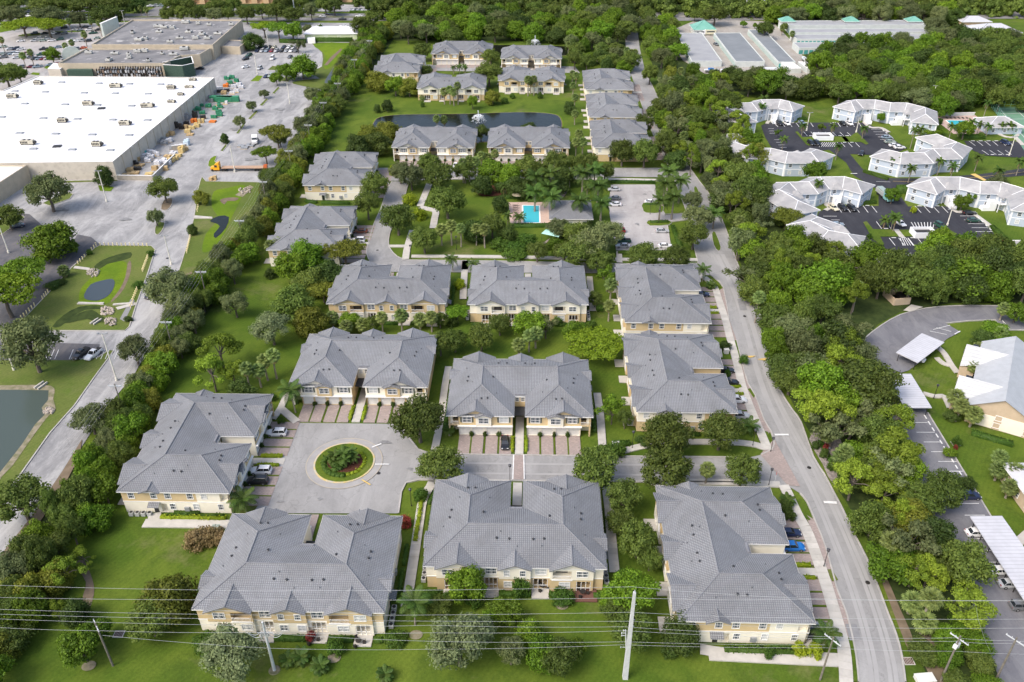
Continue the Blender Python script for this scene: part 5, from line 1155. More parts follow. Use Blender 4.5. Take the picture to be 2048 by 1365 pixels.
for nm, a, c in (('garden_screen', (332, 155), (370, 157)), ('garden_screen', (370, 157), (392, 152)), ('garden_screen', (392, 152), (388, 138)), ('garden_screen', (331, 150), (388, 138))):
 wallslab(nm, {0: 'dark green mesh screen facing the car park, left panel', 1: 'dark green mesh screen panel at the near corner', 2: 'dark green mesh screen closing the right side', 3: 'dark green mesh screen along the back'}[('332' in str(a)) * 0 + (a[0] == 370) * 1 + (a[0] == 392) * 2 + (a[0] == 331) * 3], 'screen', a, c, 0, 6.5, .3, mesh_g)
for r_ in range(2):
 yy = 446.5 - r_ * 4.5; A, Bq = Vector((-216, yy, 0)), Vector((-184, yy, 0)); root = thing('storage_rack', 'steel storage rack packed with goods behind the store, %s row' % ('near', 'far')[r_], 'rack', (0, 0, 0), group='storage racks behind the store')
 fr, gd = MB(), MB(); ln = Bq.x - A.x
 for k in range(25):
  x = A.x + ln * k / 24; fr.box(x - .08, x + .08, A.y - .6, A.y + .6, 0, 6.3, 0, None, True)
  for lv in range(3):
   if k < 24 and rnd.random() < .85:
    w = ln / 24; h = rnd.uniform(.7, 1.5); gd.box(x + .2, x + w - .2, A.y - .55, A.y + .55, .3 + lv * 2, .3 + lv * 2 + h, rnd.randrange(3), None, True)
 for lv in range(4): fr.box(A.x, Bq.x, A.y - .62, A.y - .5, .15 + lv * 2, .3 + lv * 2, 0, None, True)
 fr.build('frame', bronze, root); gd.build('goods', [grey_m, mat('pale_goods', (0.5, 0.5, 0.5, 1)), mat('brown_goods', (0.2, 0.14, 0.1, 1))], root)
block('canopy_block', 'white canopy block left of the storage racks', 'canopy', [tuple(G(*p)[:2]) for p in ((100, 155), (125, 156), (140, 145), (112, 143))], 4.5, store_roof, store_wall, 0)
block('canopy_block', 'dark green shade netting beside the storage racks', 'shade', [tuple(G(*p)[:2]) for p in ((137, 156), (188, 156), (190, 148), (150, 148))], 4.0, mesh_g, mesh_g, 0)
pgm = mat('lime_wall', (0.52, 0.60, 0.34, 1), None, rough=.9)
w_ = thing('office_building', 'long white-roofed lime-green building beyond the right end of the store lot', 'building', (0, 0, 0))
A = G(607, 80); b = MB(); zz = 3.2
b.box(A.x + 1, A.x + 33, A.y + .6, A.y + 21, 0, zz); b.build('wall', pgm, w_)
b = MB(); x0, x1, y0, y1 = A.x, A.x + 34, A.y, A.y + 22
uvface(b, [(x0, y0, zz), (x1, y0, zz), (x1 - 4, y0 + 11, zz + 1.8), (x0 + 4, y0 + 11, zz + 1.8)]); uvface(b, [(x0, y1, zz), (x1, y1, zz), (x1 - 4, y0 + 11, zz + 1.8), (x0 + 4, y0 + 11, zz + 1.8)])
uvface(b, [(x0, y0, zz), (x0, y1, zz), (x0 + 4, y0 + 11, zz + 1.8)]); uvface(b, [(x1, y0, zz), (x1, y1, zz), (x1 - 4, y0 + 11, zz + 1.8)]); b.build('roof', store_roof, w_)
for k in range(4): window(w_, (x0 + 1, y0 + .6), Vector((1, 0, 0)), 4 + 8 * k, 6 + 8 * k, 1.0, 2.2, 'all', 'sash')
block('gate_box', 'small white gate surround with a blue door left of the lime-green building', 'gate', [tuple(G(*p)[:2]) for p in ((616, 88), (631, 88), (631, 84), (616, 84))], 2.6, white_t, white_t, 0)
# storage units
teal = mat('teal_roller_door', (0.05, 0.26, 0.24, 1), (0.07, 0.30, 0.28, 1), 1, .6)
st_wall = mat('storage_wall', (0.55, 0.58, 0.55, 1), (0.48, 0.51, 0.49, 1), .4, .9)
st_roof = mat('grey_blue_membrane', (0.17, 0.185, 0.195, 1), (0.205, 0.22, 0.23, 1), .15, .8, c3=(0.14, 0.155, 0.165, 1), s3=.06)
st_roof2 = mat('lavender_grey_roof', (0.27, 0.275, 0.285, 1), (0.32, 0.325, 0.33, 1), .15, .8)
def storage(label, pts, z, rm, sides=(0,), dw=3.0, nm='storage_building'):
 root = block(nm, label, 'storage building', pts, z, rm, st_wall, .25, 'self-storage buildings')
 P = [Vector((p[0], p[1], 0)) for p in pts]
 for s in sides:
  p, q = P[s], P[(s + 1) % len(P)]; ln = (q - p).length; d = (q - p) / ln; k = int(ln / (dw + .7)); pale = s == 3; me = WM.get(('td', dw, pale))
  if me is None: b = MB(); b.box(-dw / 2, dw / 2, -.06, 0, .1, 2.35, 0, None, True); me = WM[('td', dw, pale)] = b.mesh('roller_door', mat('pale_roller_door', (0.40, 0.50, 0.46, 1), (0.36, 0.45, 0.42, 1), 1) if pale else teal)
  for j in range(k): c = p + d * (ln * (j + .5) / k); link('roller_door', me, root, (c.x + d.y * .02, c.y - d.x * .02, 0), math.atan2(d.y, d.x))
 return root
o = storage('widest self-storage building with a pale grey roof, left of the three in line', [(98.6, 463.9), (115.2, 463.9), (117.2, 530), (101.1, 530)], 3.0, MATS['lavender_grey_roof'] if 0 else st_roof2, (3,))
o = storage('middle of the three long self-storage buildings, with a small blue door', [(122.3, 463.0), (138.4, 463.0), (140.4, 530), (124.3, 530)], 3.0, st_roof, (3,))
o = storage('narrow right-hand self-storage building with teal doors on its near end', [(145.2, 461.5), (154.6, 461.5), (157.1, 538), (147.2, 538)], 3.0, st_roof, (0, 3), 1.3)
storage('farthest self-storage row under three green pyramid roofs', [(173.6, 543.0), (260, 543), (259, 556), (175, 556)], 4.4, st_roof2, (0,), 1.9)
storage('second self-storage row below the green pyramid roofs', [tuple(G(1590, 66.8, 3)[:2]), (G(1862, 66.8, 3).x, G(1590, 66.8, 3).y), (G(1862, 66.8, 3).x, G(1590, 66.8, 3).y + 10), (G(1588, 66.8, 3).x, G(1590, 66.8, 3).y + 10)], 3.2, st_roof2, (0,), 1.6)
storage('third self-storage row, partly behind the treetops', [(tuple(G(1594, 80, 3)[:2])), (G(1890, 80, 3).x, G(1594, 80, 3).y), (G(1890, 80, 3).x, G(1594, 80, 3).y + 12), (G(1592, 80, 3).x, G(1594, 80, 3).y + 12)], 3.2, st_roof2, (0,), 1.6)
storage('nearest self-storage row with a teal door at its left end', [(164.8, 490.4), (250, 490.4), (250, 503.5), (164.9, 503.5)], 3.4, st_roof2, (0,), 2.2)
green_metal = mat('green_metal_roof', (0.13, 0.33, 0.26, 1), (0.17, 0.38, 0.31, 1), .3, .5)
for i, x in enumerate((1577, 1705, 1831)):
 p = G(x, 46, 4.6); hip_house('roof_turret', 'green pyramid turret over the far storage row, %s' % ('leftmost', 'middle one', 'rightmost')[i], 'turret', p.x, p.y + 4, 8, 7, 5.2, 2.4, st_wall, green_metal, wins=False, trim=green_metal)
p = G(1410, 60, 3.2); hip_house('storage_office', 'small storage office under a broad green pyramid roof', 'office', p.x, p.y + 6, 13, 13, 3.2, 4.4, st_wall, green_metal, trim=green_metal)
p = G(1985, 60, 4); q_ = hip_house('restaurant', 'restaurant with a spreading pale roof and tan columns at the upper right corner', 'restaurant', p.x, p.y, 26, 18, 4.2, 3.6, mat('apricot_wall', (0.52, 0.36, 0.24, 1)), metal_roof)
p = G(1945, 40, 4); hip_house('restaurant_wing', 'pale-roofed wing with a round cupola beside the restaurant', 'restaurant', p.x, p.y, 18, 12, 4.0, 2.4, MATS['apricot_wall'], metal_roof)
peach = mat('peach_plaza_wall', (0.60, 0.42, 0.25, 1), (0.55, 0.38, 0.22, 1), .5, .9)
def arcade(label, a, c, h):
 A, Bq = G(*a), G(*c); n = int((Bq.x - A.x) / 7); b = MB(); root = thing('plaza_building', label, 'plaza building', group='peach plaza fronts along the highway')
 L_ = Bq.x - A.x; facade(b, (A.x, A.y), (Bq.x, A.y), 0, h, [(L_ * (k + .25) / n, L_ * (k + .75) / n, .1, 4.0, 2.0) for k in range(n)]); facade(b, (Bq.x, A.y), (Bq.x, A.y + 25), 0, h); facade(b, (A.x, A.y + 25), (A.x, A.y), 0, h)
 b.build('wall', peach, root); r_ = MB(); r_.box(A.x - .5, Bq.x + .5, A.y - .5, A.y + 25, h, h + .3, 0, None, True); r_.build('roof', mat('orange_tile_roof', (0.42, 0.17, 0.08, 1)), root)
 return root
arcade('peach plaza front with arches behind the street oaks at upper left', (440, 8), (556, 7), 7); arcade('peach plaza front with a teal awning at upper left', (385, 9), (425, 9), 6); arcade('low tan dealership front at the top edge', (678, 5), (745, 5), 7)
for i, (a, c, h, lb) in enumerate((((980, 5), (1040, 5), 6, 'white building half hidden by trees at the top edge above the wood'), ((1260, 3), (1290, 3), 6, 'small white building at the top edge above the street end'), ((1505, 12), (1560, 14), 3, 'low white wall at the top edge behind the storage trees'), ((1862, 16), (1890, 17), 3, 'low cream building among trees at the top edge on the right'))):
 A, Bq = G(*a), G(*c); block('far_building', lb, 'building', [(A.x, A.y), (Bq.x, A.y), (Bq.x, A.y + 14), (A.x, A.y + 14)], h, store_roof, cream_s, .2)
# ================================================================== VEGETATION
npr = np.random.default_rng(11)
L_oak = leaf_mat('oak_leaves', (0.055, 0.092, 0.017, 1), (0.140, 0.193, 0.032, 1))
L_grey = leaf_mat('grey_green_leaves', (0.084, 0.115, 0.042, 1), (0.184, 0.221, 0.081, 1))
L_bright = leaf_mat('bright_leaves', (0.052, 0.108, 0.008, 1), (0.168, 0.285, 0.018, 1))
L_dark = leaf_mat('dark_leaves', (0.032, 0.063, 0.013, 1), (0.084, 0.135, 0.024, 1))
L_yellow = leaf_mat('yellow_green_leaves', (0.13, 0.21, 0.012, 1), (0.26, 0.36, 0.018, 1))
L_olive = leaf_mat('olive_leaves', (0.098, 0.119, 0.015, 1), (0.205, 0.234, 0.027, 1))
L_pine = leaf_mat('pine_needles', (0.087, 0.143, 0.013, 1), (0.255, 0.354, 0.032, 1))
L_palm = leaf_mat('palm_fronds', (0.025, 0.056, 0.010, 1), (0.098, 0.170, 0.026, 1), hue=0.02, val=0.2)
L_sabal = leaf_mat('fan_fronds', (0.098, 0.150, 0.039, 1), (0.221, 0.286, 0.078, 1), hue=0.02, val=0.2)
L_dead = leaf_mat('dead_fronds', (0.30, 0.22, 0.10, 1), (0.42, 0.33, 0.17, 1), hue=0.01, val=0.15)
L_red = leaf_mat('red_blossom', (0.10, 0.07, 0.02, 1), (0.50, 0.06, 0.07, 1))
L_straw = leaf_mat('dry_ornamental_grass', (0.20, 0.14, 0.06, 1), (0.34, 0.26, 0.13, 1), hue=0.01, val=0.1)
L_lime = leaf_mat('lime_hedge_leaves', (0.17, 0.26, 0.012, 1), (0.36, 0.42, 0.025, 1), hue=0.01, val=0.12)
L_hedge = leaf_mat('hedge_leaves', (0.035, 0.080, 0.012, 1), (0.112, 0.211, 0.025, 1), hue=0.01, val=0.15)
L_pale = leaf_mat('pale_grey_green_leaves', (0.13, 0.17, 0.075, 1), (0.24, 0.29, 0.13, 1), hue=0.005, val=0.08)
bark = mat('bark', (0.15, 0.125, 0.10, 1), (0.09, 0.075, 0.06, 1), 3, .95)
palm_bark = mat('palm_trunk', (0.30, 0.26, 0.21, 1), (0.19, 0.165, 0.135, 1), 3, .95)
def quads_mesh(name, C, N, size, tint, mats, extra=None, mi=None, aspect=0.62):
 """many small diamond leaves: centre C, normal N"""
 n = len(C); T = np.cross(N, npr.normal(size=(n, 3))); T /= np.linalg.norm(T, axis=1, keepdims=True) + 1e-9; B = np.cross(N, T)
 s = size[:, None]; V = np.stack([C - T * s, C - B * s * aspect, C + T * s, C + B * s * aspect], 1).reshape(-1, 3)
 ev = extra[0] if extra else np.zeros((0, 3)); ef = extra[1] if extra else np.zeros((0, 3), int)
 nv, nq, nt = n * 4, n, len(ef)
 me = bpy.data.meshes.new(name); me.vertices.add(nv + len(ev)); me.vertices.foreach_set('co', np.vstack([V, ev]).ravel().astype(np.float32))
 me.loops.add(nq * 4 + nt * 3); li = np.concatenate([np.arange(nv), (ef + nv).ravel()]).astype(np.int32); me.loops.foreach_set('vertex_index', li)
 me.polygons.add(nq + nt); ls = np.concatenate([np.arange(nq) * 4, nq * 4 + np.arange(nt) * 3]).astype(np.int32); me.polygons.foreach_set('loop_start', ls)
 for m in (mats if isinstance(mats, (list, tuple)) else [mats]): me.materials.append(m)
 if mi is not None: me.polygons.foreach_set('material_index', np.concatenate([mi, np.zeros(nt, int)]).astype(np.int32))
 me.update(calc_edges=True); at = me.attributes.new('tint', 'FLOAT', 'FACE'); at.data.foreach_set('value', np.concatenate([tint, np.full(nt, .25)]).astype(np.float32))
 return me
def ico():
 bm = bmesh.new(); bmesh.ops.create_icosphere(bm, subdivisions=1, radius=1); v = np.array([x.co[:] for x in bm.verts]); f = np.array([[q.index for q in p.verts] for p in bm.faces]); bm.free(); return v, f
IV, IF = ico()
def crown_mesh(name, material, clumps, nleaf, leaf=0.3, flat=1.0, upbias=0.25, ragged=0.2, coresz=0.66, squash=0.75):
 """clumps: list of (centre, radius); leaves sit in a ragged shell round each clump"""
 cs = np.array([c for c, r in clumps]); rs = np.array([r for c, r in clumps]); w = rs ** 2 / (rs ** 2).sum()
 idx = npr.choice(len(cs), nleaf * 2, p=w); d = npr.normal(size=(len(idx), 3)); d[:, 2] += 0.35; d /= np.linalg.norm(d, axis=1, keepdims=True)
 rad = rs[idx] * (1 + npr.normal(size=len(idx)) * ragged); sq = np.array([1, 1, squash]); P = cs[idx] + d * rad[:, None] * sq
 inside = np.zeros(len(P), bool)
 for c, r in clumps: inside |= (np.linalg.norm((P - np.array(c)) / sq, axis=1) < r * 0.78)
 P, d = P[~inside][:nleaf], d[~inside][:nleaf]
 N = d + npr.normal(size=P.shape) * 0.55 + np.array([0, 0, upbias]); N /= np.linalg.norm(N, axis=1, keepdims=True)
 size = leaf * npr.uniform(.6, 1.35, len(P)); tint = np.clip(npr.normal(.5, .25, len(P)), 0, 1)
 ev, ef = [], []
 for i, (c, r) in enumerate(clumps):
  ev.append(IV * r * coresz * sq + np.array(c)); ef.append(IF + i * len(IV))
 return quads_mesh(name, P, N, size, tint, material, (np.vstack(ev), np.vstack(ef)))
def trunk_mesh(name, h, r, limbs, m=None):
 b = MB(); b.path([(0, 0, -.3), (rnd.uniform(-.15, .15), rnd.uniform(-.15, .15), h * .5), (0, 0, h)], [r * 1.25, r, r * .75], 7)
 for p in limbs: b.path([(0, 0, h * .8), (p[0] * .5, p[1] * .5, h + (p[2] - h) * .5), p], [r * .55, r * .4, r * .15], 5)
 return b.mesh(name, m or bark)
PROTO = {}
def dome_clumps(R_, H, n, zc, rr=(0.9, 1.7), flat=1.0, hollow=0.5, seed=0):
 q = random.Random(seed); out = []
 for i in range(n):
  a = i * 2.39996 + q.uniform(-.3, .3); t = math.sqrt((i + .5) / n); r = R_ * t * q.uniform(.75, 1.12); z = zc + H * (math.sqrt(max(0, 1 - t * t * .92))) * flat * q.uniform(.6, 1.2) + q.uniform(-.6, .4)
  out.append(((r * math.cos(a), r * math.sin(a), z), q.uniform(*rr)))
 for i in range(n // 2):
  a = q.uniform(0, 6.28); out.append(((R_ * .78 * math.cos(a), R_ * .78 * math.sin(a), zc - H * .1 + q.uniform(-.3, .5)), q.uniform(rr[0], rr[1] * .8)))
 return out
def mk(kind, var, crown, trunk): PROTO.setdefault(kind, []).append((crown, trunk))
for v in range(3):
 cl_ = dome_clumps(3.6, 2.6, 22, 3.6, (.6, 1.5), seed=v); limbs = [tuple(c) for c, r in cl_[::3]]
 for kd, m, nl, lf in (('oak', L_oak, 4600, .2), ('grey', L_grey, 4800, .19), ('bright', L_bright, 4200, .23), ('pale', L_pale, 4800, .19)):
  mk(kd, v, crown_mesh('crown', m, cl_, nl, lf), PROTO['oak'][v][1] if kd != 'oak' else trunk_mesh('trunk', 3.0, .28, limbs))
 cl_ = dome_clumps(3.5, 3.4, 30, 2.0, (.7, 1.6), seed=10 + v)
 for kd, m in (('dense', L_dark), ('denseb', L_bright), ('denseo', L_olive), ('denseg', L_oak)):
  mk(kd, v, crown_mesh('crown', m, cl_, 5000, .22), PROTO['dense'][v][1] if kd != 'dense' else trunk_mesh('trunk', 2.5, .25, []))
 cl_ = []
 q = random.Random(v + 40)
 for i in range(17):
  a = q.uniform(0, 6.28); r = 3.7 * math.sqrt(q.random()); cl_.append(((r * math.cos(a), r * math.sin(a), 4.6 + (3.7 - r) * .75 + q.uniform(-.9, .7)), q.uniform(.65, 1.25)))
 mk('pine', v, crown_mesh('crown', L_pine, cl_, 4200, .17, squash=.55, coresz=.5, ragged=.16), trunk_mesh('trunk', 4.6, .2, [tuple(c) for c, r in cl_[::2]]))
 cl_ = []
 for i in range(22):
  a = i * 2.4; r = 4.1 * math.sqrt((i + .5) / 22); cl_.append(((r * math.cos(a), r * math.sin(a), 5.0 - r * .18 + q.uniform(-.35, .35)), q.uniform(.75, 1.2)))
 for kd, m in (('flat', L_olive), ('flaty', L_yellow), ('flatg', L_bright)):
  mk(kd, v, crown_mesh('crown', m, cl_, 4200, .19, squash=.5, coresz=.6), PROTO['flat'][v][1] if kd != 'flat' else trunk_mesh('trunk', 3.0, .25, [tuple(c) for c, r in cl_[::3]]))
 cl_ = dome_clumps(3.2, 2.4, 9, 1.0, (1.3, 1.9), seed=20 + v)
 for kd, m in (('shrub', L_hedge), ('shrubd', L_dark), ('shruby', L_lime), ('shrubr', L_red), ('straw', L_straw)):
  mk(kd, v, crown_mesh('foliage', m, cl_, 1500, .3), PROTO['shrub'][v][1] if kd != 'shrub' else trunk_mesh('stem', 1.2, .2, []))
# bare, loose tree with visible branches
for v in range(2):
 q = random.Random(v + 90); cl_ = [((q.uniform(-3.4, 3.4), q.uniform(-3.4, 3.4), q.uniform(3.6, 6.2)), q.uniform(.6, 1.1)) for i in range(13)]
 mk('loose', v, crown_mesh('crown', L_bright, cl_, 1700, .25, ragged=.25, coresz=.4), trunk_mesh('trunk', 2.8, .2, [tuple(c) for c, r in cl_]))
 mk('looseg', v, crown_mesh('crown', L_grey, cl_, 1900, .25, ragged=.25, coresz=.4), PROTO['loose'][v][1])
# palms ------------------------------------------------------------------
def frond_mesh(name, L_, drop, wid, material, rise=.5, nseg=9, fold=.35):
 """a feather frond: an arching rib with leaflets hanging to both sides"""
 b = MB(); tint = []
 pts = [Vector((L_ * t * math.cos(rise * 1.0) if 0 else L_ * (t - .12 * t * t), 0, L_ * (rise * t - drop * t * t))) for t in [k / nseg for k in range(nseg + 1)]]
 for k in range(nseg): b.tube(pts[k], pts[k + 1], .045 * (1 - k / nseg) + .012, .04 * (1 - (k + 1) / nseg) + .01, 3, cap=False); tint += [.5] * 3
 n = nseg * 4
 for k in range(2, n):
  t = k / n; i = min(nseg - 1, int(t * nseg)); p = pts[i].lerp(pts[i + 1], t * nseg - i); d = (pts[i + 1] - pts[i]).normalized()
  w = wid * math.sin(math.pi * min(1, .12 + t * .9)) ** .6
  for s in (-1, 1):
   e = p + Vector((0, s * w, 0)) + d * w * .55 + Vector((0, 0, -w * fold)); m = p.lerp(e, .5) + Vector((0, 0, .06))
   b.face([p - d * .03, m - d * .045, e, m + d * .045, p + d * .03]); tint.append(min(1, max(0, .5 + rnd.uniform(-.35, .35))))
 b.tint = tint; return b.mesh(name, material)
def palm_proto(kind, h, nf, L_, wid, m, trunk_r=.16, dead=0, crownshaft=False, lean=0.0):
 tb = MB(); tb.path([(0, 0, -.3), (lean * .35, 0, h * .35), (lean * .8, 0, h * .75), (lean, 0, h)], [trunk_r * 1.35, trunk_r, trunk_r * .9, trunk_r * .85], 8)
 tr = tb.mesh('trunk', palm_bark); fr = [frond_mesh('frond', L_, .62, wid, m, .55), frond_mesh('frond', L_, .85, wid, m, .32), frond_mesh('frond', L_ * .85, .35, wid, m, .8)]
 items = []
 for k in range(nf):
  a = k * 2.39996; lv = k / nf; f = fr[2] if lv < .25 else fr[0] if lv < .65 else fr[1]; items.append((f, a, lean, h, 0.0 if lv < .65 else .25))
 if dead: dm = frond_mesh('dead_frond', L_ * .7, 1.2, wid * .6, L_dead, -.1); items += [(dm, k * 1.3, lean, h - .25, .3) for k in range(dead)]
 cs = None
 if crownshaft: c = MB(); c.tube((lean, 0, h - .1), (lean, 0, h + .9), .17, .1, 8); cs = c.mesh('crown_shaft', L_bright if 0 else mat('green_crownshaft', (0.12, 0.22, 0.05, 1), None, rough=.6))
 return tr, items, cs
def join_fronds(items, mats):
 V, F_, T_, MI = [], [], [], []; o = 0
 for (me, a, lean, h, tilt) in items:
  n = len(me.vertices); co = np.empty(n * 3, np.float32); me.vertices.foreach_get('co', co); co = co.reshape(-1, 3).copy()
  ct, st_ = math.cos(tilt), math.sin(tilt); x, z = co[:, 0] * ct + co[:, 2] * st_, -co[:, 0] * st_ + co[:, 2] * ct; co[:, 0], co[:, 2] = x, z
  ca, sa = math.cos(a), math.sin(a); x, y = co[:, 0] * ca - co[:, 1] * sa, co[:, 0] * sa + co[:, 1] * ca; co[:, 0], co[:, 1] = x + lean, y; co[:, 2] += h
  at = np.empty(len(me.polygons), np.float32); me.attributes['tint'].data.foreach_get('value', at)
  for p in me.polygons: F_.append(tuple(i + o for i in p.vertices)); MI.append(0 if me.materials[0] is mats[0] else 1)
  V.extend(map(tuple, co)); T_.extend(at); o += n
 b = MB(); b.v, b.f, b.m, b.uv, b.tint = V, F_, MI, [None] * len(F_), T_; return b.mesh('crown', mats)
def fan_mesh(name, material, r=.85, petiole=1.0):
 b = MB(); tint = []; b.tube((0, 0, 0), (petiole, 0, petiole * .25), .03, .02, 3, cap=False); tint += [.6] * 3
 c = Vector((petiole, 0, petiole * .25)); n = 11
 for k in range(n):
  a = (k / (n - 1) - .5) * 4.2; d = Vector((math.cos(a), math.sin(a), 0)); e = c + d * r * (1 - .18 * abs(a) / 2.1) + Vector((0, 0, -.32 * r)); s = Vector((-d.y, d.x, 0)) * .13 * r; mid = c + d * r * .55
  b.face([c, mid + s * 1.2, e, mid - s * 1.2]); tint.append(min(1, max(0, .5 + rnd.uniform(-.4, .4))))
 b.tint = tint; return b.mesh(name, material)
PALM = {}
PALM['coconut'] = palm_proto('coconut', 6.0, 20, 3.8, .85, L_palm, .15, 0, False, .5)
PALM['royal'] = palm_proto('royal', 9.0, 18, 3.6, 1.0, L_palm, .24, 0, True)
PALM['queen'] = palm_proto('queen', 5.5, 15, 2.7, .6, L_palm, .15, 3, False)
PALM['date'] = palm_proto('date', 2.2, 24, 2.4, .55, L_palm, .2, 0, False)
fa, fd = fan_mesh('frond', L_sabal), fan_mesh('frond', L_dead, .8, .8)
def sabal(h, n, dead):
 tb = MB(); tb.path([(0, 0, -.3), (.08, .05, h * .5), (0, 0, h)], [.24, .17, .19], 8); items = []
 for k in range(n):
  lv = k / n; items.append((fa, k * 2.39996, 0, h + .2, -1.15 + lv * 2.1))
 for k in range(dead): items.append((fd, k * 1.9, 0, h - .1, 1.0 + .35 * rnd.random()))
 return tb.mesh('trunk', palm_bark), items, None
PALM['sabal'] = sabal(6.0, 34, 7); PALM['sabalb'] = sabal(1.2, 34, 2); PALM['sabald'] = sabal(5.0, 26, 16)
PJ = {k: join_fronds(v[1], [L_sabal if k.startswith('sabal') else L_palm, L_dead]) for k, v in PALM.items()}
VEG = []                      # (object, look, noun) - labelled at the end from what stands next to it
KN = {'pale': ('pale_tree', 'pale grey-green', 'tree'), 'oak': ('oak_tree', 'round dark green', 'oak'), 'grey': ('oak_tree', 'grey-green spreading', 'oak'), 'bright': ('leafy_tree', 'fresh green leafy', 'tree'), 'dense': ('broadleaf_tree', 'dense dark green', 'tree'),
      'denseb': ('broadleaf_tree', 'dense bright green', 'tree'), 'denseo': ('olive_green_tree', 'dense olive green', 'tree'), 'denseg': ('broadleaf_tree', 'dense mid green', 'tree'), 'pine': ('pine_tree', 'yellow-green clumpy', 'pine'),
      'flat': ('flat_crowned_tree', 'flat-topped olive', 'tree'), 'flaty': ('flat_crowned_tree', 'flat-topped lime yellow', 'tree'), 'flatg': ('flat_crowned_tree', 'flat-topped bright green', 'tree'), 'shrub': ('shrub', 'rounded green', 'shrub'),
      'shrubd': ('shrub', 'dark rounded', 'shrub'), 'shruby': ('shrub', 'lime yellow', 'shrub'), 'shrubr': ('shrub', 'red flowering', 'shrub'), 'straw': ('ornamental_grass', 'straw-coloured', 'grass clump'), 'loose': ('sparse_tree', 'thin open-crowned green', 'tree'), 'looseg': ('sparse_tree', 'thin grey-green', 'tree')}
PK = {'coconut': ('coconut_palm', 'feathery drooping', 'palm'), 'royal': ('royal_palm', 'tall feathery', 'palm'), 'queen': ('queen_palm', 'slim feathery', 'palm'), 'date': ('dwarf_palm', 'low spiky', 'palm'), 'sabal': ('fan_palm', 'fan-leaved', 'palm'), 'sabalb': ('fan_palm', 'stemless fan-leaved', 'palm'), 'sabald': ('fan_palm', 'fan-leaved palm with tan dead fronds,', 'palm')}
def tree_at(kind, x, y, w, h, look=None, rz=None):
 crown, trunk = PROTO[kind][rnd.randrange(len(PROTO[kind]))]; nm, lk, noun = KN[kind]
 nomw, nomh = (9.0, 7.0) if kind not in ('shrub', 'shrubd', 'shruby', 'shrubr', 'straw') else (8.5, 5.2)
 o = empty(nm, (x, y, 0), rnd.uniform(0, 6.28) if rz is None else rz); o.scale = (w / nomw * rnd.uniform(.84, 1.16), w / nomw * rnd.uniform(.84, 1.16), h / nomh * rnd.uniform(.92, 1.12))
 link(crown.name.split('.')[0], crown, o); link(trunk.name.split('.')[0], trunk, o)
 VEG.append((o, look or lk, noun, nm)); return o
def T(kind, cx, cy, wpx, h=None, look=None):
 w = wpx * mpp(cx, cy + 10); h = h or min(13, max(1.0, w * (.72 if not kind.startswith('shrub') else .6) + 1.2)); p = G(cx, cy, h * .58)
 return tree_at(kind, p.x, p.y, w, h, look)
def palm(kind, cx, cy, h=None, s=None, fronds=False, look=None):
 tr, items, cs = PALM[kind]; nm, lk, noun = PK[kind]; h0 = items[0][3]; h = h or h0 * rnd.uniform(.9, 1.1); s = s or rnd.uniform(.9, 1.1) * (1.2 if kind.startswith('sabal') else 1.28 if kind == 'royal' else 1)
 p = G(cx, cy, h); o = empty(nm, (p.x, p.y, 0), rnd.uniform(0, 6.28))
 t = link('trunk', tr, o); k = h / h0; t.scale = (s, s, (h + .05) / (h0 + .05))
 if fronds:
  for (me, a, lean, hh, tilt) in items:
   f = link(me.name.split('.')[0], me, o, (lean * s, 0, h + (hh - h0))); f.rotation_euler = (0, tilt, a); f.scale = (s, s, s)
 else: c = link('crown', PJ[kind], o, (0, 0, h - h0 * s)); c.scale = (s, s, s)
 if cs: c = link('crown_shaft', cs, o, (0, 0, h - h0 * s)); c.scale = (s, s, s)
 VEG.append((o, look or lk, noun, nm)); return o
ORD = ['first', 'second', 'third', 'fourth', 'fifth', 'sixth', 'seventh', 'eighth', 'ninth', 'tenth', 'eleventh', 'twelfth']
def ordn(k): return ORD[k] if k < 12 else '%d%s' % (k + 1, 'th' if 10 < (k + 1) % 100 < 14 else {1: 'st', 2: 'nd', 3: 'rd'}.get((k + 1) % 10, 'th'))
def inpoly(x, y, P):
 c = False
 for i in range(len(P)):
  a, b_ = P[i], P[i - 1]
  if (a[1] > y) != (b_[1] > y) and x < (b_[0] - a[0]) * (y - a[1]) / (b_[1] - a[1]) + a[0]: c = not c
 return c
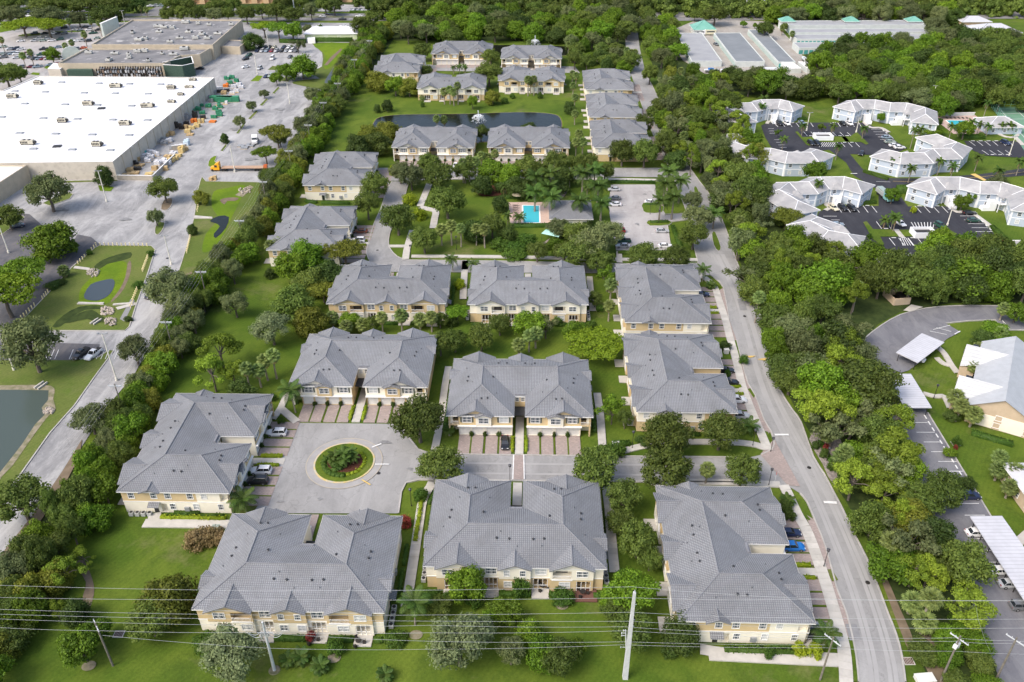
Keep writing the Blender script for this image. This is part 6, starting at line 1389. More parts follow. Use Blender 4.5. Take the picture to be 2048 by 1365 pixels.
def forest(poly, where, spacing, kinds, wr, hr, group, z=4.0, maxn=400, palms=0.0):
 W = [tuple(G(p[0], p[1], z)[:2]) for p in poly]; xs, ys = [p[0] for p in W], [p[1] for p in W]; pts = []; q = random.Random(len(poly) * 7 + int(spacing * 10))
 for _ in range(int((max(xs) - min(xs)) * (max(ys) - min(ys)) / spacing ** 2 * 14)):
  x, y = q.uniform(min(xs), max(xs)), q.uniform(min(ys), max(ys))
  if inpoly(x, y, W) and all((x - a) ** 2 + (y - b_) ** 2 > spacing ** 2 for a, b_ in pts): pts.append((x, y))
  if len(pts) >= maxn: break
 pts.sort(key=lambda p: p[1]); res = []
 for x, y in pts:
  if palms and q.random() < palms:
   px = proj((x, y, 6)); o = palm('sabal', px[0], px[1], q.uniform(6, 8.5)); VEG.pop(); res.append((o, 'fan-leaved', 'palm')); nm = 'fan_palm'
  else:
   kd = q.choice(kinds); w = q.uniform(*wr); o = tree_at(kd, x, y, w, q.uniform(*hr)); VEG.pop(); res.append((o, KN[kd][1], KN[kd][2]))
  px = proj((x, y, 5)); o['_p'] = px[0]
 # rows front to back, then counted from the left, so that each can be found
 per = max(3, round(math.sqrt(len(res) * max(.3, (max(xs) - min(xs)) / max(1, (max(ys) - min(ys)))))))
 rows = [res[i:i + per] for i in range(0, len(res), per)]
 for r_, row in enumerate(rows):
  row.sort(key=lambda t: t[0]['_p'])
  for k, (o, lk, noun) in enumerate(row):
   tag(o, '%s %s, %s, %s row back, %s from left' % (lk, noun, where, ordn(r_), ordn(k)), noun if noun != 'oak' else 'tree', group); del o['_p']
 return res
BL = ['oak', 'grey', 'denseg', 'denseb', 'denseb', 'bright', 'denseo']
# the long belt left of the townhouses
forest([(28, 1130), (85, 1040), (150, 950), (236, 822), (282, 750), (316, 700), (346, 642), (372, 585), (402, 600), (388, 650), (340, 735), (272, 850), (218, 960), (185, 1040), (125, 1130), (75, 1200), (20, 1270), (0, 1280), (0, 1170)], 'tree belt at left, near part', 3.4, BL, (4.8, 7.8), (5.5, 8.5), 'trees of the long belt beside the left road')
forest([(368, 582), (425, 548), (482, 472), (508, 412), (555, 347), (603, 276), (652, 186), (698, 112), (738, 58), (780, 55), (745, 115), (704, 175), (655, 250), (606, 335), (562, 405), (508, 490), (455, 560), (400, 612)], 'tree belt at left, far part', 4.4, BL, (6, 9), (6.5, 9.5), 'trees of the long belt beside the left road')
forest([(-10, 1140), (0, 1135), (40, 1180), (20, 1290), (-20, 1350), (-40, 1250)], 'lower left edge thicket', 4.2, BL, (5.5, 8), (5, 7.5), 'trees at the lower left edge')
# belt right of the main street
RB = ['oak', 'grey', 'dense', 'denseg', 'bright', 'pine', 'denseb', 'denseo', 'pine', 'looseg', 'oak']
forest([(1535, 680), (1620, 620), (1705, 640), (1718, 700), (1740, 770), (1790, 850), (1830, 950), (1850, 1010), (1900, 1085), (1945, 1170), (1960, 1220), (1900, 1240), (1850, 1230), (1790, 1150), (1735, 1050), (1690, 985), (1660, 880), (1600, 790), (1560, 740)], 'lower right roadside grove', 4.9, RB, (5.5, 13), (5.5, 11), 'trees between the main street and the office road', palms=.06)
forest([(1850, 1290), (1900, 1245), (1950, 1240), (1985, 1290), (2000, 1360), (1930, 1380), (1905, 1340)], 'lower right corner thicket', 3.4, ['denseb', 'denseg', 'denseb'], (4.5, 6), (3.4, 4.4), 'shrubby trees at the lower right corner')
forest([(1480, 480), (1510, 520), (1590, 480), (1640, 500), (1700, 530), (1740, 560), (1720, 620), (1640, 600), (1540, 640), (1510, 600)], 'left wood below apartments', 5.6, ['denseb', 'bright', 'denseg', 'pine', 'oak'], (8, 12), (8, 11), 'trees below the apartments', palms=.08)
forest([(1850, 480), (1920, 505), (2060, 510), (2060, 585), (1900, 590), (1740, 580), (1740, 545), (1830, 530)], 'right wood below apartments', 6.0, ['denseb', 'dense', 'denseg', 'oak'], (9, 13), (9, 12), 'trees below the apartments')
forest([(1330, 290), (1318, 190), (1340, 140), (1440, 160), (1478, 240), (1500, 270), (1530, 330), (1515, 390), (1540, 450), (1500, 490), (1480, 500), (1450, 400), (1400, 340), (1360, 330)], 'wood left of the apartments', 5.4, RB, (6, 13.5), (6, 12), 'trees between the main street and the apartments', palms=.08)
FB = ['dense', 'denseg', 'oak', 'denseb', 'grey', 'denseb', 'bright']
forest([(1440, 150), (1540, 163), (1630, 165), (1620, 120), (1700, 90), (1830, 90), (1900, 105), (2060, 175), (2060, 215), (1980, 208), (1850, 222), (1790, 205), (1650, 190), (1500, 180)], 'wood behind far apartments', 8.2, FB, (11, 15), (9, 13), 'wood between the storage rows and the apartments')
forest([(1860, 60), (1900, 72), (2060, 85), (2060, 160), (1960, 135), (1890, 92)], 'wood below the restaurant', 10, ['grey', 'dense', 'oak'], (13, 17), (9, 12), 'wood below the restaurant')
forest([(1545, 22), (1850, 22), (1930, 34), (1900, 44), (1545, 38)], 'line behind storage rows', 10, FB, (13, 17), (10, 13), 'tree line behind the storage rows')
forest([(785, 30), (1240, 24), (1268, 50), (1250, 84), (1165, 86), (1100, 72), (800, 76)], 'wood behind far townhouses', 9.4, FB, (12, 16), (9, 13), 'wood behind far townhouses')
forest([(1135, 85), (1165, 84), (1250, 90), (1262, 125), (1250, 140), (1165, 128), (1150, 110)], 'grove right of north pond', 8, FB, (8, 11), (7, 9), 'grove right of north pond', palms=.15)
forest([(1285, 30), (1330, 40), (1345, 75), (1360, 110), (1320, 130), (1300, 100)], 'group by upper street end', 9, FB, (11, 14), (8, 11), 'group by upper street end')
# far-off woods along the top read as one mass
def mass(name, poly, spacing, mats, label_kind, z=5):
 W = [tuple(G(p[0], p[1], z)[:2]) for p in poly]; xs, ys = [p[0] for p in W], [p[1] for p in W]; q = random.Random(5); pts = []
 for _ in range(int((max(xs) - min(xs)) * (max(ys) - min(ys)) / spacing ** 2 * 8)):
  x, y = q.uniform(min(xs), max(xs)), q.uniform(min(ys), max(ys))
  if inpoly(x, y, W) and all((x - a) ** 2 + (y - b_) ** 2 > spacing ** 2 for a, b_ in pts): pts.append((x, y))
 P_, N_, S_, ev, ef = [], [], [], [], []; k = 0
 for x, y in pts:
  w, h = q.uniform(5.5, 8.5), q.uniform(7, 12)
  cl_ = [(c, r) for c, r in dome_clumps(.72, .5, 8, .35, (.25, .4), seed=q.randrange(99))]
  for c, r in cl_:
   n = 34; d = npr.normal(size=(n, 3)); d[:, 2] = np.abs(d[:, 2]) * .9 + .05; d /= np.linalg.norm(d, axis=1, keepdims=True)
   S3 = np.array([w, w, h * .8]); C = (np.array(c) + d * r * (1 + npr.normal(size=(n, 1)) * .12)) * S3 + np.array([x, y, 0]); P_.append(C); nn = d + npr.normal(size=(n, 3)) * .5; N_.append(nn / np.linalg.norm(nn, axis=1, keepdims=True)); S_.append(npr.uniform(.5, 1.1, n) * .9)
   ev.append((IV * r * .8 + np.array(c)) * S3 + np.array([x, y, 0])); ef.append(IF + k * 12); k += 1
 P_, N_, S_ = np.vstack(P_), np.vstack(N_), np.concatenate(S_)
 cell = np.floor(P_[:, :2] / 9).astype(int); rr_ = np.random.default_rng(3).random(4096); tint = np.clip(rr_[(cell[:, 0] * 73 + cell[:, 1] * 191) % 4096] * .7 + npr.random(len(P_)) * .4, 0, 1)
 me = quads_mesh(name, P_, N_, S_, tint, mats, (np.vstack(ev), np.vstack(ef))); o = link(name, me); tag(o, label_kind, 'woodland', None, 'stuff'); return o
mass('distant_woodland', [(-420, -60), (2480, -60), (2480, 9), (1530, 15), (1300, 15), (760, 14), (700, -8), (380, -14), (-420, -6)], 9, L_dark if 0 else L_oak, 'far-off dark green woodland along the top edge')
mass('distant_woodland', [(1300, 12), (2480, 4), (2480, 18), (1860, 24), (1530, 21), (1340, 22)], 9, L_oak, 'strip of dark woodland beyond the highway at upper right')
mass('distant_woodland', [(765, 10), (1290, 8), (1290, 22), (1180, 24), (765, 24)], 9, L_oak, 'strip of woodland beyond the highway at top centre')
# --- trees placed one by one: kind, crown centre (photo px), crown width (px)
for a in [('grey', 95, 385, 95), ('denseb', 102, 472, 98), ('flatg', 45, 540, 100), ('flaty', 8, 590, 120), ('oak', 14, 432, 66), ('oak', 327, 378, 62), ('grey', 311, 434, 40), ('dense', 206, 350, 46), ('denseo', 402, 394, 32), ('dense', 384, 458, 24),
          ('grey', 62, 697, 128), ('grey', 338, 580, 84), ('grey', 268, 700, 76), ('grey', 180, 838, 76), ('oak', 40, 1000, 112), ('flat', 553, 268, 62), ('flatg', 530, 306, 48), ('oak', 536, 354, 42), ('grey', 479, 243, 30), ('dense', 448, 276, 20),
          ('grey', 503, 212, 24), ('grey', 528, 187, 20), ('bright', 552, 158, 28), ('denseb', 603, 130, 62), ('bright', 571, 145, 36), ('flaty', 527, 52, 50), ('flatg', 556, 56, 52), ('dense', 505, 78, 44), ('bright', 585, 62, 46), ('grey', 20, 32, 60), ('grey', 97, 36, 66), ('grey', 156, 37, 36), ('oak', 214, 33, 64),
          ('oak', 100, 12, 72), ('oak', 182, 10, 90), ('oak', 232, 12, 60), ('oak', 18, 8, 64), ('dense', 272, 5, 40), ('flaty', 46, 50, 66), ('flaty', 96, 52, 62), ('bright', 104, 112, 34), ('oak', 12, 152, 60), ('bright', 38, 150, 34),
          ('oak', 335, 31, 36), ('oak', 365, 31, 34), ('oak', 396, 30, 36), ('grey', 428, 29, 38), ('oak', 455, 28, 34), ('oak', 492, 27, 44), ('oak', 523, 24, 30), ('oak', 552, 26, 40), ('oak', 588, 28, 44), ('grey', 622, 24, 34), ('oak', 344, 8, 42), ('oak', 376, 12, 34), ('oak', 432, 14, 40), ('oak', 466, 10, 40), ('oak', 566, 8, 44), ('oak', 600, 8, 36), ('oak', 650, 10, 40), ('oak', 742, 38, 34), ('oak', 720, 56, 40), ('grey', 615, 58, 22), ('looseg', 595, 92, 30), ('oak', 668, 14, 36),
          ('denseo', 332, 1195, 108), ('oak', 300, 1240, 92), ('pale', 462, 1312, 124), ('bright', 160, 1292, 92), ('bright', 196, 1262, 60), ('pine', 130, 1150, 78), ('pine', 165, 1115, 52), ('dense', 150, 1222, 60), ('pine', 112, 1220, 50), ('bright', 933, 1172, 94), ('pale', 918, 1290, 130), ('pale', 960, 1262, 74), ('bright', 1012, 1222, 72), ('denseb', 1085, 1300, 84), ('oak', 1120, 1318, 78), ('flatg', 1262, 1185, 112), ('bright', 1225, 1205, 60), ('oak', 1262, 1262, 92), ('dense', 1362, 1262, 88), ('grey', 1022, 1305, 70), ('bright', 985, 1235, 40),
          ('oak', 1276, 1082, 92), ('oak', 1248, 1000, 82), ('oak', 1190, 935, 112), ('oak', 1332, 942, 112), ('oak', 1486, 938, 92), ('oak', 880, 930, 92), ('oak', 838, 845, 104), ('oak', 1335, 872, 98), ('oak', 1442, 866, 88), ('loose', 1225, 822, 66), ('flaty', 1190, 688, 116, 7.5), ('bright', 1148, 668, 46), ('bright', 1058, 650, 66), ('looseg', 1092, 655, 50), ('oak', 962, 676, 64), ('oak', 910, 680, 56), ('flatg', 915, 626, 44), ('loose', 1215, 556, 62),
          ('pale', 543, 660, 72), ('pine', 440, 706, 92), ('pine', 425, 752, 78), ('pine', 465, 748, 60), ('dense', 480, 780, 60), ('denseb', 612, 508, 84), ('bright', 580, 535, 70), ('dense', 655, 545, 78), ('denseg', 582, 604, 86), ('denseo', 622, 640, 72), ('grey', 470, 612, 52), ('flat', 688, 498, 76), ('flat', 645, 580, 60), ('denseg', 620, 560, 70),
          ('oak', 750, 376, 62), ('oak', 735, 412, 60), ('oak', 795, 438, 74), ('oak', 848, 480, 60), ('oak', 895, 406, 70), ('grey', 822, 350, 66), ('oak', 876, 352, 64), ('oak', 858, 330, 52), ('dense', 950, 455, 60), ('oak', 985, 452, 56), ('denseb', 985, 336, 60), ('dense', 963, 366, 50), ('denseb', 1020, 350, 56), ('oak', 1052, 338, 60), ('dense', 1040, 372, 52), ('oak', 1112, 332, 64), ('oak', 1150, 328, 50), ('shrubd', 1120, 370, 40),
          ('grey', 1180, 490, 90), ('oak', 1152, 512, 70), ('grey', 1216, 470, 64), ('oak', 1200, 520, 66), ('oak', 1288, 515, 66), ('oak', 1352, 518, 62), ('grey', 1398, 432, 62), ('oak', 1388, 470, 66), ('oak', 1245, 305, 60), ('oak', 1290, 308, 62), ('oak', 1332, 296, 60), ('oak', 1075, 505, 44), ('bright', 1110, 495, 40), ('oak', 1130, 500, 50), ('grey', 1385, 400, 50), ('oak', 930, 345, 46), ('oak', 1080, 345, 50), ('dense', 1130, 350, 46), ('oak', 1175, 325, 50), ('oak', 1210, 345, 44), ('grey', 1120, 455, 50), ('oak', 1155, 470, 56), ('dense', 1000, 405, 40), ('dense', 1015, 465, 40), ('oak', 1000, 650, 46), ('oak', 880, 690, 50), ('dense', 1100, 400, 0.5), ('bright', 700, 640, 40), ('oak', 745, 650, 36), ('oak', 880, 640, 34), ('grey', 800, 345, 50), ('oak', 1240, 1045, 60), ('oak', 1300, 1120, 56), ('oak', 1230, 1230, 60), ('bright', 1150, 1300, 50), ('oak', 880, 1215, 50), ('denseb', 1060, 1262, 60), ('oak', 1190, 600, 34), ('flat', 650, 500, 60), ('oak', 1250, 840, 40), ('grey', 560, 280, 30), ('oak', 640, 215, 40), ('grey', 610, 250, 50), ('grey', 625, 190, 40),
          ('denseo', 772, 258, 56), ('dense', 715, 290, 62), ('denseg', 752, 280, 62), ('denseo', 735, 270, 46), ('oak', 962, 266, 34), ('denseo', 757, 158, 52), ('bright', 790, 172, 42), ('denseo', 818, 172, 44), ('dense', 774, 210, 26), ('dense', 754, 216, 16), ('oak', 845, 100, 46), ('oak', 982, 112, 42), ('oak', 978, 146, 56), ('bright', 945, 206, 24), ('denseo', 985, 192, 34), ('oak', 852, 142, 30), ('oak', 1118, 272, 38), ('dense', 1058, 258, 32), ('oak', 1150, 120, 40), ('dense', 1140, 215, 26), ('oak', 1300, 150, 40), ('oak', 1330, 190, 44), ('oak', 1285, 252, 46), ('oak', 1310, 225, 40), ('oak', 1262, 125, 40), ('oak', 1350, 262, 40),
          ('flat', 1575, 432, 62), ('denseg', 1575, 432, 56, 6), ('loose', 1645, 256, 22), ('loose', 1555, 266, 16), ('bright', 1762, 235, 22), ('bright', 1785, 393, 30), ('loose', 1948, 398, 30), ('grey', 1990, 375, 50), ('bright', 1925, 405, 34), ('bright', 1630, 345, 50), ('bright', 1930, 260, 40), ('denseb', 1860, 260, 56, 4), ('denseb', 1745, 505, 90, 10), ('denseb', 1650, 560, 120, 11), ('denseb', 1930, 540, 130, 12), ('denseb', 1560, 545, 70, 9), ('denseg', 2000, 500, 110, 12),
          ('bright', 1990, 665, 60, 4), ('dense', 1965, 675, 46, 4), ('bright', 2035, 625, 52, 6), ('pine', 1780, 900, 130, 9), ('pine', 1765, 960, 84, 8), ('pine', 1810, 1030, 60, 8), ('pine', 1830, 1140, 80, 8), ('oak', 1885, 985, 96, 7), ('oak', 1930, 1130, 110, 8), ('oak', 1730, 770, 130, 10), ('dense', 1680, 690, 110, 10), ('grey', 1590, 660, 100, 8), ('oak', 1600, 740, 100, 8), ('bright', 1900, 905, 30, 2), ('dense', 1905, 830, 36, 2.5), ('dense', 1935, 965, 40, 3),
          ('looseg', 1500, 560, 80, 7), ('pine', 1545, 570, 60, 9), ('pine', 1590, 520, 60, 9), ('oak', 1530, 60, 40), ('oak', 1430, 28, 60), ('oak', 1390, 30, 26), ('oak', 1345, 50, 30), ('bright', 1487, 48, 14), ('bright', 1510, 52, 10), ('oak', 1568, 55, 20), ('shrubd', 1340, 1300, 30), ('oak', 1130, 560, 0.1)]:
 if a[3] > 1: T(*a)
# --- palms: kind, crown centre (photo px), trunk height in metres
for a in [('sabal', 882, 460, 5.5), ('sabal', 902, 452, 7), ('sabal', 921, 458, 6.5), ('sabal', 952, 458, 6), ('sabal', 969, 460, 6.5), ('royal', 1070, 382, 8), ('royal', 1103, 392, 9), ('royal', 1072, 352, 8), ('royal', 1101, 345, 9), ('royal', 1166, 345, 8), ('royal', 1160, 400, 8), ('royal', 1190, 338, 8), ('royal', 1197, 370, 8), ('royal', 1203, 405, 7), ('royal', 1330, 366, 9), ('royal', 1348, 392, 9), ('royal', 1338, 342, 9), ('royal', 1322, 400, 8), ('royal', 1362, 360, 9), ('royal', 1096, 372, 6), ('royal', 1430, 425, 6),
          ('sabal', 925, 326, 8), ('sabal', 938, 321, 8.5), ('sabal', 950, 324, 8), ('sabal', 962, 312, 7), ('sabal', 975, 316, 6), ('sabal', 990, 308, 6), ('sabal', 1056, 160, 8), ('sabal', 1068, 159, 8), ('sabal', 1061, 162, 6.5), ('sabal', 888, 184, 6), ('sabal', 899, 180, 7), ('sabal', 907, 185, 6.5), ('sabal', 915, 172, 9), ('sabal', 1152, 152, 6), ('sabal', 1146, 172, 6), ('sabal', 1150, 195, 6), ('sabal', 1150, 228, 5), ('sabal', 1158, 268, 5), ('sabal', 1166, 285, 6), ('sabal', 1152, 285, 6), ('sabal', 1145, 148, 4), ('sabal', 1137, 90, 6), ('sabal', 1058, 86, 5), ('sabal', 873, 238, 5), ('sabal', 888, 240, 4),
          ('sabal', 1262, 106, 8), ('sabal', 1270, 106, 8), ('sabal', 1254, 102, 7), ('sabal', 1366, 224, 9), ('sabal', 1382, 240, 7), ('sabal', 1340, 168, 6), ('sabald', 1222, 570, 5), ('sabald', 1219, 612, 5), ('sabal', 763, 636, 5), ('sabal', 802, 632, 5), ('sabal', 840, 640, 3), ('sabal', 862, 636, 4.5), ('sabal', 664, 636, 3.5), ('sabal', 692, 654, 3), ('sabal', 725, 650, 2.5), ('sabald', 492, 738, 6.5), ('sabald', 516, 742, 5), ('sabald', 545, 712, 7), ('sabald', 528, 722, 6), ('sabal', 1037, 690, 4), ('sabal', 1058, 672, 5), ('sabal', 1072, 668, 4.5), ('sabal', 540, 492, 6), ('sabal', 556, 486, 6),
          ('sabal', 1415, 940, 4), ('sabal', 1683, 915, 5), ('sabal', 1690, 905, 6), ('sabal', 1655, 870, 4), ('sabal', 1783, 1085, 6), ('sabal', 1480, 468, 9), ('sabal', 1500, 478, 7), ('sabalb', 1560, 640, 4), ('sabalb', 1545, 625, 4), ('sabalb', 1850, 1245, 3), ('sabalb', 1935, 1232, 3), ('sabalb', 1825, 1205, 3), ('sabal', 1948, 732, 4), ('sabalb', 1956, 700, 3), ('sabal', 1912, 795, 4), ('sabal', 1922, 812, 4.5), ('sabal', 1948, 830, 3.5), ('sabal', 2000, 915, 4), ('sabal', 1998, 940, 3), ('sabal', 2030, 945, 3.5), ('sabal', 2020, 975, 3), ('sabalb', 127, 542, 2.2), ('sabal', 2008, 618, 4), ('sabalb', 2000, 668, 3),
          ('queen', 1525, 212, 7), ('queen', 1528, 196, 8), ('queen', 1607, 250, 5), ('queen', 1667, 252, 5), ('queen', 1729, 256, 5), ('queen', 1568, 278, 5), ('queen', 1677, 292, 6), ('queen', 1638, 366, 8), ('queen', 1789, 432, 5), ('queen', 1793, 436, 5), ('queen', 1824, 336, 6), ('queen', 1789, 318, 6), ('queen', 1882, 322, 6), ('queen', 1908, 332, 6), ('queen', 1922, 250, 5), ('queen', 1945, 243, 5), ('queen', 1960, 248, 5), ('queen', 1978, 252, 5), ('queen', 2004, 250, 4), ('queen', 2022, 250, 4), ('queen', 1958, 314, 6), ('queen', 2000, 340, 5), ('queen', 2042, 322, 6), ('queen', 1830, 260, 8), ('queen', 1842, 258, 8), ('queen', 1905, 252, 7), ('queen', 1772, 440, 3), ('queen', 1976, 205, 10), ('queen', 1622, 345, 4),
          ('queen', 907, 134, 4), ('queen', 919, 133, 4), ('queen', 930, 134, 4), ('sabal', 45, 112, 7), ('sabal', 60, 105, 8), ('sabal', 130, 92, 7), ('sabal', 143, 86, 7), ('sabal', 168, 70, 7), ('sabal', 137, 43, 7), ('sabal', 181, 44, 7), ('sabald', 197, 47, 8), ('sabal', 198, 44, 6), ('sabal', 2, 80, 7), ('sabald', 280, 17, 5), ('sabald', 292, 20, 5), ('queen', 592, 60, 6), ('queen', 640, 52, 4), ('sabal', 1565, 58, 4), ('sabal', 1585, 68, 5), ('sabal', 845, 195, 1.5), ('queen', 1015, 430, 4), ('queen', 1010, 372, 4), ('queen', 1030, 350, 5), ('queen', 1175, 372, 6), ('queen', 1140, 345, 6)]:
 palm(a[0], a[1], a[2], a[3])
for a in [('coconut', 583, 778, 7, 1.05), ('coconut', 487, 1000, 3.6, 1.0), ('coconut', 826, 1208, 5.5, 1.0), ('coconut', 905, 518, 4.5, .8), ('coconut', 945, 527, 3, .75), ('coconut', 1408, 540, 4, .8), ('coconut', 1652, 1272, 2.8, .85), ('coconut', 1041, 433, 3.5, .8), ('coconut', 1500, 848, 2, .8), ('date', 770, 1348, 1.2, .8), ('date', 600, 1312, 1.5, .9), ('date', 640, 1330, 1.2, .9), ('date', 575, 1318, 1.2, .8), ('date', 898, 858, 2, .8), ('date', 1422, 570, 1.2, .9), ('date', 1700, 910, 1.5, .8), ('date', 1575, 1000, 1.2, .9)]:
 palm(a[0], a[1], a[2], a[3], a[4], fronds=True)
# roundabout planting
for dx, dy, h, s in ((-2.0, -.5, 1.4, .75), (-.6, -1.8, 1.1, .7), (-.4, 1.5, 1.8, .8), (-2.3, 1.3, 1.3, .7), (1.0, 2.2, 1.6, .7), (.2, 0, 1.5, .7), (-1.4, -2.2, .8, .6), (1.9, .8, 1.1, .6)):
 p = proj((RC.x + dx, RC.y + dy, h)); palm('date' if dy < 0 else 'queen', p[0], p[1], h * (1 if dy < 0 else 1.7), s * (1 if dy < 0 else 1.1))
# hedges: leafy boxes along a line
HG = []
def hedge(px, w, h, m=None, look='clipped green', world_pts=False, closed=False, smooth=3):
 if smooth and len(px) > 2: px = catmull(px, closed, smooth)
 W = [Vector((p[0], p[1], 0)) for p in px] if world_pts else [G(*p) for p in px]
 if closed: W.append(W[0])
 o0 = W[0].copy(); P_, N_ = [], []; ev, ef, kk = [], [], 0
 for i in range(len(W) - 1):
  a, c = W[i] - o0, W[i + 1] - o0; d = (c - a); ln = d.length
  if ln < 1e-3: continue
  d /= ln; nn = Vector((-d.y, d.x, 0)); n = max(6, int(ln * (w + 2 * h) * 9))
  u, s = npr.random(n) * ln, npr.random(n) * (w + 2 * h)
  y = np.where(s < h, -w / 2, np.where(s < h + w, s - h - w / 2, w / 2)); z = np.where(s < h, s, np.where(s < h + w, h, s - h - w)); z = np.where(s > h + w, h - (s - h - w), z)
  q = np.array(a)[None] + np.outer(u, np.array(d)) + np.outer(y, np.array(nn)); q[:, 2] = z; q += npr.normal(size=q.shape) * .07
  N = np.outer(np.where(s < h, -1., np.where(s > h + w, 1., 0.)), np.array(nn)); N[:, 2] = ((s >= h) & (s <= h + w)) * 1.0; N += npr.normal(size=N.shape) * .45; N /= np.linalg.norm(N, axis=1, keepdims=True); P_.append(q); N_.append(N)
  b0 = [a + nn * (w / 2 - .1), a - nn * (w / 2 - .1), c - nn * (w / 2 - .1), c + nn * (w / 2 - .1)]; v8 = [(p.x, p.y, 0) for p in b0] + [(p.x, p.y, h - .08) for p in b0]
  ev.append(np.array(v8)); ef.append(np.array([(4, 5, 6), (4, 6, 7), (0, 1, 5), (0, 5, 4), (1, 2, 6), (1, 6, 5), (2, 3, 7), (2, 7, 6), (3, 0, 4), (3, 4, 7)]) + kk * 8); kk += 1
 P_, N_ = np.vstack(P_), np.vstack(N_); me = quads_mesh('hedge', P_, N_, npr.uniform(.12, .24, len(P_)), np.clip(npr.normal(.5, .25, len(P_)), 0, 1), m or L_hedge, (np.vstack(ev), np.vstack(ef)))
 o = link('hedge', me, None, (o0.x, o0.y, 0)); VEG.append((o, look, 'hedge', 'hedge')); return o
hedge([(RC.x + 4.4 * math.cos(a), RC.y + 4.4 * math.sin(a)) for a in [R(-75 + 12 * k) for k in range(11)]], .9, .6, L_lime, 'curved lime yellow', True, smooth=0)
hedge([(RC.x + 4.5 * math.cos(a), RC.y + 4.5 * math.sin(a)) for a in [R(160 + 12 * k) for k in range(11)]], 1.2, .9, None, 'curved dark clipped', True, smooth=0)
for i, Mx in enumerate(TW):
 near = Mx.translation.y < 260; hide = TH[i][4]
 if 'garage' not in hide and Mx.translation.y < 345:
  for s in (-1, 1):
   a, c = Mx @ Vector((s * 1.55, 11.8, 0)), Mx @ Vector((s * 1.55, 16.6, 0)); hedge([(a.x, a.y), (c.x, c.y)], .8, .8, L_lime, 'lime yellow entry', True)
   for dx in (4.7, 7.9, 11.0):
    p = Mx @ Vector((s * dx, 11.1, 0)); tree_at('shrubd', p.x, p.y, 1.1, 1.5)
    if near: b = MB(); b.box(-.18, .18, 0, 5.8, 0, .24); d = b.build('driveway_grass_strip', lawn, None, Mx @ Vector((s * dx, 11.6, 0)), R(TH[i][2])); d['kind'] = 'structure'
 if 'patio' not in hide and near and TH[i][2] > -20:
  for x0, x1 in ((-10.0, -6.6), (-2.9, 2.9), (6.6, 10.8), (-15.8, -13.5), (14.4, 16)):
   a, c = Mx @ Vector((x0, -12.6, 0)), Mx @ Vector((x1, -12.6, 0)); hedge([(a.x, a.y), (c.x, c.y)], 1.0, .9, None, 'clipped patio', True)
 if near:
  for s in ((1,) if 'left' in hide else (-1, 1)):
   for y0, y1 in ((-2.2, 3.5), (4.5, 9.5)):
    a, c = Mx @ Vector((s * 17.3, y0, 0)), Mx @ Vector((s * 17.3, y1, 0)); hedge([(a.x, a.y), (c.x, c.y)], .9, .8, None, 'clipped wall-side', True)
for a in [([(322, 1037), (452, 1040)], .9, .8, L_lime, 'long lime yellow'), ([(350, 1028), (400, 1029)], .9, .8), ([(1448, 1302), (1615, 1308)], 1.2, .8), ([(1222, 366), (1310, 367)], 1.2, 1), ([(1236, 508), (1350, 509)], 1.2, .9), ([(1290, 411), (1320, 410)], 1.2, .9), ([(1300, 447), (1336, 446)], 1.2, .9), ([(1345, 455), (1362, 500)], 1.5, 1), ([(1012, 398), (1060, 396)], 1.2, 1.2), ([(1020, 455), (1110, 454)], 1.6, 1.2), ([(1055, 405), (1090, 404)], 1.2, 1.2),
          ([(1921, 276), (1968, 277)], 2.6, 1.4), ([(1727, 345), (1775, 361)], 1.4, 1.1), ([(1718, 408), (1752, 407)], 1.4, 1), ([(1843, 408), (1872, 408)], 1.4, 1.1), ([(1795, 385), (1828, 384)], 4, 2.2), ([(1982, 455), (2010, 480)], 1.6, 1), ([(1585, 240), (1612, 240)], 1.4, 1), ([(1942, 868), (2024, 892)], 1.6, 1), ([(560, 86), (612, 87)], 2.2, 2.2), ([(628, 84), (705, 84)], 2.4, 2.4), ([(611, 405), (634, 407)], 1.4, 1), ([(643, 408), (700, 409)], 1.4, 1),
          ([(1640, 885), (1655, 915), (1680, 955), (1695, 970)], 1.2, .7, None, 'sinuous clipped'), ([(846, 985), (838, 1040), (830, 1085)], .9, .8, L_lime, 'lime yellow side'), ([(872, 985), (858, 1010)], .9, .8), ([(1225, 890), (1260, 891)], 1.4, 1), ([(1198, 905), (1222, 905)], 3, 1), ([(905, 745), (900, 800)], .9, .8), ([(1300, 0), (1700, 6)], 3, 2.5), ([(1290, 22), (1560, 20)], 3, 3, None, 'tall dark roadside'), ([(700, 26), (770, 26)], 2, 1.5), ([(780, 615), (860, 616)], 1.2, .9), ([(1000, 625), (1040, 626)], 1.2, .9), ([(20, 48), (240, 45)], 2.5, 1.5, None, 'low roadside'), ([(-20, 21), (260, 24)], 2.5, 2, None, 'dark median'), ([(350, 18), (640, 16)], 2.5, 1.6, None, 'far roadside')]:
 hedge(*a)
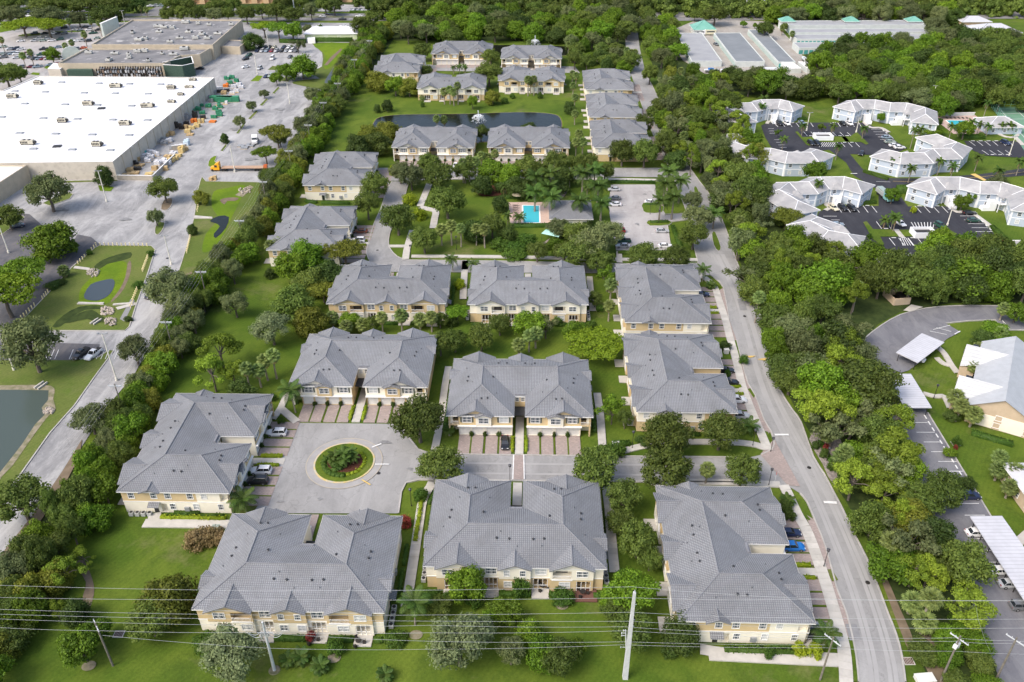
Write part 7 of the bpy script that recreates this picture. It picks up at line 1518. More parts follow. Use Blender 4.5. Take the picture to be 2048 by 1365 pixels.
for a in [('straw', 394, 1072, 52), ('straw', 425, 1068, 46), ('straw', 446, 1076, 34), ('shrubr', 808, 1040, 28), ('shrub', 842, 985, 30), ('shrub', 1232, 893, 46), ('shrub', 415, 1282, 60, 2), ('shrub', 790, 1275, 52, 2), ('shrub', 670, 1290, 40), ('shrubr', 620, 1270, 22), ('shrub', 1125, 1192, 46, 2.2), ('shrub', 945, 1195, 40), ('shrub', 1040, 1170, 46), ('shrubd', 1285, 880, 34, 1.5), ('shrubd', 1312, 895, 36, 1.5), ('shruby', 1600, 1294, 30), ('shruby', 1632, 1298, 32), ('shrub', 1540, 1302, 26), ('shrub', 900, 1190, 40, 2), ('shrub', 860, 1190, 34, 2),
          ('shrubd', 1572, 1010, 30), ('shrubd', 1580, 1028, 26), ('shrubd', 1450, 690, 22), ('shrub', 1488, 718, 18), ('shrub', 1455, 745, 16), ('shruby', 820, 395, 30), ('shruby', 790, 338, 26), ('shruby', 838, 425, 30), ('shrub', 1000, 485, 44, 3.5), ('shrub', 1030, 490, 50, 3.5), ('shrub', 1055, 478, 40), ('shrubd', 1120, 465, 30), ('shrub', 1170, 500, 30), ('shrubd', 1178, 450, 26), ('shrub', 1030, 505, 60, 3), ('shrubd', 1010, 372, 36), ('shrubd', 1140, 460, 22), ('shrub', 545, 792, 16), ('shrub', 562, 838, 16),
          ('shrubd', 105, 568, 36, 2.4), ('shrubd', 120, 562, 26, 2.2), ('shrubd', 43, 652, 24, 1.6), ('shrub', 277, 567, 26, 2.5), ('shrub', 300, 505, 14), ('shrubd', 256, 637, 18, 1.6), ('shrub', 178, 503, 12), ('shrub', 1690, 855, 30), ('shrubd', 1632, 888, 18), ('shrubd', 1650, 905, 18), ('shrubr', 1652, 892, 14), ('shrub', 1663, 930, 18), ('shrub', 1700, 840, 40), ('shruby', 1828, 418, 12), ('shrub', 1915, 880, 22), ('shrubr', 1912, 893, 8), ('shrub', 1985, 690, 36), ('shrub', 1925, 780, 30), ('shrubd', 1690, 930, 40), ('shrub', 1740, 470, 10), ('shrub', 1962, 270, 12), ('shrub', 1775, 850, 30),
          ('shrubd', 1795, 393, 12), ('shrubd', 1850, 392, 12), ('shrub', 1878, 240, 16), ('shrub', 855, 940, 16), ('shrub', 1000, 640, 18), ('shrub', 1115, 640, 22), ('shrub', 1185, 648, 26), ('shrubd', 905, 640, 26), ('shruby', 920, 565, 24), ('shrub', 870, 600, 24), ('shrub', 1200, 615, 14), ('shrubd', 540, 545, 24), ('shrub', 1010, 200, 14), ('shrub', 1025, 190, 12), ('shrub', 845, 208, 10), ('shrub', 1080, 190, 12), ('shrub', 740, 1232, 18), ('shrub', 1245, 1150, 30)]:
 T(*a)
# ================================================================== VEHICLES
CARM = {}
def carpaint(c):
 if c not in CARM:
  rgb = dict(white=(.72, .72, .72), black=(.012, .012, .014), silver=(.42, .43, .44), grey=(.13, .135, .14), red=(.22, .015, .02), blue=(.01, .16, .50), navy=(.012, .02, .06), green=(.02, .07, .045), brown=(.16, .06, .035), cream=(.62, .58, .42), orange=(.55, .12, .03), teal=(.25, .5, .5), palegreen=(.30, .36, .31), steel=(.20, .26, .31))[c]
  m, nt, b = nodes_of('car_paint_' + c); b.inputs['Base Color'].default_value = rgb + (1,); b.inputs['Roughness'].default_value = .28; b.inputs['Coat Weight'].default_value = .5; CARM[c] = m
 return CARM[c]
car_glass = mat('car_glass', (0.02, 0.025, 0.03, 1), None, rough=.08, spec=.8); tyre_m = mat('tyre_rubber', (0.02, 0.02, 0.02, 1), None, rough=.9); rim_m = mat('wheel_rim', (0.35, 0.35, 0.36, 1), None, rough=.4, metal=.5)
lamp_m = mat('headlamp', (0.7, 0.7, 0.7, 1), None, rough=.15); tail_m = mat('tail_lamp', (0.3, 0.01, 0.01, 1), None, rough=.3)
SPEC = dict(sedan=(4.7, 1.82, .92, 1.42, -1.0, 1.75, .95, -1.35, .45), suv=(4.7, 1.88, 1.05, 1.7, -.95, 2.15, .75, -1.75, .5), pickup=(5.5, 1.95, 1.1, 1.8, -1.0, .95, .45, -.75, .5), van=(5.2, 2.0, 1.1, 2.1, -1.6, 2.45, 1.2, -2.3, .5))
def car_parts(ty):
 Ln, W, zb, zr, x0, x1, a0, a1, _ = SPEC[ty]; h = W / 2; P = {}
 b = MB(); st_ = [(-Ln / 2, .78, .42, .62), (-Ln / 2 + .15, .95, .3, .72), (-Ln / 2 + .6, 1, .22, zb - .12), (x0 + .1, 1, .2, zb), (0, 1, .2, zb), (x1 - .1, 1, .2, zb), (Ln / 2 - .35, .98, .22, zb - .02), (Ln / 2 - .08, .94, .3, zb - .08), (Ln / 2, .86, .42, zb - .22)]
 rings = []
 for x, k, z0, z1 in st_: y = h * k; rings.append([(x, -y * .94, z0), (x, -y, z0 + (z1 - z0) * .45), (x, -y * .9, z1 - .04), (x, -y * .72, z1), (x, y * .72, z1), (x, y * .9, z1 - .04), (x, y, z0 + (z1 - z0) * .45), (x, y * .94, z0)])
 b.loft(rings); P['body'] = (b, 'paint')
 g_ = MB(); xa, xb = x0 + .75 if ty != 'van' else x0 + .5, x1 - (.55 if ty in ('sedan',) else .25 if ty == 'suv' else .15)
 base = [(x0, -h * .86, zb - .02), (x1, -h * .84, zb - .02), (x1, h * .84, zb - .02), (x0, h * .86, zb - .02)]; top = [(xa, -h * .66, zr - .05), (xb, -h * .66, zr - .05), (xb, h * .66, zr - .05), (xa, h * .66, zr - .05)]
 for i in range(4): g_.face([base[i], base[(i + 1) % 4], top[(i + 1) % 4], top[i]])
 P['windows'] = (g_, 'glass')
 r = MB(); r.loft([[(xa - .06, -h * .68, zr - .06), (xb + .06, -h * .68, zr - .06), (xb + .06, h * .68, zr - .06), (xa - .06, h * .68, zr - .06)], [(xa + .1, -h * .58, zr), (xb - .1, -h * .58, zr), (xb - .1, h * .58, zr), (xa + .1, h * .58, zr)]])
 for i in range(4):
  if ty != 'pickup' or 1: r.tube(base[i], top[i], .045, .045, 4)
 for s in (-1, 1): xm = (xa + xb) / 2; r.tube((xm - .1, s * h * .86, zb), (xm, s * h * .67, zr - .05), .05, .05, 4)
 P['roof_panel'] = (r, 'paint')
 if ty == 'pickup':
  bd = MB(); bd.box(x1 + .1, Ln / 2 - .12, -h * .78, h * .78, zb - .35, zb + .005, 0); P['cargo_bed'] = (bd, 'tyre')
 wh = MB(); wh.tube((0, -.12, 0), (0, .12, 0), .34, .34, 12); P['wheel'] = (wh, 'tyre'); rm = MB(); rm.tube((0, -.13, 0), (0, .13, 0), .2, .2, 8); P['rim'] = (rm, 'rim')
 hl = MB(); hl.box(-.06, .08, -.17, .17, -.07, .07, 0, None, True); P['headlight'] = (hl, 'lamp'); P['tail_light'] = (hl, 'tail')
 return P
CP = {k: car_parts(k) for k in SPEC}; CMESH = {}
def car_mesh(ty, part, color):
 key = (ty, part, color if CP[ty][part][1] == 'paint' else '')
 if key not in CMESH: CMESH[key] = CP[ty][part][0].mesh(part, carpaint(color) if CP[ty][part][1] == 'paint' else {'glass': car_glass, 'tyre': tyre_m, 'rim': rim_m, 'lamp': lamp_m, 'tail': tail_m}[CP[ty][part][1]])
 return CMESH[key]
def joined(ty, color):
 key = (ty, 'all', color)
 if key not in CMESH:
  b = MB(); mats = [carpaint(color), car_glass, tyre_m]
  Ln, W = SPEC[ty][:2]
  for part, mi in (('body', 0), ('windows', 1), ('roof_panel', 0)) + ((('cargo_bed', 2),) if ty == 'pickup' else ()):
   s = CP[ty][part][0]; o = len(b.v); b.v += s.v; b.f += [tuple(i + o for i in f) for f in s.f]; b.m += [mi] * len(s.f); b.uv += [None] * len(s.f)
  for x in (-Ln * .31, Ln * .29):
   for y in (-W / 2 + .1, W / 2 - .1): b.tube((x, y - .12, .34), (x, y + .12, .34), .34, .34, 8, 2)
  CMESH[key] = b.mesh('parked_car', mats)
 return CMESH[key]
CARS = []
def car(px, py, deg, color, ty='sedan', label=None, parts=True, cat=None, z=0.2, name=None, group=None):
 p = G(px, py, .7); nm = name or {'pickup': 'pickup_truck', 'van': 'van'}.get(ty, 'parked_car'); cat = cat or {'pickup': 'pickup', 'van': 'van'}.get(ty, 'car')
 if not parts:
  o = link(nm, joined(ty, color), None, (p.x, p.y, z), R(deg))
 else:
  o = empty(nm, (p.x, p.y, z), R(deg)); Ln, W, zb = SPEC[ty][:3]
  for part in ('body', 'windows', 'roof_panel') + (('cargo_bed',) if ty == 'pickup' else ()): link(part, car_mesh(ty, part, color), o)
  for x in (-Ln * .31, Ln * .29):
   for y in (-W / 2 + .08, W / 2 - .08): w = link('wheel', car_mesh(ty, 'wheel', ''), o, (x, y, .34)); link('rim', car_mesh(ty, 'rim', ''), w)
  for y in (-.62, .62): link('headlight', car_mesh(ty, 'headlight', ''), o, (-Ln / 2 + .13, y, .66)); link('tail_light', car_mesh(ty, 'tail_light', ''), o, (Ln / 2 - .1, y, .82))
 tag(o, label, cat, group); CARS.append((o, color, ty)); return o
# heading 0 = nose towards the left of the photo
for a in [(553, 866, 0, 'white', 'suv', 'white SUV on the topmost brick drive left of the roundabout court'), (522, 942, 0, 'white', 'suv', 'white SUV on the left drives, just above a black SUV'), (515, 962, 0, 'black', 'suv', 'black SUV on the left drives, just below a white SUV'),
          (1010, 886, 90, 'black', 'sedan', 'black sedan on the brick drive of the middle tan townhouse'), (1403, 589, 180, 'navy', 'sedan', 'dark blue sedan nosed under the roof below the clubhouse lot'), (1450, 741, 180, 'black', 'sedan', 'black sedan on the upper drive beside the main street'), (1456, 766, 180, 'black', 'pickup', 'black pickup half under the roof beside the main street'),
          (1474, 800, 180, 'white', 'suv', 'white SUV on a brick drive beside the main street'), (1480, 832, 180, 'silver', 'suv', 'silver SUV on the lowest drive above the street junction'), (1578, 1066, 180, 'navy', 'sedan', 'dark navy car on the drive just above the bright blue car'), (1585, 1094, 180, 'blue', 'suv', 'bright blue car on the drive of the lower right townhouse'),
          (1634, 1256, 180, 'silver', 'sedan', 'silver-white car on the nearest drive at lower right'), (1630, 1268, 180, 'black', 'suv', 'black SUV beside a silver car on the nearest drive'), (721, 463, 0, 'brown', 'sedan', 'brown car on the drive at the left bend of the loop road'), (716, 481, 0, 'white', 'suv', 'white SUV below the brown car at the left bend'),
          (911, 331, 80, 'white', 'sedan', 'white car on the drive of the left townhouse below the pond'), (1228, 379, 0, 'silver', 'sedan', 'silver car at the top left of the clubhouse parking lot'), (1229, 397, 0, 'grey', 'sedan', 'dark grey car above a white car in the clubhouse lot'), (1230, 409, 0, 'white', 'sedan', 'white car above the hatched bay in the clubhouse lot'),
          (1237, 462, 0, 'red', 'suv', 'red SUV on the left side of the clubhouse parking lot'), (1245, 482, 0, 'green', 'pickup', 'dark green pickup on the left side of the clubhouse lot'), (1246, 492, 0, 'silver', 'sedan', 'silver car at the lower left of the clubhouse parking lot'), (1302, 404, 180, 'white', 'sedan', 'white car beside the hedge island in the clubhouse lot'),
          (1324, 462, 180, 'silver', 'sedan', 'silver car on the right side of the clubhouse lot, upper one'), (1330, 492, 180, 'white', 'sedan', 'white car at the lower right of the clubhouse parking lot'), (162, 708, 73, 'black', 'pickup', 'black pickup beside a white one in the small lot at left'), (187, 709, 73, 'white', 'pickup', 'white pickup beside a black one in the small lot at left'),
          (136, 500, 70, 'navy', 'pickup', 'dark pickup in the shade under the bright green tree at left'), (35, 452, 25, 'navy', 'sedan', 'dark blue car under the oak at the left edge'), (302, 590, 70, 'black', 'sedan', 'dark car on the left road half under an oak'), (1938, 992, 180, 'navy', 'suv', 'black SUV in the office stalls above the long carport'),
          (1832, 716, 140, 'white', 'suv', 'white SUV under the angled carport'), (1955, 1066, 180, 'white', 'sedan', 'white car under the upper end of the long carport'), (2003, 1142, 180, 'white', 'sedan', 'white car under the middle of the long carport'), (2022, 1168, 180, 'silver', 'sedan', 'silver car under the lower part of the long carport'), (2046, 1212, 180, 'grey', 'suv', 'dark grey SUV under the lower end of the long carport')]:
 car(*a, )
for a in [(1559, 247, 100, 'black', 'suv', 'black SUV in the top left bay of the far black car park'), (1574, 247, 100, 'white', 'sedan', 'white car beside a black SUV, top left of the far black car park'), (1604, 246, 100, 'steel', 'sedan', 'grey-blue car half under a palm in the far black car park'), (1686, 247, 100, 'black', 'sedan', 'black car in the top right row of the far black car park'), (1699, 247, 100, 'white', 'sedan', 'white car in the top right row of the far black car park'),
          (1622, 287, 100, 'black', 'suv', 'black SUV below the walled bin store in the far car park, left one'), (1634, 287, 100, 'black', 'suv', 'black SUV below the walled bin store in the far car park, right one'), (1773, 275, 180, 'steel', 'sedan', 'grey-blue car in the right column of the far black car park'), (1780, 284, 180, 'palegreen', 'sedan', 'dull green car in the right column of the far black car park'),
          (1789, 291, 180, 'white', 'sedan', 'white car at the low right corner of the far car park'), (1799, 295, 180, 'white', 'sedan', 'white car nearest the screened building in the far car park'), (2011, 286, 110, 'navy', 'suv', 'dark SUV in the pool parking lot'), (1723, 307, 60, 'black', 'sedan', 'dark car beside the bend of the black road'),
          (1667, 416, 105, 'cream', 'sedan', 'cream car at the top left of the near black car park'), (1685, 416, 105, 'black', 'suv', 'black SUV beside a cream car, near black car park'), (1704, 417, 105, 'black', 'suv', 'black SUV, third from the left at the top of the near car park'), (1674, 449, 180, 'steel', 'sedan', 'grey-blue car in the left column of the near black car park'),
          (1801, 447, 105, 'white', 'sedan', 'white car beside the hatched bay with a yellow palm'), (1881, 452, 110, 'green', 'suv', 'dark green car beside the walled bin store in the near car park'), (1939, 426, 180, 'black', 'sedan', 'black car at the top of the right column, near car park'), (1947, 441, 180, 'green', 'sedan', 'dark green car below a black one, near car park'), (1996, 481, 180, 'red', 'sedan', 'dark red car beside the trees at right, near car park'),
          (1846, 518, 120, 'steel', 'sedan', 'blue-grey car beside the short roof between big trees'), (1762, 508, 105, 'blue', 'sedan', 'blue car peeping out above the big trees'), (1432, 89, 105, 'grey', 'sedan', 'dark car between the self-storage buildings'), (1504, 30, 0, 'green', 'pickup', 'dark pickup driving on the far highway above the storage area'),
          (645, 33, 0, 'white', 'suv', 'white SUV on the highway behind the lime-green building'), (652, 29, 0, 'black', 'sedan', 'dark car in the far highway lane at top left'), (685, 39, 0, 'black', 'pickup', 'black pickup on the highway right of the white SUV'), (56, 32, 0, 'white', 'pickup', 'white pickup on the highway at the top left corner'), (175, 34, 0, 'white', 'van', 'white van on the highway above the front parking lot'), (718, 32, 0, 'white', 'sedan', 'white sedan on the highway at top centre left'), (638, 53, 0, 'white', 'suv', 'white car parked behind the lime-green building, left'), (686, 52, 0, 'white', 'sedan', 'white car parked behind the lime-green building, right'),
          (491, 118, 60, 'black', 'suv', 'black SUV in the aisle beside the plaza building, lower one'), (498, 111, 60, 'green', 'suv', 'dark green SUV in the aisle beside the plaza building'), (545, 117, 90, 'white', 'van', 'white box van crossing the store lot'), (580, 114, 80, 'grey', 'sedan', 'dark grey car in the aisle below the parked row'), (491, 134, 40, 'white', 'sedan', 'white car driving across the store lot'), (519, 137, 80, 'silver', 'suv', 'silver SUV beside the light pole in the store lot'),
          (532, 153, 80, 'navy', 'sedan', 'dark blue car beside the grass island in the store lot'), (541, 152, 80, 'palegreen', 'suv', 'grey-green SUV beside the grass island in the store lot'), (575, 140, 75, 'white', 'pickup', 'white pickup under the big green tree in the store lot'), (400, 137, 0, 'black', 'sedan', 'dark car parked at the corner of the plaza building')]:
 car(*a, parts=a[1] > 240)
cs_ = ['navy', 'silver', 'steel', 'red', 'silver', 'black', 'silver', 'white', 'grey']
for i, x in enumerate((515, 524.5, 534, 543.5, 553, 563, 573, 583, 592)):
 car(x, 102, 78, cs_[i], 'suv' if i % 3 else 'sedan', 'small %s car, %s from the left in the front row of the store lot' % (cs_[i] if cs_[i] not in ('steel',) else 'blue-grey', ordn(i)), False, group='cars in the side lot of the store')
 if i < 8 and i != 4: car(x + 5, 94.5, 78, ['black', 'grey', 'black', 'cream', 'silver', 'navy', 'white', 'silver'][i], 'sedan', 'small car, %s from the left in the back row of the store lot' % ordn(i), False, group='cars in the side lot of the store')
fr = [(265, 525), (440, 522), (490, 500), (550, 520), (590, 500), (660, 520), (770, 505), (820, 430), (750, 430), (690, 430), (565, 430), (440, 430), (815, 355), (1090, 350), (1190, 425), (1240, 490), (1125, 525), (1050, 520), (985, 525), (915, 520), (740, 605), (915, 630), (970, 630), (1060, 615), (560, 630), (265, 630), (205, 625), (130, 630), (40, 600), (40, 735), (210, 740), (385, 735), (520, 700), (510, 745), (770, 745), (850, 712), (80, 855), (270, 860), (390, 855), (480, 855), (315, 945), (235, 945), (610, 350), (20, 690)]
fc = ['white', 'silver', 'silver', 'palegreen', 'silver', 'white', 'green', 'grey', 'black', 'white', 'black', 'black', 'black', 'black', 'green', 'palegreen', 'black', 'silver', 'white', 'white', 'steel', 'navy', 'grey', 'orange', 'black', 'white', 'navy', 'silver', 'palegreen', 'grey', 'silver', 'grey', 'green', 'silver', 'grey', 'black', 'silver', 'grey', 'red', 'steel', 'white', 'navy', 'grey', 'silver']
order = sorted(range(len(fr)), key=lambda i: -fr[i][1]); rowsF = []
for i in order:
 if rowsF and abs(fr[rowsF[-1][0]][1] - fr[i][1]) < 42: rowsF[-1].append(i)
 else: rowsF.append([i])
for r_, row in enumerate(rowsF):
 row.sort(key=lambda i: fr[i][0])
 for k, i in enumerate(row): car(fr[i][0] / 6.4, fr[i][1] / 6.4, 28, fc[i], ['sedan', 'suv', 'suv', 'sedan', 'pickup'][i % 5], '%s vehicle in the left front lot, %s row from the store, %s from left' % ({'steel': 'blue-grey', 'palegreen': 'grey-green'}.get(fc[i], fc[i]), ordn(r_), ordn(k)), False, group='vehicles in the front parking lot')
for r_, (x0, y0, x1, n) in enumerate(((4, 47, 40, 5), (150, 60, 196, 6), (6, 108, 60, 7), (70, 118, 130, 8), (100, 130, 112, 2), (300, 12, 330, 4), (150, 22, 230, 7), (20, 20, 90, 6))):
 for k in range(n):
  if rnd.random() < .8: car(x0 + (x1 - x0) * k / max(1, n - 1), y0, 28, rnd.choice(['white', 'silver', 'grey', 'black', 'silver', 'steel', 'red', 'palegreen']), rnd.choice(['sedan', 'suv']), 'tiny vehicle %s, %s from left' % (('at the upper left edge beside the yellow trees', 'above the plaza signboard', 'in the lower left front row', 'in the row left of the round sign', 'beside the kerb island below the sign', 'on the side street at top left', 'in the frontage lot at top left', 'in the far corner lot at top left')[r_], ordn(k)), False, group='vehicles in the upper left lots')
for k in range(8): car(703 + k * 4.6, 20, 75, ['silver', 'white', 'black', 'silver', 'grey', 'white', 'silver', 'white'][k], 'sedan', 'tiny car, %s from the left before the far dealership' % ordn(k), False, group='cars before the far dealership')
# --- trucks and boats
def truck(label, x, y, deg, cab, parts_, cat='truck', nm='truck'):
 p = G(x, y, 0); o = thing(nm, label, cat, (p.x, p.y, .2), R(deg)); cb = MB()
 cb.loft([[(-3.4, -1.15, .6), (-3.4, 1.15, .6), (-3.4, 1.05, 1.5), (-3.4, -1.05, 1.5)], [(-1.9, -1.2, .55), (-1.9, 1.2, .55), (-1.9, 1.15, 1.75), (-1.9, -1.15, 1.75)]]); cb.loft([[(-2.0, -1.22, .55), (-2.0, 1.22, .55), (-1.6, 1.1, 2.75), (-1.6, -1.1, 2.75)], [(.1, -1.22, .55), (.1, 1.22, .55), (.1, 1.15, 3.5), (.1, -1.15, 3.5)]]); cb.build('cab', carpaint(cab), o)
 ws = MB(); ws.face([(-2.02, -1.0, 1.8), (-2.02, 1.0, 1.8), (-1.72, .95, 2.6), (-1.72, -.95, 2.6)][::-1]);
 for s in (-1, 1): ws.box(-1.6, -.7, s * 1.2 - .04, s * 1.2 + .04, 1.7, 2.5, 0, None, True)
 ws.build('windscreen', car_glass, o)
 wm = WM.get('tw')
 if wm is None: b = MB(); b.tube((0, -.2, 0), (0, .2, 0), .5, .5, 12); wm = WM['tw'] = b.mesh('wheel', tyre_m)
 for x_ in (-2.7,) + tuple(parts_['axles']):
  for s in (-1, 1): link('wheel', wm, o, (x_, s * 1.0, .5))
 for nm2, bx, m in parts_['bodies']: b = MB(); b.box(*bx, 0, None, True); b.build(nm2, m, o)
 return o
yel = carpaint('orange'); CARM['yellow'] = mat('yellow_truck_paint', (0.75, 0.36, 0.01, 1), None, rough=.35)
truck('yellow semi truck with a long empty flatbed trailer in the store lot', 441, 342, 0, 'yellow', dict(axles=(1.2, 2.4, 14.2, 15.4, 16.6), bodies=[('trailer_bed', (.8, 17.4, -1.25, 1.25, 1.15, 1.4), mat('tan_trailer_bed', (0.42, 0.28, 0.19, 1))), ('chassis', (.1, 17, -.4, .4, .7, 1.14), bronze), ('forklift', (17.5, 18.8, -.8, .8, .5, 2.2), carpaint('orange'))]), 'semi truck', 'semi_truck')
truck('white semi cab without trailer parked beside a flat-topped tree', 511, 286, 100, 'white', dict(axles=(1.2, 2.4), bodies=[('chassis', (.1, 3.4, -.6, .6, .7, 1.1), bronze)]), 'semi truck', 'semi_truck')
truck('teal and white service truck between the black car parks', 1771, 400, 95, 'teal', dict(axles=(1.4, 4.6), bodies=[('cargo_box', (.3, 6.2, -1.2, 1.2, .9, 2.3), carpaint('silver')), ('rack', (.5, 6.0, -1.0, 1.0, 2.31, 2.7), carpaint('palegreen'))]), 'truck', 'service_truck')
truck('white semi truck parked at the near edge of the storage lot', 1527, 150, 0, 'white', dict(axles=(1.4, 6.6), bodies=[('cargo_box', (.4, 8, -1.25, 1.25, .95, 3.4), carpaint('white'))]), 'semi truck', 'semi_truck')
truck('white motor home beside the green-roofed storage office', 1409, 71, 0, 'white', dict(axles=(3.6,), bodies=[('cargo_box', (.15, 6.8, -1.25, 1.25, .6, 3.3), carpaint('cream')), ('window_band', (.8, 5.8, -1.28, 1.28, 1.9, 2.5), car_glass)]), 'motor home', 'motor_home')
for i, (x, y, d, lb) in enumerate(((1422, 141, 5, 'white boat with a blue deck on the edge of the storage lot'), (1455, 141, 4, 'plain white boat right of the blue-decked one'), (1608, 118, 80, 'white boat beside the trees right of the storage lot'))):
 p = G(x, y, 1.2); o = thing('boat', lb, 'boat', (p.x, p.y, .2), R(d)); b = MB(); b.loft([[(xx, -w, 1.5), (xx, -w * .6, .7), (xx, 0, .5 + (.4 if xx > 3 else 0)), (xx, w * .6, .7), (xx, w, 1.5)] for xx, w in ((-3.6, 1.0), (-2, 1.2), (1, 1.2), (3, .8), (4.2, .08))]); b.build('hull', carpaint('white'), o)
 b = MB(); b.box(-1.6, 1.2, -.7, .7, 1.45, 2.2 if i == 0 else 1.75, 0, None, True); b.build('deck', carpaint('blue' if i == 0 else 'silver'), o); b = MB(); b.box(-3, 2, -.8, .8, .1, .5, 0, None, True); b.build('trailer', bronze, o)
for x, y, lb in ((1575, 148, 'left white container shed at the near edge of the storage lot'), (1613, 148, 'right white container shed at the near edge of the storage lot')):
 p = G(x, y); block('container', lb, 'container', [(p.x, p.y), (p.x + 7, p.y), (p.x + 6, p.y + 14), (p.x - 1, p.y + 14)], 2.8, white_t, st_wall, 0)
# ================================================================== STREET FURNITURE
def lamp(x, y, h=4.6, lab=None):
 p = G(x, y); o = empty('street_lamp', (p.x, p.y, .1)); b = MB(); b.tube((0, 0, 0), (0, 0, .5), .14, .1, 8); b.tube((0, 0, .5), (0, 0, h), .07, .05, 8); b.build('pole', bronze, o)
 b = MB(); b.tube((0, 0, h), (0, 0, h + .12), .1, .3, 8); b.tube((0, 0, h + .12), (0, 0, h + .5), .22, .32, 8); b.tube((0, 0, h + .5), (0, 0, h + .7), .36, .05, 8); b.build('lantern', mat('dark_lantern', (0.04, 0.04, 0.045, 1), None, rough=.4), o); tag(o, lab, 'street lamp', 'black estate street lamps'); return o
for a in [(1020, 975, 5.6, 'black street lamp standing above the gap of the bottom centre roof'), (1647, 1135, 4.2, 'black street lamp at the kerb right of the blue car'), (1264, 898, 4.4, 'street lamp on the lawn left of the two round street trees'), (1505, 893, 4.2, 'street lamp on the corner lawn above the junction'), (1537, 972, 4.2, 'street lamp beside the walk below the junction'), (823, 1013, 4.2, 'street lamp on the grass beside the red flowering shrub'), (1541, 905, 3.6, 'short lamp at the kerb corner of the junction'), (822, 519, 4.4, 'street lamp at the lower left corner of the park'), (913, 500, 4.2, 'street lamp between the park fan palms'), (1316, 448, 4.4, 'lamp on the parking island of the clubhouse lot'), (1300, 430, 4.4, 'lamp in the middle of the clubhouse parking lot'), (1867, 798, 3.6, 'dark lamp on the office lawn beside the half-covered carport'), (1653, 923, 3.2, 'dark lamp in the palm bed beside the main street')]: lamp(*a)
def mast(x, y, h, lab, arm=None, m=None, grp='tall pale lot light poles'):
 p = G(x, y); o = empty('light_pole', (p.x, p.y, .1)); b = MB(); b.tube((0, 0, 0), (0, 0, .9), .35, .35, 8); b.tube((0, 0, .9), (0, 0, h), .2, .13, 8); b.build('pole', m or mat('pale_pole_concrete', (0.72, 0.69, 0.60, 1), (0.62, 0.60, 0.52, 1), 1), o)
 b = MB(); b.box(-1.0, 1.0, -.12, .12, h - .15, h, 0, None, True); b.box(-1.3, -.8, -.2, .2, h - .1, h + .15, 0, None, True); b.box(.8, 1.3, -.2, .2, h - .1, h + .15, 0, None, True); b.build('light_head', grey_m, o); tag(o, lab, 'light pole', grp)
for a in [(214, 405, 12, 'tall light pole in the empty lot below the store'), (18, 507, 12, 'tall light pole at the left edge above the yellow-green trees'), (234, 762, 14, 'tall light pole between the small lot and the left road'), (29, 742, 12, 'tall light pole below the small lot at the left edge'), (470, 345, 11, 'light pole beside the yellow truck'), (515, 150, 10, 'light pole at the small grass island of the store lot'), (580, 208, 10, 'light pole among the empty bays right of the goods yard'), (538, 100, 12, 'tall pole rising over the row of cars'), (343, 530, 10, 'slim light pole beside the left road above the big oak'), (252, 58, 11, 'light pole left of the plaza building'), (246, 8, 12, 'light pole at the top edge above the plaza'), (1862, 210, 9, 'tall pole on the grass left of the tennis court'), (1613, 262, 8, 'light pole inside the far black car park'), (1712, 266, 7, 'white light pole at the right of the grass island'), (1894, 452, 6, 'white light pole by the green car in the near car park'), (2018, 312, 8, 'light pole between the pool lot and the black road')]: mast(*a)
for i, x in enumerate((977, 790, 878, 1088, 1236, 1371, 1491, 1920, 125, 465, 600, 590)):
 y = (16, 18, 15, 16, 20, 22, 23, 13, 28, 26, 22, 30)[i]; p = G(x, y); b = MB(); b.tube((0, 0, 0), (0, 0, 16), .5, .3, 8); o = b.build('power_pole', mat('white_concrete_pole', (0.62, 0.63, 0.62, 1)), None, (p.x, p.y, 0)); o['_x'] = x
 tag(o, 'far white power pole along the highway, %s', 'power pole', 'white power poles along the highway')
pp = sorted([o for o in col.objects if o.name.startswith('power_pole')], key=lambda o: o['_x'])
for k, o in enumerate(pp): o['label'] = 'far white pole along the highway, %s from the left edge of the photo' % ordn(k); del o['_x']
# poles with crossarms along the belt
wood = mat('weathered_pole_wood', (0.20, 0.18, 0.15, 1), (0.13, 0.115, 0.095, 1), 2, .9); galv = mat('galvanised_steel', (0.55, 0.57, 0.58, 1), (0.46, 0.48, 0.50, 1), 2, .5)
wire_m = mat('bright_wire', (0.42, 0.43, 0.43, 1), None, rough=.5)
BP = [(230, 772), (331, 644.5), (401, 544), (478, 441.7), (525, 364), (577, 302), (616, 250.5), (646, 205.5), (675, 167), (708, 119.5), (739, 82)]; tops = []
for k, (x, y) in enumerate(BP):
 h = 10.5; p = G(x, y, h); o = empty('utility_pole', (p.x, p.y, 0)); b = MB(); b.tube((0, 0, 0), (0, 0, h + .5), .17, .12, 7); b.build('pole', wood, o)
 b = MB(); b.box(-1.6, 1.6, -.07, .07, h - .1, h + .1, 0, None, True); b.box(-1.4, 1.4, .2, .3, h - .5, h - .38, 0, None, True)
 for s in (-1.45, -.5, .5, 1.45): b.tube((s, 0, h + .1), (s, 0, h + .3), .07, .05, 5)
 b.build('crossarm', galv, o); tag(o, 'utility pole with a pale crossarm in the left tree belt, %s from the near end' % ordn(k), 'utility pole', 'utility poles in the left tree belt'); tops.append(Vector((p.x, p.y, h + .3)))
d0 = tops[0] - tops[1]; tops = [tops[0] + d0 * .9, tops[0] + d0 * .0] + tops[1:]
def sag(a, c, s, n=8): return [a.lerp(c, t / n) - Vector((0, 0, s * 4 * (t / n) * (1 - t / n))) for t in range(n + 1)]
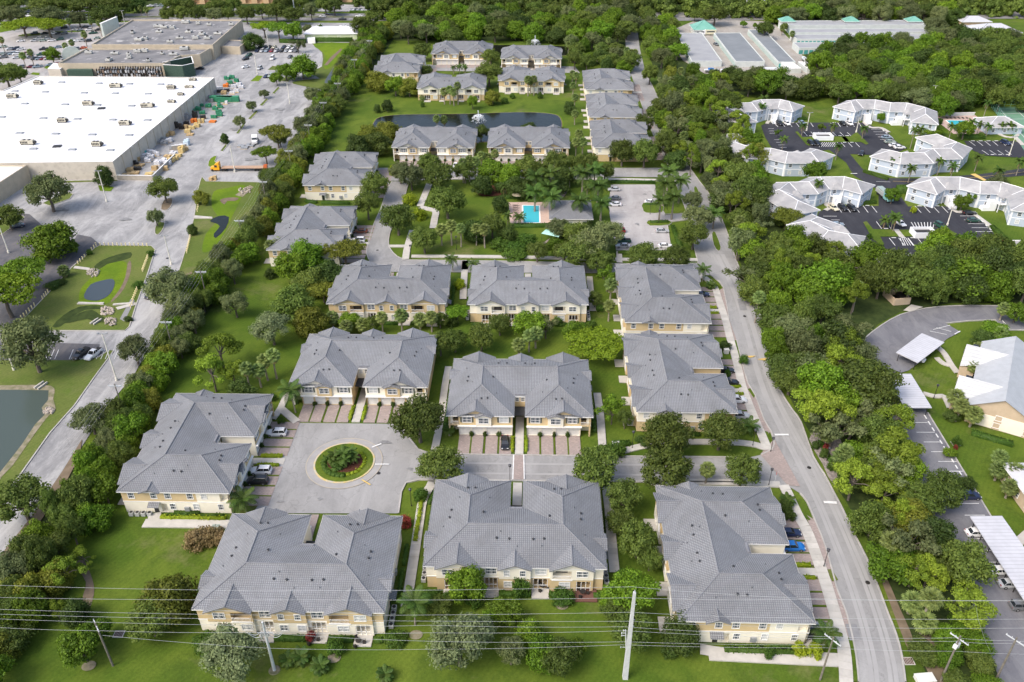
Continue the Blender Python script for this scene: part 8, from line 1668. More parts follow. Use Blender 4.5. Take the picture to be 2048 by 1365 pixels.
for j, off in enumerate((-1.45, -.5, .5, 1.45)):
 b = MB()
 for k in range(len(tops) - 1):
  q_ = sag(tops[k] + Vector((off, 0, 0)), tops[k + 1] + Vector((off, 0, 0)), .7); b.path(q_, [.012] * len(q_), 3)
 tag(b.build('power_line', wire_m), '%s of the four wires strung along the left tree belt' % ('leftmost', 'second', 'third', 'rightmost')[j], 'wire', 'wires along the left tree belt')
# big poles at the near edge
def wire(pts, Y, lab, r=.019, nm='power_line'):
 W = [PY(p[0], p[1], Y) for p in pts]; b = MB(); P = []
 for i in range(len(W) - 1): P += sag(W[i], W[i + 1], .25, 6)[:-1]
 P.append(W[-1]); b.path(P, [r] * len(P), 4); o = b.build(nm, wire_m); tag(o, lab, 'wire', 'power lines across the foreground')
YW = 85.6
for i, (pts, Y) in enumerate([([(-60, 1169), (550, 1182), (1264, 1174), (1600, 1197), (2110, 1202)], YW), ([(-60, 1194), (540, 1200), (1262, 1196), (1600, 1199), (2110, 1200)], YW), ([(-60, 1217), (550, 1231), (1262, 1225), (1600, 1236), (2110, 1238)], YW), ([(-60, 1227), (550, 1239), (1258, 1243), (1600, 1254), (2110, 1256)], YW), ([(-60, 1236), (530, 1252), (860, 1251), (1247, 1254), (1662, 1274), (1913, 1276), (2017, 1281), (2110, 1284)], 85.2), ([(-60, 1252), (205, 1262), (530, 1265), (860, 1266), (1247, 1262), (1662, 1278), (1913, 1283), (2017, 1287), (2110, 1290)], 85.2), ([(530, 1266), (860, 1283), (1249, 1284), (1650, 1290)], 85.2), ([(205, 1271), (540, 1297), (860, 1299), (1245, 1290), (1650, 1296), (1915, 1303), (2110, 1309)], 85.2)]):
 wire(pts, Y, 'foreground power line, %s from the top of the bundle' % ordn(i))
wire([(1953, 1215), (1960, 1250), (1981, 1304)], 87, 'short drooping wire beside the lower right hedge')
p = G(1250, 1356); o = thing('power_pole', 'tall pale concrete power pole standing in front at lower centre right', 'power pole', (p.x, p.y, 0)); h = 21
b = MB(); b.loft([[(-.42, -.42, 0), (.42, -.42, 0), (.42, .42, 0), (-.42, .42, 0)], [(-.2, -.2, h), (.2, -.2, h), (.2, .2, h), (-.2, .2, h)]]); b.build('pole', mat('pale_spun_concrete', (0.56, 0.57, 0.58, 1), (0.48, 0.49, 0.50, 1), 1.5, .8), o)
b = MB(); b.tube((0, 0, h), (0, 0, h + .5), .1, .05, 6)
for z in (18.2, 14.6, 13.1): b.tube((.2, 0, z), (.5, 0, z), .07, .07, 6)
b.build('insulator', galv, o); b = MB(); b.tube((-.35, 0, 7.6), (-.75, 0, 12.2), .11, .09, 6)
for z, s in ((12.0, -.35), (11.4, -.6), (10.8, -.55), (7.9, -.5)): b.tube((-.72 + (12 - z) * .06, 0, z), (-.72 + (12 - z) * .06 + s, 0, z + .05), .05, .05, 5); b.tube((-.72 + s, 0, z - .08), (-.72 + s, 0, z + .2), .09, .07, 6)
b.build('side_bracket', galv, o)
p = G(549, 1341); o = thing('power_pole', 'pale steel power pole with a cluster of switchgear, lower left', 'power pole', (p.x, p.y, 0)); h = 12.3; b = MB(); b.tube((0, 0, 0), (0, 0, h), .3, .16, 10); b.build('pole', galv, o)
b = MB(); b.box(-1.2, 1.2, -.08, .08, 9.6, 9.75, 0, None, True)
for k in range(5): b.box(-.75 + k * .28, -.58 + k * .28, -.3 + .1 * (k % 2), .1, 8.6 + .35 * (k % 3), 9.5 + .2 * (k % 2), 0, None, True); b.tube((-.6 + k * .35, -.2, 9.6), (-.9 + k * .5, -.5, 10.4), .06, .06, 5)
b.build('switchgear', carpaint('silver'), o)
b = MB()
for s in (-1, 1):
 q_ = sag(Vector((s * .3, 0, 10.5)), Vector((s * 2.6, 0, 9.6)), .9, 7); b.path(q_, [.04] * 8, 4); q_ = sag(Vector((s * .3, 0, 9.4)), Vector((s * 3.1, 0, 10.2)), 1.3, 7); b.path(q_, [.04] * 8, 4)
b.build('jumper_wire', galv, o)
b = MB(); b.tube((0, 0, 0), (0, 0, .12), 1.0, .9, 14); b.build('base_pad', sand, o)
for (bx, by, h, lab, tr) in ((226, 1332, 11.0, 'dark wooden pole with a pale tilted crossarm at lower left', 0), (1640, 1360, 10.9, 'wooden pole with a crossarm beside the walk at lower right', 0), (1881, 1363, 11.5, 'wooden pole carrying a grey transformer at lower right', 1), (1990, 1363, 11.2, 'rightmost wooden pole with a pale crossarm by the office road', 0)):
 p = G(bx, by); o = thing('utility_pole', lab, 'utility pole', (p.x, p.y, 0), R(38)); b = MB(); b.tube((0, 0, 0), (0, 0, h), .19, .13, 8); b.build('pole', wood, o); b = MB(); b.box(-.07, .07, -1.5, 1.5, h - .8, h - .65, 0, None, True)
 for s in (-1.4, -.6, .6, 1.4): b.tube((0, s, h - .65), (0, s, h - .4), .06, .05, 5)
 b.build('crossarm', galv, o)
 if tr: b = MB(); b.tube((.5, 0, h - 3), (.5, 0, h - 2), .35, .35, 10); b.tube((.5, 0, h - 2), (.5, 0, h - 1.85), .2, .1, 8); b.build('transformer', galv, o); b = MB(); b.box(-.6, -.2, -.3, .3, h - 2.6, h - 1.9, 0, None, True); b.build('switch_box', carpaint('white'), o)
# air conditioners beside the near townhouses
acb = MB(); acb.box(-.42, .42, -.42, .42, 0, .85); ac_m = acb.mesh('housing', mat('ac_housing', (0.50, 0.50, 0.48, 1), (0.42, 0.42, 0.40, 1), 3, .6)); acf = MB(); acf.tube((0, 0, .86), (0, 0, .9), .34, .34, 12); acf_m = acf.mesh('fan_grille', bronze); kk = 0
for i in (0, 1, 3, 4, 5, 6, 7):
 Mx = TW[i]; s_list = (-1, 1) if i in (1, 7) else ((1,) if i in (0, 3, 6) else (1,))
 for s in s_list:
  for k in range(4):
   q_ = Mx @ Vector((s * 17.0, -9.6 + k * 1.25, 0)); o = empty('air_conditioner', (q_.x, q_.y, .12), R(TH[i][2])); link('housing', ac_m, o); link('fan_grille', acf_m, o)
   side = 'left' if proj(Mx @ Vector((s * 17, 0, 0)))[0] < proj(Mx @ Vector((0, 0, 0)))[0] else 'right'
   tag(o, 'air conditioner %s from the corner, %s of the %s' % (ordn(k), side, ('lower left townhouse', 'bottom centre townhouse', '', 'townhouse left of the roundabout', 'cream garage-front townhouse', 'middle tan townhouse', 'tan townhouse above the lawn', 'cream townhouse above the lawn')[i]), 'air conditioner', 'air conditioners beside the townhouses')
def boxy(nm, lab, cat, x, y, sx, sy, h, m, rz=0, lid=None, part='body'):
 p = G(x, y); o = thing(nm, lab, cat, (p.x, p.y, .1), R(rz)); b = MB(); b.box(-sx / 2, sx / 2, -sy / 2, sy / 2, 0, h); b.build(part, m, o); b = MB(); b.box(-sx / 2 - .06, sx / 2 + .06, -sy / 2 - .06, sy / 2 + .06, h, h + .12, 0, None, True); b.build('lid', lid or m, o); return o
tg = mat('transformer_green_grey', (0.28, 0.33, 0.29, 1), None, rough=.6)
boxy('utility_box', 'grey-green utility box behind the straw-coloured grass clumps', 'utility box', 434, 1063, 1.4, 1.0, 1.2, tg); boxy('utility_box', 'pale utility box framed by a horseshoe hedge', 'utility box', 1231, 896, 1.5, 1.2, 1.2, mat('pale_box', (0.5, 0.5, 0.47, 1))); boxy('utility_box', 'pale utility box in a hedge beside the upper drives', 'utility box', 1452, 707, 1.2, 1.0, 1.1, MATS['pale_box'])
boxy('utility_box', 'small green dumpster at the corner of the loading bay', 'dumpster', 464, 108, 2.2, 1.6, 1.5, carpaint('green')); boxy('utility_box', 'long white box at the foot of the lower right pole', 'utility box', 1848, 1362, 3.0, 1.6, .7, mat('off_white_slab', (.6, .6, .55, 1)), 5)
for (x, y, w, lab) in ((1645, 279, 7.5, 'open white-walled bin store on the island of the far car park'), (1844, 472, 7, 'open white-walled bin store on the island of the near car park')):
 p = G(x, y); o = thing('bin_store', lab, 'bin store', (p.x, p.y, .2)); b = MB(); h = 2.0; s = w / 2; d = 2.4
 for bx in ((-s, s, -d, -d + .25), (-s, s, d - .25, d), (-s, -s + .25, -d + .25, d - .25), (s - .25, s, -d + .25, d - .25)): b.box(*bx, 0, h)
 b.build('wall', apt_trim, o); b = MB(); b.box(-s + .6, s - .6, -d + .6, d - .6, 0, 1.2); b.build('bin', bronze, o)
p = G(1786, 612); o = thing('bin_enclosure', 'tan walled dumpster enclosure at the top of the curving office road', 'enclosure', (p.x, p.y, .1), R(8)); b = MB()
for bx in ((0, .25, 0, 6), (.25, 6, 5.75, 6), (.25, 5, -.1, .15)): b.box(*bx, 0, 2.2)
b.build('wall', MATS['tan_office_wall'], o); b = MB(); b.box(3, 4.8, 2, 4.6, 0, 1.5); b.build('dumpster', bronze, o)
# yellow marker posts round the basins
mp_ = MB(); mp_.tube((0, 0, 0), (0, 0, 1.3), .15, .15, 6); mp_m = mp_.mesh('post', mat('yellow_post', (0.85, 0.72, 0.40, 1), None, rough=.7)); MPn = 0
for a, c, n, w in (((44, 639), (70, 614), 6, 'near left row'), ((86, 600), (97, 587), 4, 'short left row'), ((157, 530), (189, 498), 8, 'upper left slope'), ((193, 493), (295, 494), 13, 'top edge'), ((299, 510), (286, 545), 12, 'upper right edge'), ((275, 582), (266, 605), 7, 'middle right edge'), ((265, 612), (262, 617), 2, 'lower right corner'), ((374, 508), (383, 470), 12, 'beside the upper swale'), ((395, 425), (397, 416), 3, 'swale pair by the round tree')):
 for k in range(n):
  t = k / max(1, n - 1); p = G(a[0] + (c[0] - a[0]) * t, a[1] + (c[1] - a[1]) * t); o = link('marker_post', mp_m, None, (p.x, p.y, .05)); tag(o, 'yellow basin marker post, %s, %s from start' % (w, ordn(k)), 'post', 'yellow marker posts round the drainage basins')
# riprap piles
rk = MB(); bm = bmesh.new(); bmesh.ops.create_icosphere(bm, subdivisions=1, radius=.5)
for v in bm.verts: v.co *= 1 + rnd.uniform(-.25, .2)
rme = bpy.data.meshes.new('rock'); bm.to_mesh(rme); bm.free(); rme.materials.append(rock_mat)
for (x, y, w, d, n, lab) in ((187, 548, 26, 18, 60, 'pale rock pile at the upper left of the oval pond'), (214, 625, 30, 18, 70, 'pale rock pile right of the lower weir'), (222, 646, 24, 16, 45, 'pale rock pile at the lower corner of the basin'), (490, 384, 24, 14, 40, 'strip of pale rocks at the head of the upper swale'), (98, 825, 22, 12, 40, 'pale rocks where the bank meets the left road')):
 o = empty('rock_pile', G(x, y)); tag(o, lab, 'rock pile')
 for k in range(n):
  a = rnd.uniform(0, 6.28); r = math.sqrt(rnd.random()); p = G(x + w / 2 * r * math.cos(a), y + d / 2 * r * math.sin(a)) - o.location; q_ = link('rock', rme, o, (p.x, p.y, .45)); s = rnd.uniform(.5, 1.2); q_.scale = (s, s * .8, s * .6); q_.rotation_euler = (rnd.random() * 3, rnd.random() * 3, rnd.random() * 6)
for i, (x, y, dx) in enumerate(((182, 609.5, 26), (247, 612, 20), (407, 438.5, 18))):
 A, Bq = G(x - dx, y), G(x + dx, y - (0 if i == 0 else 3) * (i == 1)); d = Bq - A; b = MB(); b.box(0, d.length, -.4, .4, 0, .55); o = b.build('weir', concrete, None, A, math.atan2(d.y, d.x)); tag(o, ('pale concrete weir wall below the oval pond', 'pale concrete sill leading to the left road', 'pale concrete sill crossing the upper swale')[i], 'weir')
for i, (x, y) in enumerate(((82, 774), (192, 646))):
 p = G(x, y); o = thing('culvert', ('pair of concrete culvert walls at the pond bank', 'pair of concrete culvert walls in the near corner of the basin')[i], 'culvert', (p.x, p.y, .3), R(-20)); o.scale = (.55, .5, .6); b = MB()
 b.box(-1.2, -.5, -3, 3, 0, .7); b.build('wall', concrete, o); b = MB(); b.box(.9, 1.6, -3, 3, 0, .7); b.build('wall', concrete, o)
# goods in the store yard: pallets, crates, stacks
yard = {'green': mat('green_bale', (0.02, 0.16, 0.08, 1), (0.04, 0.24, 0.12, 1), 2), 'tan': mat('lumber', (0.50, 0.36, 0.18, 1), (0.40, 0.28, 0.14, 1), 2), 'white': mat('white_wrap', (0.66, 0.66, 0.67, 1), (0.5, 0.5, 0.52, 1), 2), 'orange': mat('orange_rack', (0.60, 0.16, 0.02, 1)), 'grey': grey_m, 'dark': bronze, 'yellow': mat('yellow_lumber', (0.60, 0.46, 0.20, 1), (0.52, 0.38, 0.16, 1), 2), 'teal': mat('teal_wrap', (0.1, 0.4, 0.38, 1)), 'blue': mat('pale_blue_wrap', (0.5, 0.6, 0.68, 1))}
YD = [('green', 1250, 265, 150, 'long'), ('green', 1190, 262, 150, 'long'), ('green', 1150, 300, 60, 's'), ('green', 1060, 320, 60, 's'), ('green', 990, 310, 70, 's'), ('green', 960, 350, 60, 's'), ('green', 900, 370, 60, 's'), ('green', 1000, 385, 70, 's'), ('green', 1180, 325, 50, 's'), ('green', 1130, 345, 40, 's'), ('green', 1160, 375, 50, 's'), ('green', 1115, 425, 50, 's'), ('green', 1170, 405, 50, 's'), ('green', 1240, 50, 60, 's'), ('green', 1290, 40, 70, 's'), ('green', 1330, 75, 60, 's'), ('green', 1270, 90, 60, 's'),
      ('white', 1360, 110, 50, 's'), ('white', 1380, 135, 50, 's'), ('white', 1310, 130, 50, 's'), ('white', 1330, 175, 60, 's'), ('white', 1170, 150, 50, 's'), ('white', 1290, 190, 50, 's'), ('white', 1220, 290, 40, 's'), ('grey', 1110, 190, 50, 's'), ('grey', 1060, 240, 50, 's'), ('grey', 1090, 265, 50, 's'), ('dark', 1170, 175, 60, 's'), ('dark', 1240, 165, 70, 's'), ('orange', 1230, 120, 50, 's'), ('tan', 1210, 190, 40, 's'),
      ('grey', 850, 440, 70, 'tall'), ('dark', 930, 420, 60, 'tall'), ('dark', 1010, 430, 60, 's'), ('orange', 920, 470, 50, 's'), ('orange', 1100, 465, 50, 'flat'), ('yellow', 990, 470, 50, 's'), ('yellow', 950, 510, 50, 's'), ('yellow', 900, 530, 50, 's'), ('yellow', 860, 565, 50, 's'), ('tan', 860, 525, 40, 's'), ('tan', 880, 590, 40, 'flat'), ('dark', 850, 485, 60, 's'), ('dark', 740, 520, 60, 'tall'), ('dark', 800, 530, 50, 'tall'),
      ('tan', 650, 600, 60, 's'), ('tan', 700, 590, 50, 's'), ('grey', 560, 670, 50, 's'), ('grey', 600, 650, 60, 's'), ('grey', 630, 680, 50, 's'), ('white', 680, 655, 40, 's'), ('orange', 430, 730, 20, 'wall'), ('orange', 290, 880, 20, 'wall'), ('teal', 425, 785, 50, 's'), ('white', 470, 770, 50, 's'), ('white', 520, 775, 50, 's'), ('white', 560, 790, 50, 's'), ('white', 450, 810, 50, 's'), ('white', 500, 815, 50, 's'), ('grey', 440, 840, 40, 's'), ('white', 475, 850, 40, 's'), ('tan', 370, 840, 40, 's'),
      ('dark', 355, 885, 40, 's'), ('dark', 370, 930, 40, 's'), ('tan', 395, 890, 50, 'flat'), ('tan', 300, 945, 40, 's'), ('tan', 240, 930, 50, 's'), ('tan', 265, 975, 50, 'flat'), ('tan', 345, 965, 50, 'flat'), ('yellow', 480, 975, 50, 'flat'), ('tan', 535, 930, 40, 's'), ('white', 570, 880, 50, 's'), ('white', 610, 865, 50, 's'), ('white', 640, 850, 40, 's'), ('tan', 640, 930, 50, 's'), ('white', 665, 880, 50, 's'), ('yellow', 700, 850, 50, 's'), ('yellow', 735, 830, 50, 's'), ('yellow', 770, 800, 50, 's'), ('tan', 665, 815, 50, 's'),
      ('white', 720, 790, 40, 's'), ('yellow', 800, 760, 50, 'tall'), ('tan', 830, 740, 40, 's'), ('grey', 715, 730, 50, 's'), ('white', 760, 700, 50, 'flat'), ('white', 800, 700, 40, 'flat'), ('blue', 850, 690, 40, 'tall'), ('grey', 1380, 700, 40, 'flat'), ('grey', 1430, 690, 50, 'flat'), ('grey', 1470, 700, 40, 'flat'), ('grey', 1410, 720, 50, 'flat'), ('tan', 1105, 1030, 40, 's')]
gname = dict(green='green', tan='tan', white='white-wrapped', orange='orange', grey='grey', dark='dark', yellow='yellow', teal='teal', blue='pale blue')
YL = {}
for i, (c, x, y, w, k) in enumerate(YD):
 p = G(200 + x / 4.876, 150 + y / 4.876); s = {'long': (11, 2.4, 2.6), 's': (2.6, 2.0, 1.7), 'tall': (2.2, 2.0, 3.0), 'flat': (3.0, 2.4, .7), 'wall': (.5, 6.5, 4.6)}[k]; o = empty('goods_stack', (p.x, p.y, .1), R(rnd.uniform(-12, 8) if k != 'wall' else 0)); b = MB(); q = random.Random(i)
 if k == 'long' or k == 'wall': b.box(-s[0] / 2, s[0] / 2, -s[1] / 2, s[1] / 2, .15, s[2])
 else:
  nx, ny = 2, 2
  for a in range(nx):
   for e in range(ny):
    if q.random() < .88: b.box(-s[0] / 2 + a * s[0] / nx + .04, -s[0] / 2 + (a + 1) * s[0] / nx - .04, -s[1] / 2 + e * s[1] / ny + .04, -s[1] / 2 + (e + 1) * s[1] / ny - .04, .16, s[2] * q.uniform(.65, 1.1), 0, None, True)
 b.build('goods', yard[c], o); b = MB(); b.box(-s[0] / 2, s[0] / 2, -s[1] / 2, s[1] / 2, 0, .14); b.build('pallet', yard['tan'], o)
 YL.setdefault((c, k), []).append((o, 200 + x / 4.876, 150 + y / 4.876))
kn = {'long': 'long container', 's': 'goods stack', 'tall': 'tall stack', 'flat': 'low stack', 'wall': 'upright panel'}
for (c, k), L_ in YL.items():
 L_.sort(key=lambda t: (-t[2], t[1]))
 for j, (o, x, y) in enumerate(L_): tag(o, '%s %s in the store yard' % (gname[c], kn[k]) + ('' if len(L_) == 1 else ', %s of its colour from the near end' % ordn(j)), 'goods', 'goods stacked in the store yard')
fence_m = mat('chain_link_tan', (0.45, 0.40, 0.33, 1), (0.38, 0.34, 0.28, 1), 1)
for nm, a, c in (('front', (237, 361), (307, 362)), ('right', (307, 362), (352, 318)), ('far', (345, 302), (375, 298))):
 wallslab('yard_fence', 'pale screen fence of the goods yard, %s side' % nm, 'fence', a, c, 0, 2.0, .12, fence_m)
# fountains
spray = mat('fountain_spray', (0.85, 0.88, 0.9, 1), None, rough=.6)
for (x, y, h, lab) in ((957, 245, 5.5, 'white fountain spray in the park pond'), (1070, 93, 6.5, 'white fountain spray behind the farthest townhouse')):
 p = G(x, y); n = 1500; t = npr.random(n); a = npr.random(n) * 6.283; jet = npr.random(n) < .35; vr = np.where(jet, .35, npr.uniform(2.2, 3.6, n)); hh = np.where(jet, h, h * .55)
 P_ = np.stack([np.cos(a) * vr * t * np.where(jet, .6, 1), np.sin(a) * vr * t * np.where(jet, .6, 1), hh * 4 * t * (1 - t) * .9 + .2], 1); N_ = npr.normal(size=(n, 3)); N_ /= np.linalg.norm(N_, axis=1, keepdims=True)
 me = quads_mesh('spray', P_, N_, npr.uniform(.09, .22, n), npr.random(n), spray); o = thing('fountain', lab, 'fountain', (p.x, p.y, .2)); s = link('spray', me, o); s['kind'] = 'stuff'; b = MB(); b.tube((0, 0, 0), (0, 0, .3), .7, .5, 10); b.build('float', bronze, o)
# park furniture
p = G(1035, 402); o = thing('parasol', 'tan round parasol at the corner of the park pool deck', 'parasol', (p.x, p.y, .2)); b = MB(); b.tube((0, 0, 0), (0, 0, 2.4), .05, .05, 6); b.build('pole', bronze, o); b = MB(); b.tube((0, 0, 2.2), (0, 0, 2.9), 2.0, .05, 10); b.build('canopy', sand, o)
for i in range(7):
 p = G(1031, 413 + i * 4.6); o = empty('sun_lounger', (p.x, p.y, .2)); b = MB(); b.box(-1, .6, -.32, .32, .3, .38, 0, None, True); b.build('seat', mat('lounger_fabric', (0.30, 0.22, 0.18, 1)), o); b = MB(); b.face([(.6, -.32, .36), (1.1, -.32, .8), (1.1, .32, .8), (.6, .32, .36)]); b.build('backrest', MATS['lounger_fabric'], o); tag(o, 'brown lounger left of the park pool, %s from the far end' % ordn(i), 'sun lounger', 'loungers left of the park pool')
p = G(1103, 482); o = thing('play_canopy', 'pale teal shade canopy of the little playground', 'canopy', (p.x, p.y, .1), R(-20)); b = MB(); b.face([(-3, -2, 3), (3, -2, 2.6), (3.4, 2, 3.2), (-2.6, 2.4, 2.8)]); b.build('canopy', mat('pale_teal_fabric', (0.40, 0.68, 0.60, 1)), o)
for x_, y_ in ((-2.8, -1.8), (2.8, -1.8), (3, 1.8), (-2.4, 2)): b = MB(); b.tube((x_, y_, 0), (x_, y_, 2.7), .06, .06, 6); b.build('post', carpaint('green'), o)
for i in range(6):
 p = G(1893 + i * 8, 238); o = empty('sun_lounger', (p.x, p.y, .2), R(90)); b = MB(); b.box(-.9, .9, -.3, .3, .3, .4, 0, None, True); b.build('seat', bronze, o); tag(o, 'dark lounger above the turquoise apartment pool, %s from the left' % ordn(i), 'sun lounger', 'loungers above the apartment pool')
# tennis fence, pool wall
A = G(1982, 214)
for a, c, lb in (((1982, 216), (2110, 213), 'tall green fence along the far side of the tennis court'), ((1982, 216), (2030, 275), 'tall green fence along the left side of the tennis court')):
 A, Bq = G(*a), G(*c); d = Bq - A; o = thing('court_fence', lb, 'fence', (A.x, A.y, .1), math.atan2(d.y, d.x)); n = int(d.length / 3)
 pm = WM.get('fp')
 if pm is None: b = MB(); b.tube((0, 0, 0), (0, 0, 3.6), .06, .06, 5); pm = WM['fp'] = b.mesh('post', MATS['green_metal_roof'])
 for k in range(n + 1): link('post', pm, o, (d.length * k / n, 0, 0))
 b = MB()
 for z in (.1, 1.2, 2.4, 3.5): b.box(0, d.length, -.03, .03, z, z + .06, 0, None, True)
 b.build('rail', MATS['green_metal_roof'], o)
p = G(1863, 233); wallslab('pool_wall', 'low pale wall behind the apartment pool deck', 'wall', (1866, 233), (1948, 232), 0, 1.4, .2, st_wall)
# stop sign and street name pole at the junction
p = G(1549, 966); o = thing('stop_sign', 'red stop sign on a thin pole at the street junction', 'sign', (p.x, p.y, .1), R(75)); b = MB(); b.tube((0, 0, 0), (0, 0, 2.9), .04, .04, 6); b.build('pole', galv, o); b = MB(); b.loft([[(math.cos(R(22.5 + 45 * k)) * .38, yy, 2.5 + math.sin(R(22.5 + 45 * k)) * .38) for k in range(8)] for yy in (-.02, .02)]); b.build('sign_plate', mat('sign_red', (0.5, 0.02, 0.02, 1)), o)
tc = bpy.data.curves.new('lettering', 'FONT'); tc.body = 'STOP'; tc.size = .28; tc.align_x = 'CENTER'; tc.align_y = 'CENTER'; tc.materials.append(white_t); tmp = bpy.data.objects.new('tmp', tc); lm_ = bpy.data.meshes.new_from_object(tmp); bpy.data.objects.remove(tmp); t = link('lettering', lm_, o, (0, -.03, 2.5)); t.rotation_euler = (R(90), 0, 0)
# manholes and drain grates
mh = MB(); mh.tube((0, 0, 0), (0, 0, .02), .45, .45, 12); mhm = mh.mesh('manhole_cover', bronze)
for x, y, w in ((757, 948, 'right of the roundabout'), (1486, 612, 'in the upper main street'), (1489, 634, 'just below another in the upper main street'), (1618, 937, 'in the main street above the thick white line'), (1735, 1167, 'in the main street beside the wood'), (755, 502, 'at the bend of the loop road'), (335, 518, 'in the left road')):
 p = G(x, y); o = link('manhole_cover', mhm, None, (p.x, p.y, .2)); tag(o, 'dark round manhole cover ' + w, 'manhole cover')
for x, y, w in ((238, 1269, 'on the lawn at lower left'), (1911, 888, 'on the office lawn'), (1817, 1323, 'beside the road at lower right')):
 p = G(x, y); o = thing('drain_grate', 'brown square drain grate ' + w, 'drain grate', (p.x, p.y, .02)); b = MB(); b.box(-.9, .9, -.75, .75, 0, .06); b.build('frame', concrete, o); b = MB()
 for k in range(6): b.box(-.72 + k * .25, -.58 + k * .25, -.6, .6, .06, .1, 0, None, True)
 b.build('grating', mulch, o)
# tree rings and rooftop antenna-free patio furniture
for x, y, lb in ((1124, 1212, 'shrub'), (668, 1317, 'shrub'), (832, 1271, 'palm'), (178, 1333, 'tree')):
 p = G(x, y); SHEET[0] += 1; sheet('tree_ring', [(p.x + math.cos(a) * 1.2, p.y + math.sin(a) * 1.0) for a in [k * .52 for k in range(12)]], sand, 2, world_pts=True)
for x, y, lb in ((626, 1283, 'left'), (718, 1288, 'right'), (1085, 1178, 'centre'), (1165, 1190, 'deck')):
 p = G(x, y); o = thing('patio_set', 'small dark patio table and chairs, %s of the bottom row' % lb, 'patio set', (p.x, p.y, .2)); b = MB(); b.tube((0, 0, 0), (0, 0, .7), .06, .06, 6); b.tube((0, 0, .7), (0, 0, .75), .55, .55, 10); b.build('table', bronze, o)
 for k in range(3): a = k * 2.1; b = MB(); b.box(-.25, .25, -.25, .25, 0, .45); b.box(-.25, .25, .2, .26, .45, .9, 0, None, True); b.build('chair', bronze, o, (math.cos(a) * .95, math.sin(a) * .95, 0), a - 1.57)
p = G(1165, 1192); b = MB(); b.box(-2.6, 2.6, -1.5, 1.5, 0, .25); tag(b.build('deck', mat('brown_deck', (0.13, 0.06, 0.045, 1)), None, (p.x, p.y, .05), R(-1.5)), 'brown timber deck behind the bottom centre townhouse', 'deck')
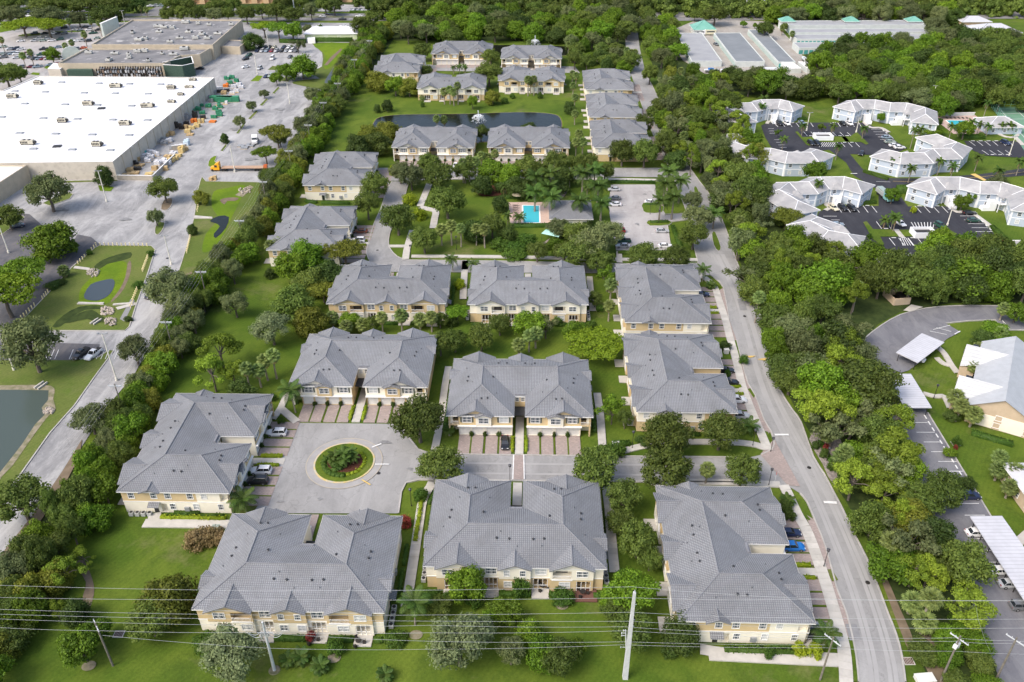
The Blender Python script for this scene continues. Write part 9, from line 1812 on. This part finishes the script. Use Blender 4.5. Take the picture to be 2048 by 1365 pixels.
# ================================================================== LABELS for the single trees, from what stands next to them
LM = [((590, 1130), 'lower left townhouse'), ((1030, 1060), 'bottom centre townhouse'), ((1470, 1110), 'lower right townhouse'), ((390, 890), 'townhouse left of the roundabout'), ((735, 730), 'cream garage-front townhouse'), ((1035, 790), 'middle tan townhouse'), ((775, 580), 'tan townhouse below the park'), ((1055, 580), 'cream townhouse below the park'), ((1320, 600), 'townhouse below the clubhouse lot'), ((1350, 760), 'townhouse above the junction'),
      ((690, 350), 'upper townhouse left of the park'), ((630, 460), 'lower townhouse left of the park'), ((870, 290), 'left townhouse below the pond'), ((1057, 290), 'right townhouse below the pond'), ((905, 175), 'left townhouse above the pond'), ((1062, 165), 'right townhouse above the pond'), ((800, 130), 'plain far-left townhouse'), ((925, 108), 'left far garage townhouse'), ((1063, 115), 'right far garage townhouse'), ((1215, 160), 'farthest street townhouse'), ((1225, 215), 'second street townhouse'), ((1240, 280), 'third street townhouse'),
      ((689, 925), 'roundabout'), ((1062, 430), 'park pool'), ((1141, 420), 'clubhouse'), ((1270, 440), 'clubhouse parking lot'), ((930, 430), 'park lawn'), ((200, 570), 'oval detention pond'), ((30, 860), 'big pond at left'), ((200, 250), 'white-roofed store'), ((440, 330), 'yellow semi truck'), ((300, 80), 'plaza roofs'), ((100, 90), 'front parking lot'), ((100, 400), 'empty lot below the store'), ((440, 430), 'upper swale'), ((550, 100), 'side row of cars'), ((655, 68), 'lime-green building'), ((120, 34), 'highway at top left'), ((450, 30), 'highway at top centre-left'),
      ((1540, 215), 'upper left apartments'), ((1760, 220), 'upper right apartments'), ((1640, 375), 'near left apartments'), ((1930, 390), 'near right apartments'), ((1830, 310), 'screened apartments'), ((1590, 310), 'apartments below the far lot'), ((1920, 250), 'apartment pool'), ((1990, 295), 'pool parking lot'), ((1660, 265), 'far black car park'), ((1820, 460), 'near black car park'), ((1990, 760), 'tan office'), ((2030, 960), 'second office'), ((1840, 700), 'angled carport'), ((1810, 780), 'half-covered carport'), ((2000, 1130), 'long carport'), ((1640, 900), 'street bend bed'), ((1480, 90), 'storage buildings'), ((1570, 60), 'far storage rows'), ((1590, 700), 'main street wood'), ((1250, 1270), 'tall concrete pole'), ((940, 255), 'park pond'), ((1070, 95), 'north pond'), ((180, 1200), 'lower left lawn'), ((470, 620), 'side lawn'), ((1800, 1200), 'lower right roadside'), ((1400, 150), 'upper main street'), ((1640, 1320), 'lower right walk')]
VB = {}
for o, look, noun, nm in VEG:
 l = o.location; q_ = proj((l.x, l.y, 2)); k = min(range(len(LM)), key=lambda i: (LM[i][0][0] - q_[0]) ** 2 + ((LM[i][0][1] - q_[1]) * 1.3) ** 2); (lx, ly), ln = LM[k]; dx, dy = q_[0] - lx, q_[1] - ly
 rel = ('left of' if dx < 0 else 'right of') if abs(dx) > abs(dy) * 1.1 else ('behind' if dy < 0 else 'in front of')
 if math.hypot(dx, dy) < 22 and ln.split()[-1] in ('lawn', 'roundabout', 'bed', 'lot', 'roadside', 'wood', 'park'): rel = 'on' if ln.split()[-1] in ('lawn', 'roundabout', 'bed') else 'beside'
 VB.setdefault((look, noun, rel, ln), []).append((q_[0], o))
for (look, noun, rel, ln), L_ in VB.items():
 L_.sort(key=lambda t: t[0]); n = len(L_)
 for j, (x, o) in enumerate(L_):
  pre = '' if n == 1 else ('leftmost ' if j == 0 else 'rightmost ' if j == n - 1 else ordn(j) + ' from left, ')
  lab = '%s%s %s %s the %s' % (pre, look, noun if noun not in look else '', rel, ln); lab = ' '.join(lab.split()); w = lab.split()
  tag(o, ' '.join(w[:16]), {'oak': 'tree', 'pine': 'tree', 'grass clump': 'grass'}.get(noun, noun), {'palm': 'palms of the grounds', 'shrub': 'planted shrubs', 'hedge': 'clipped hedges'}.get(noun, 'single planted trees'))
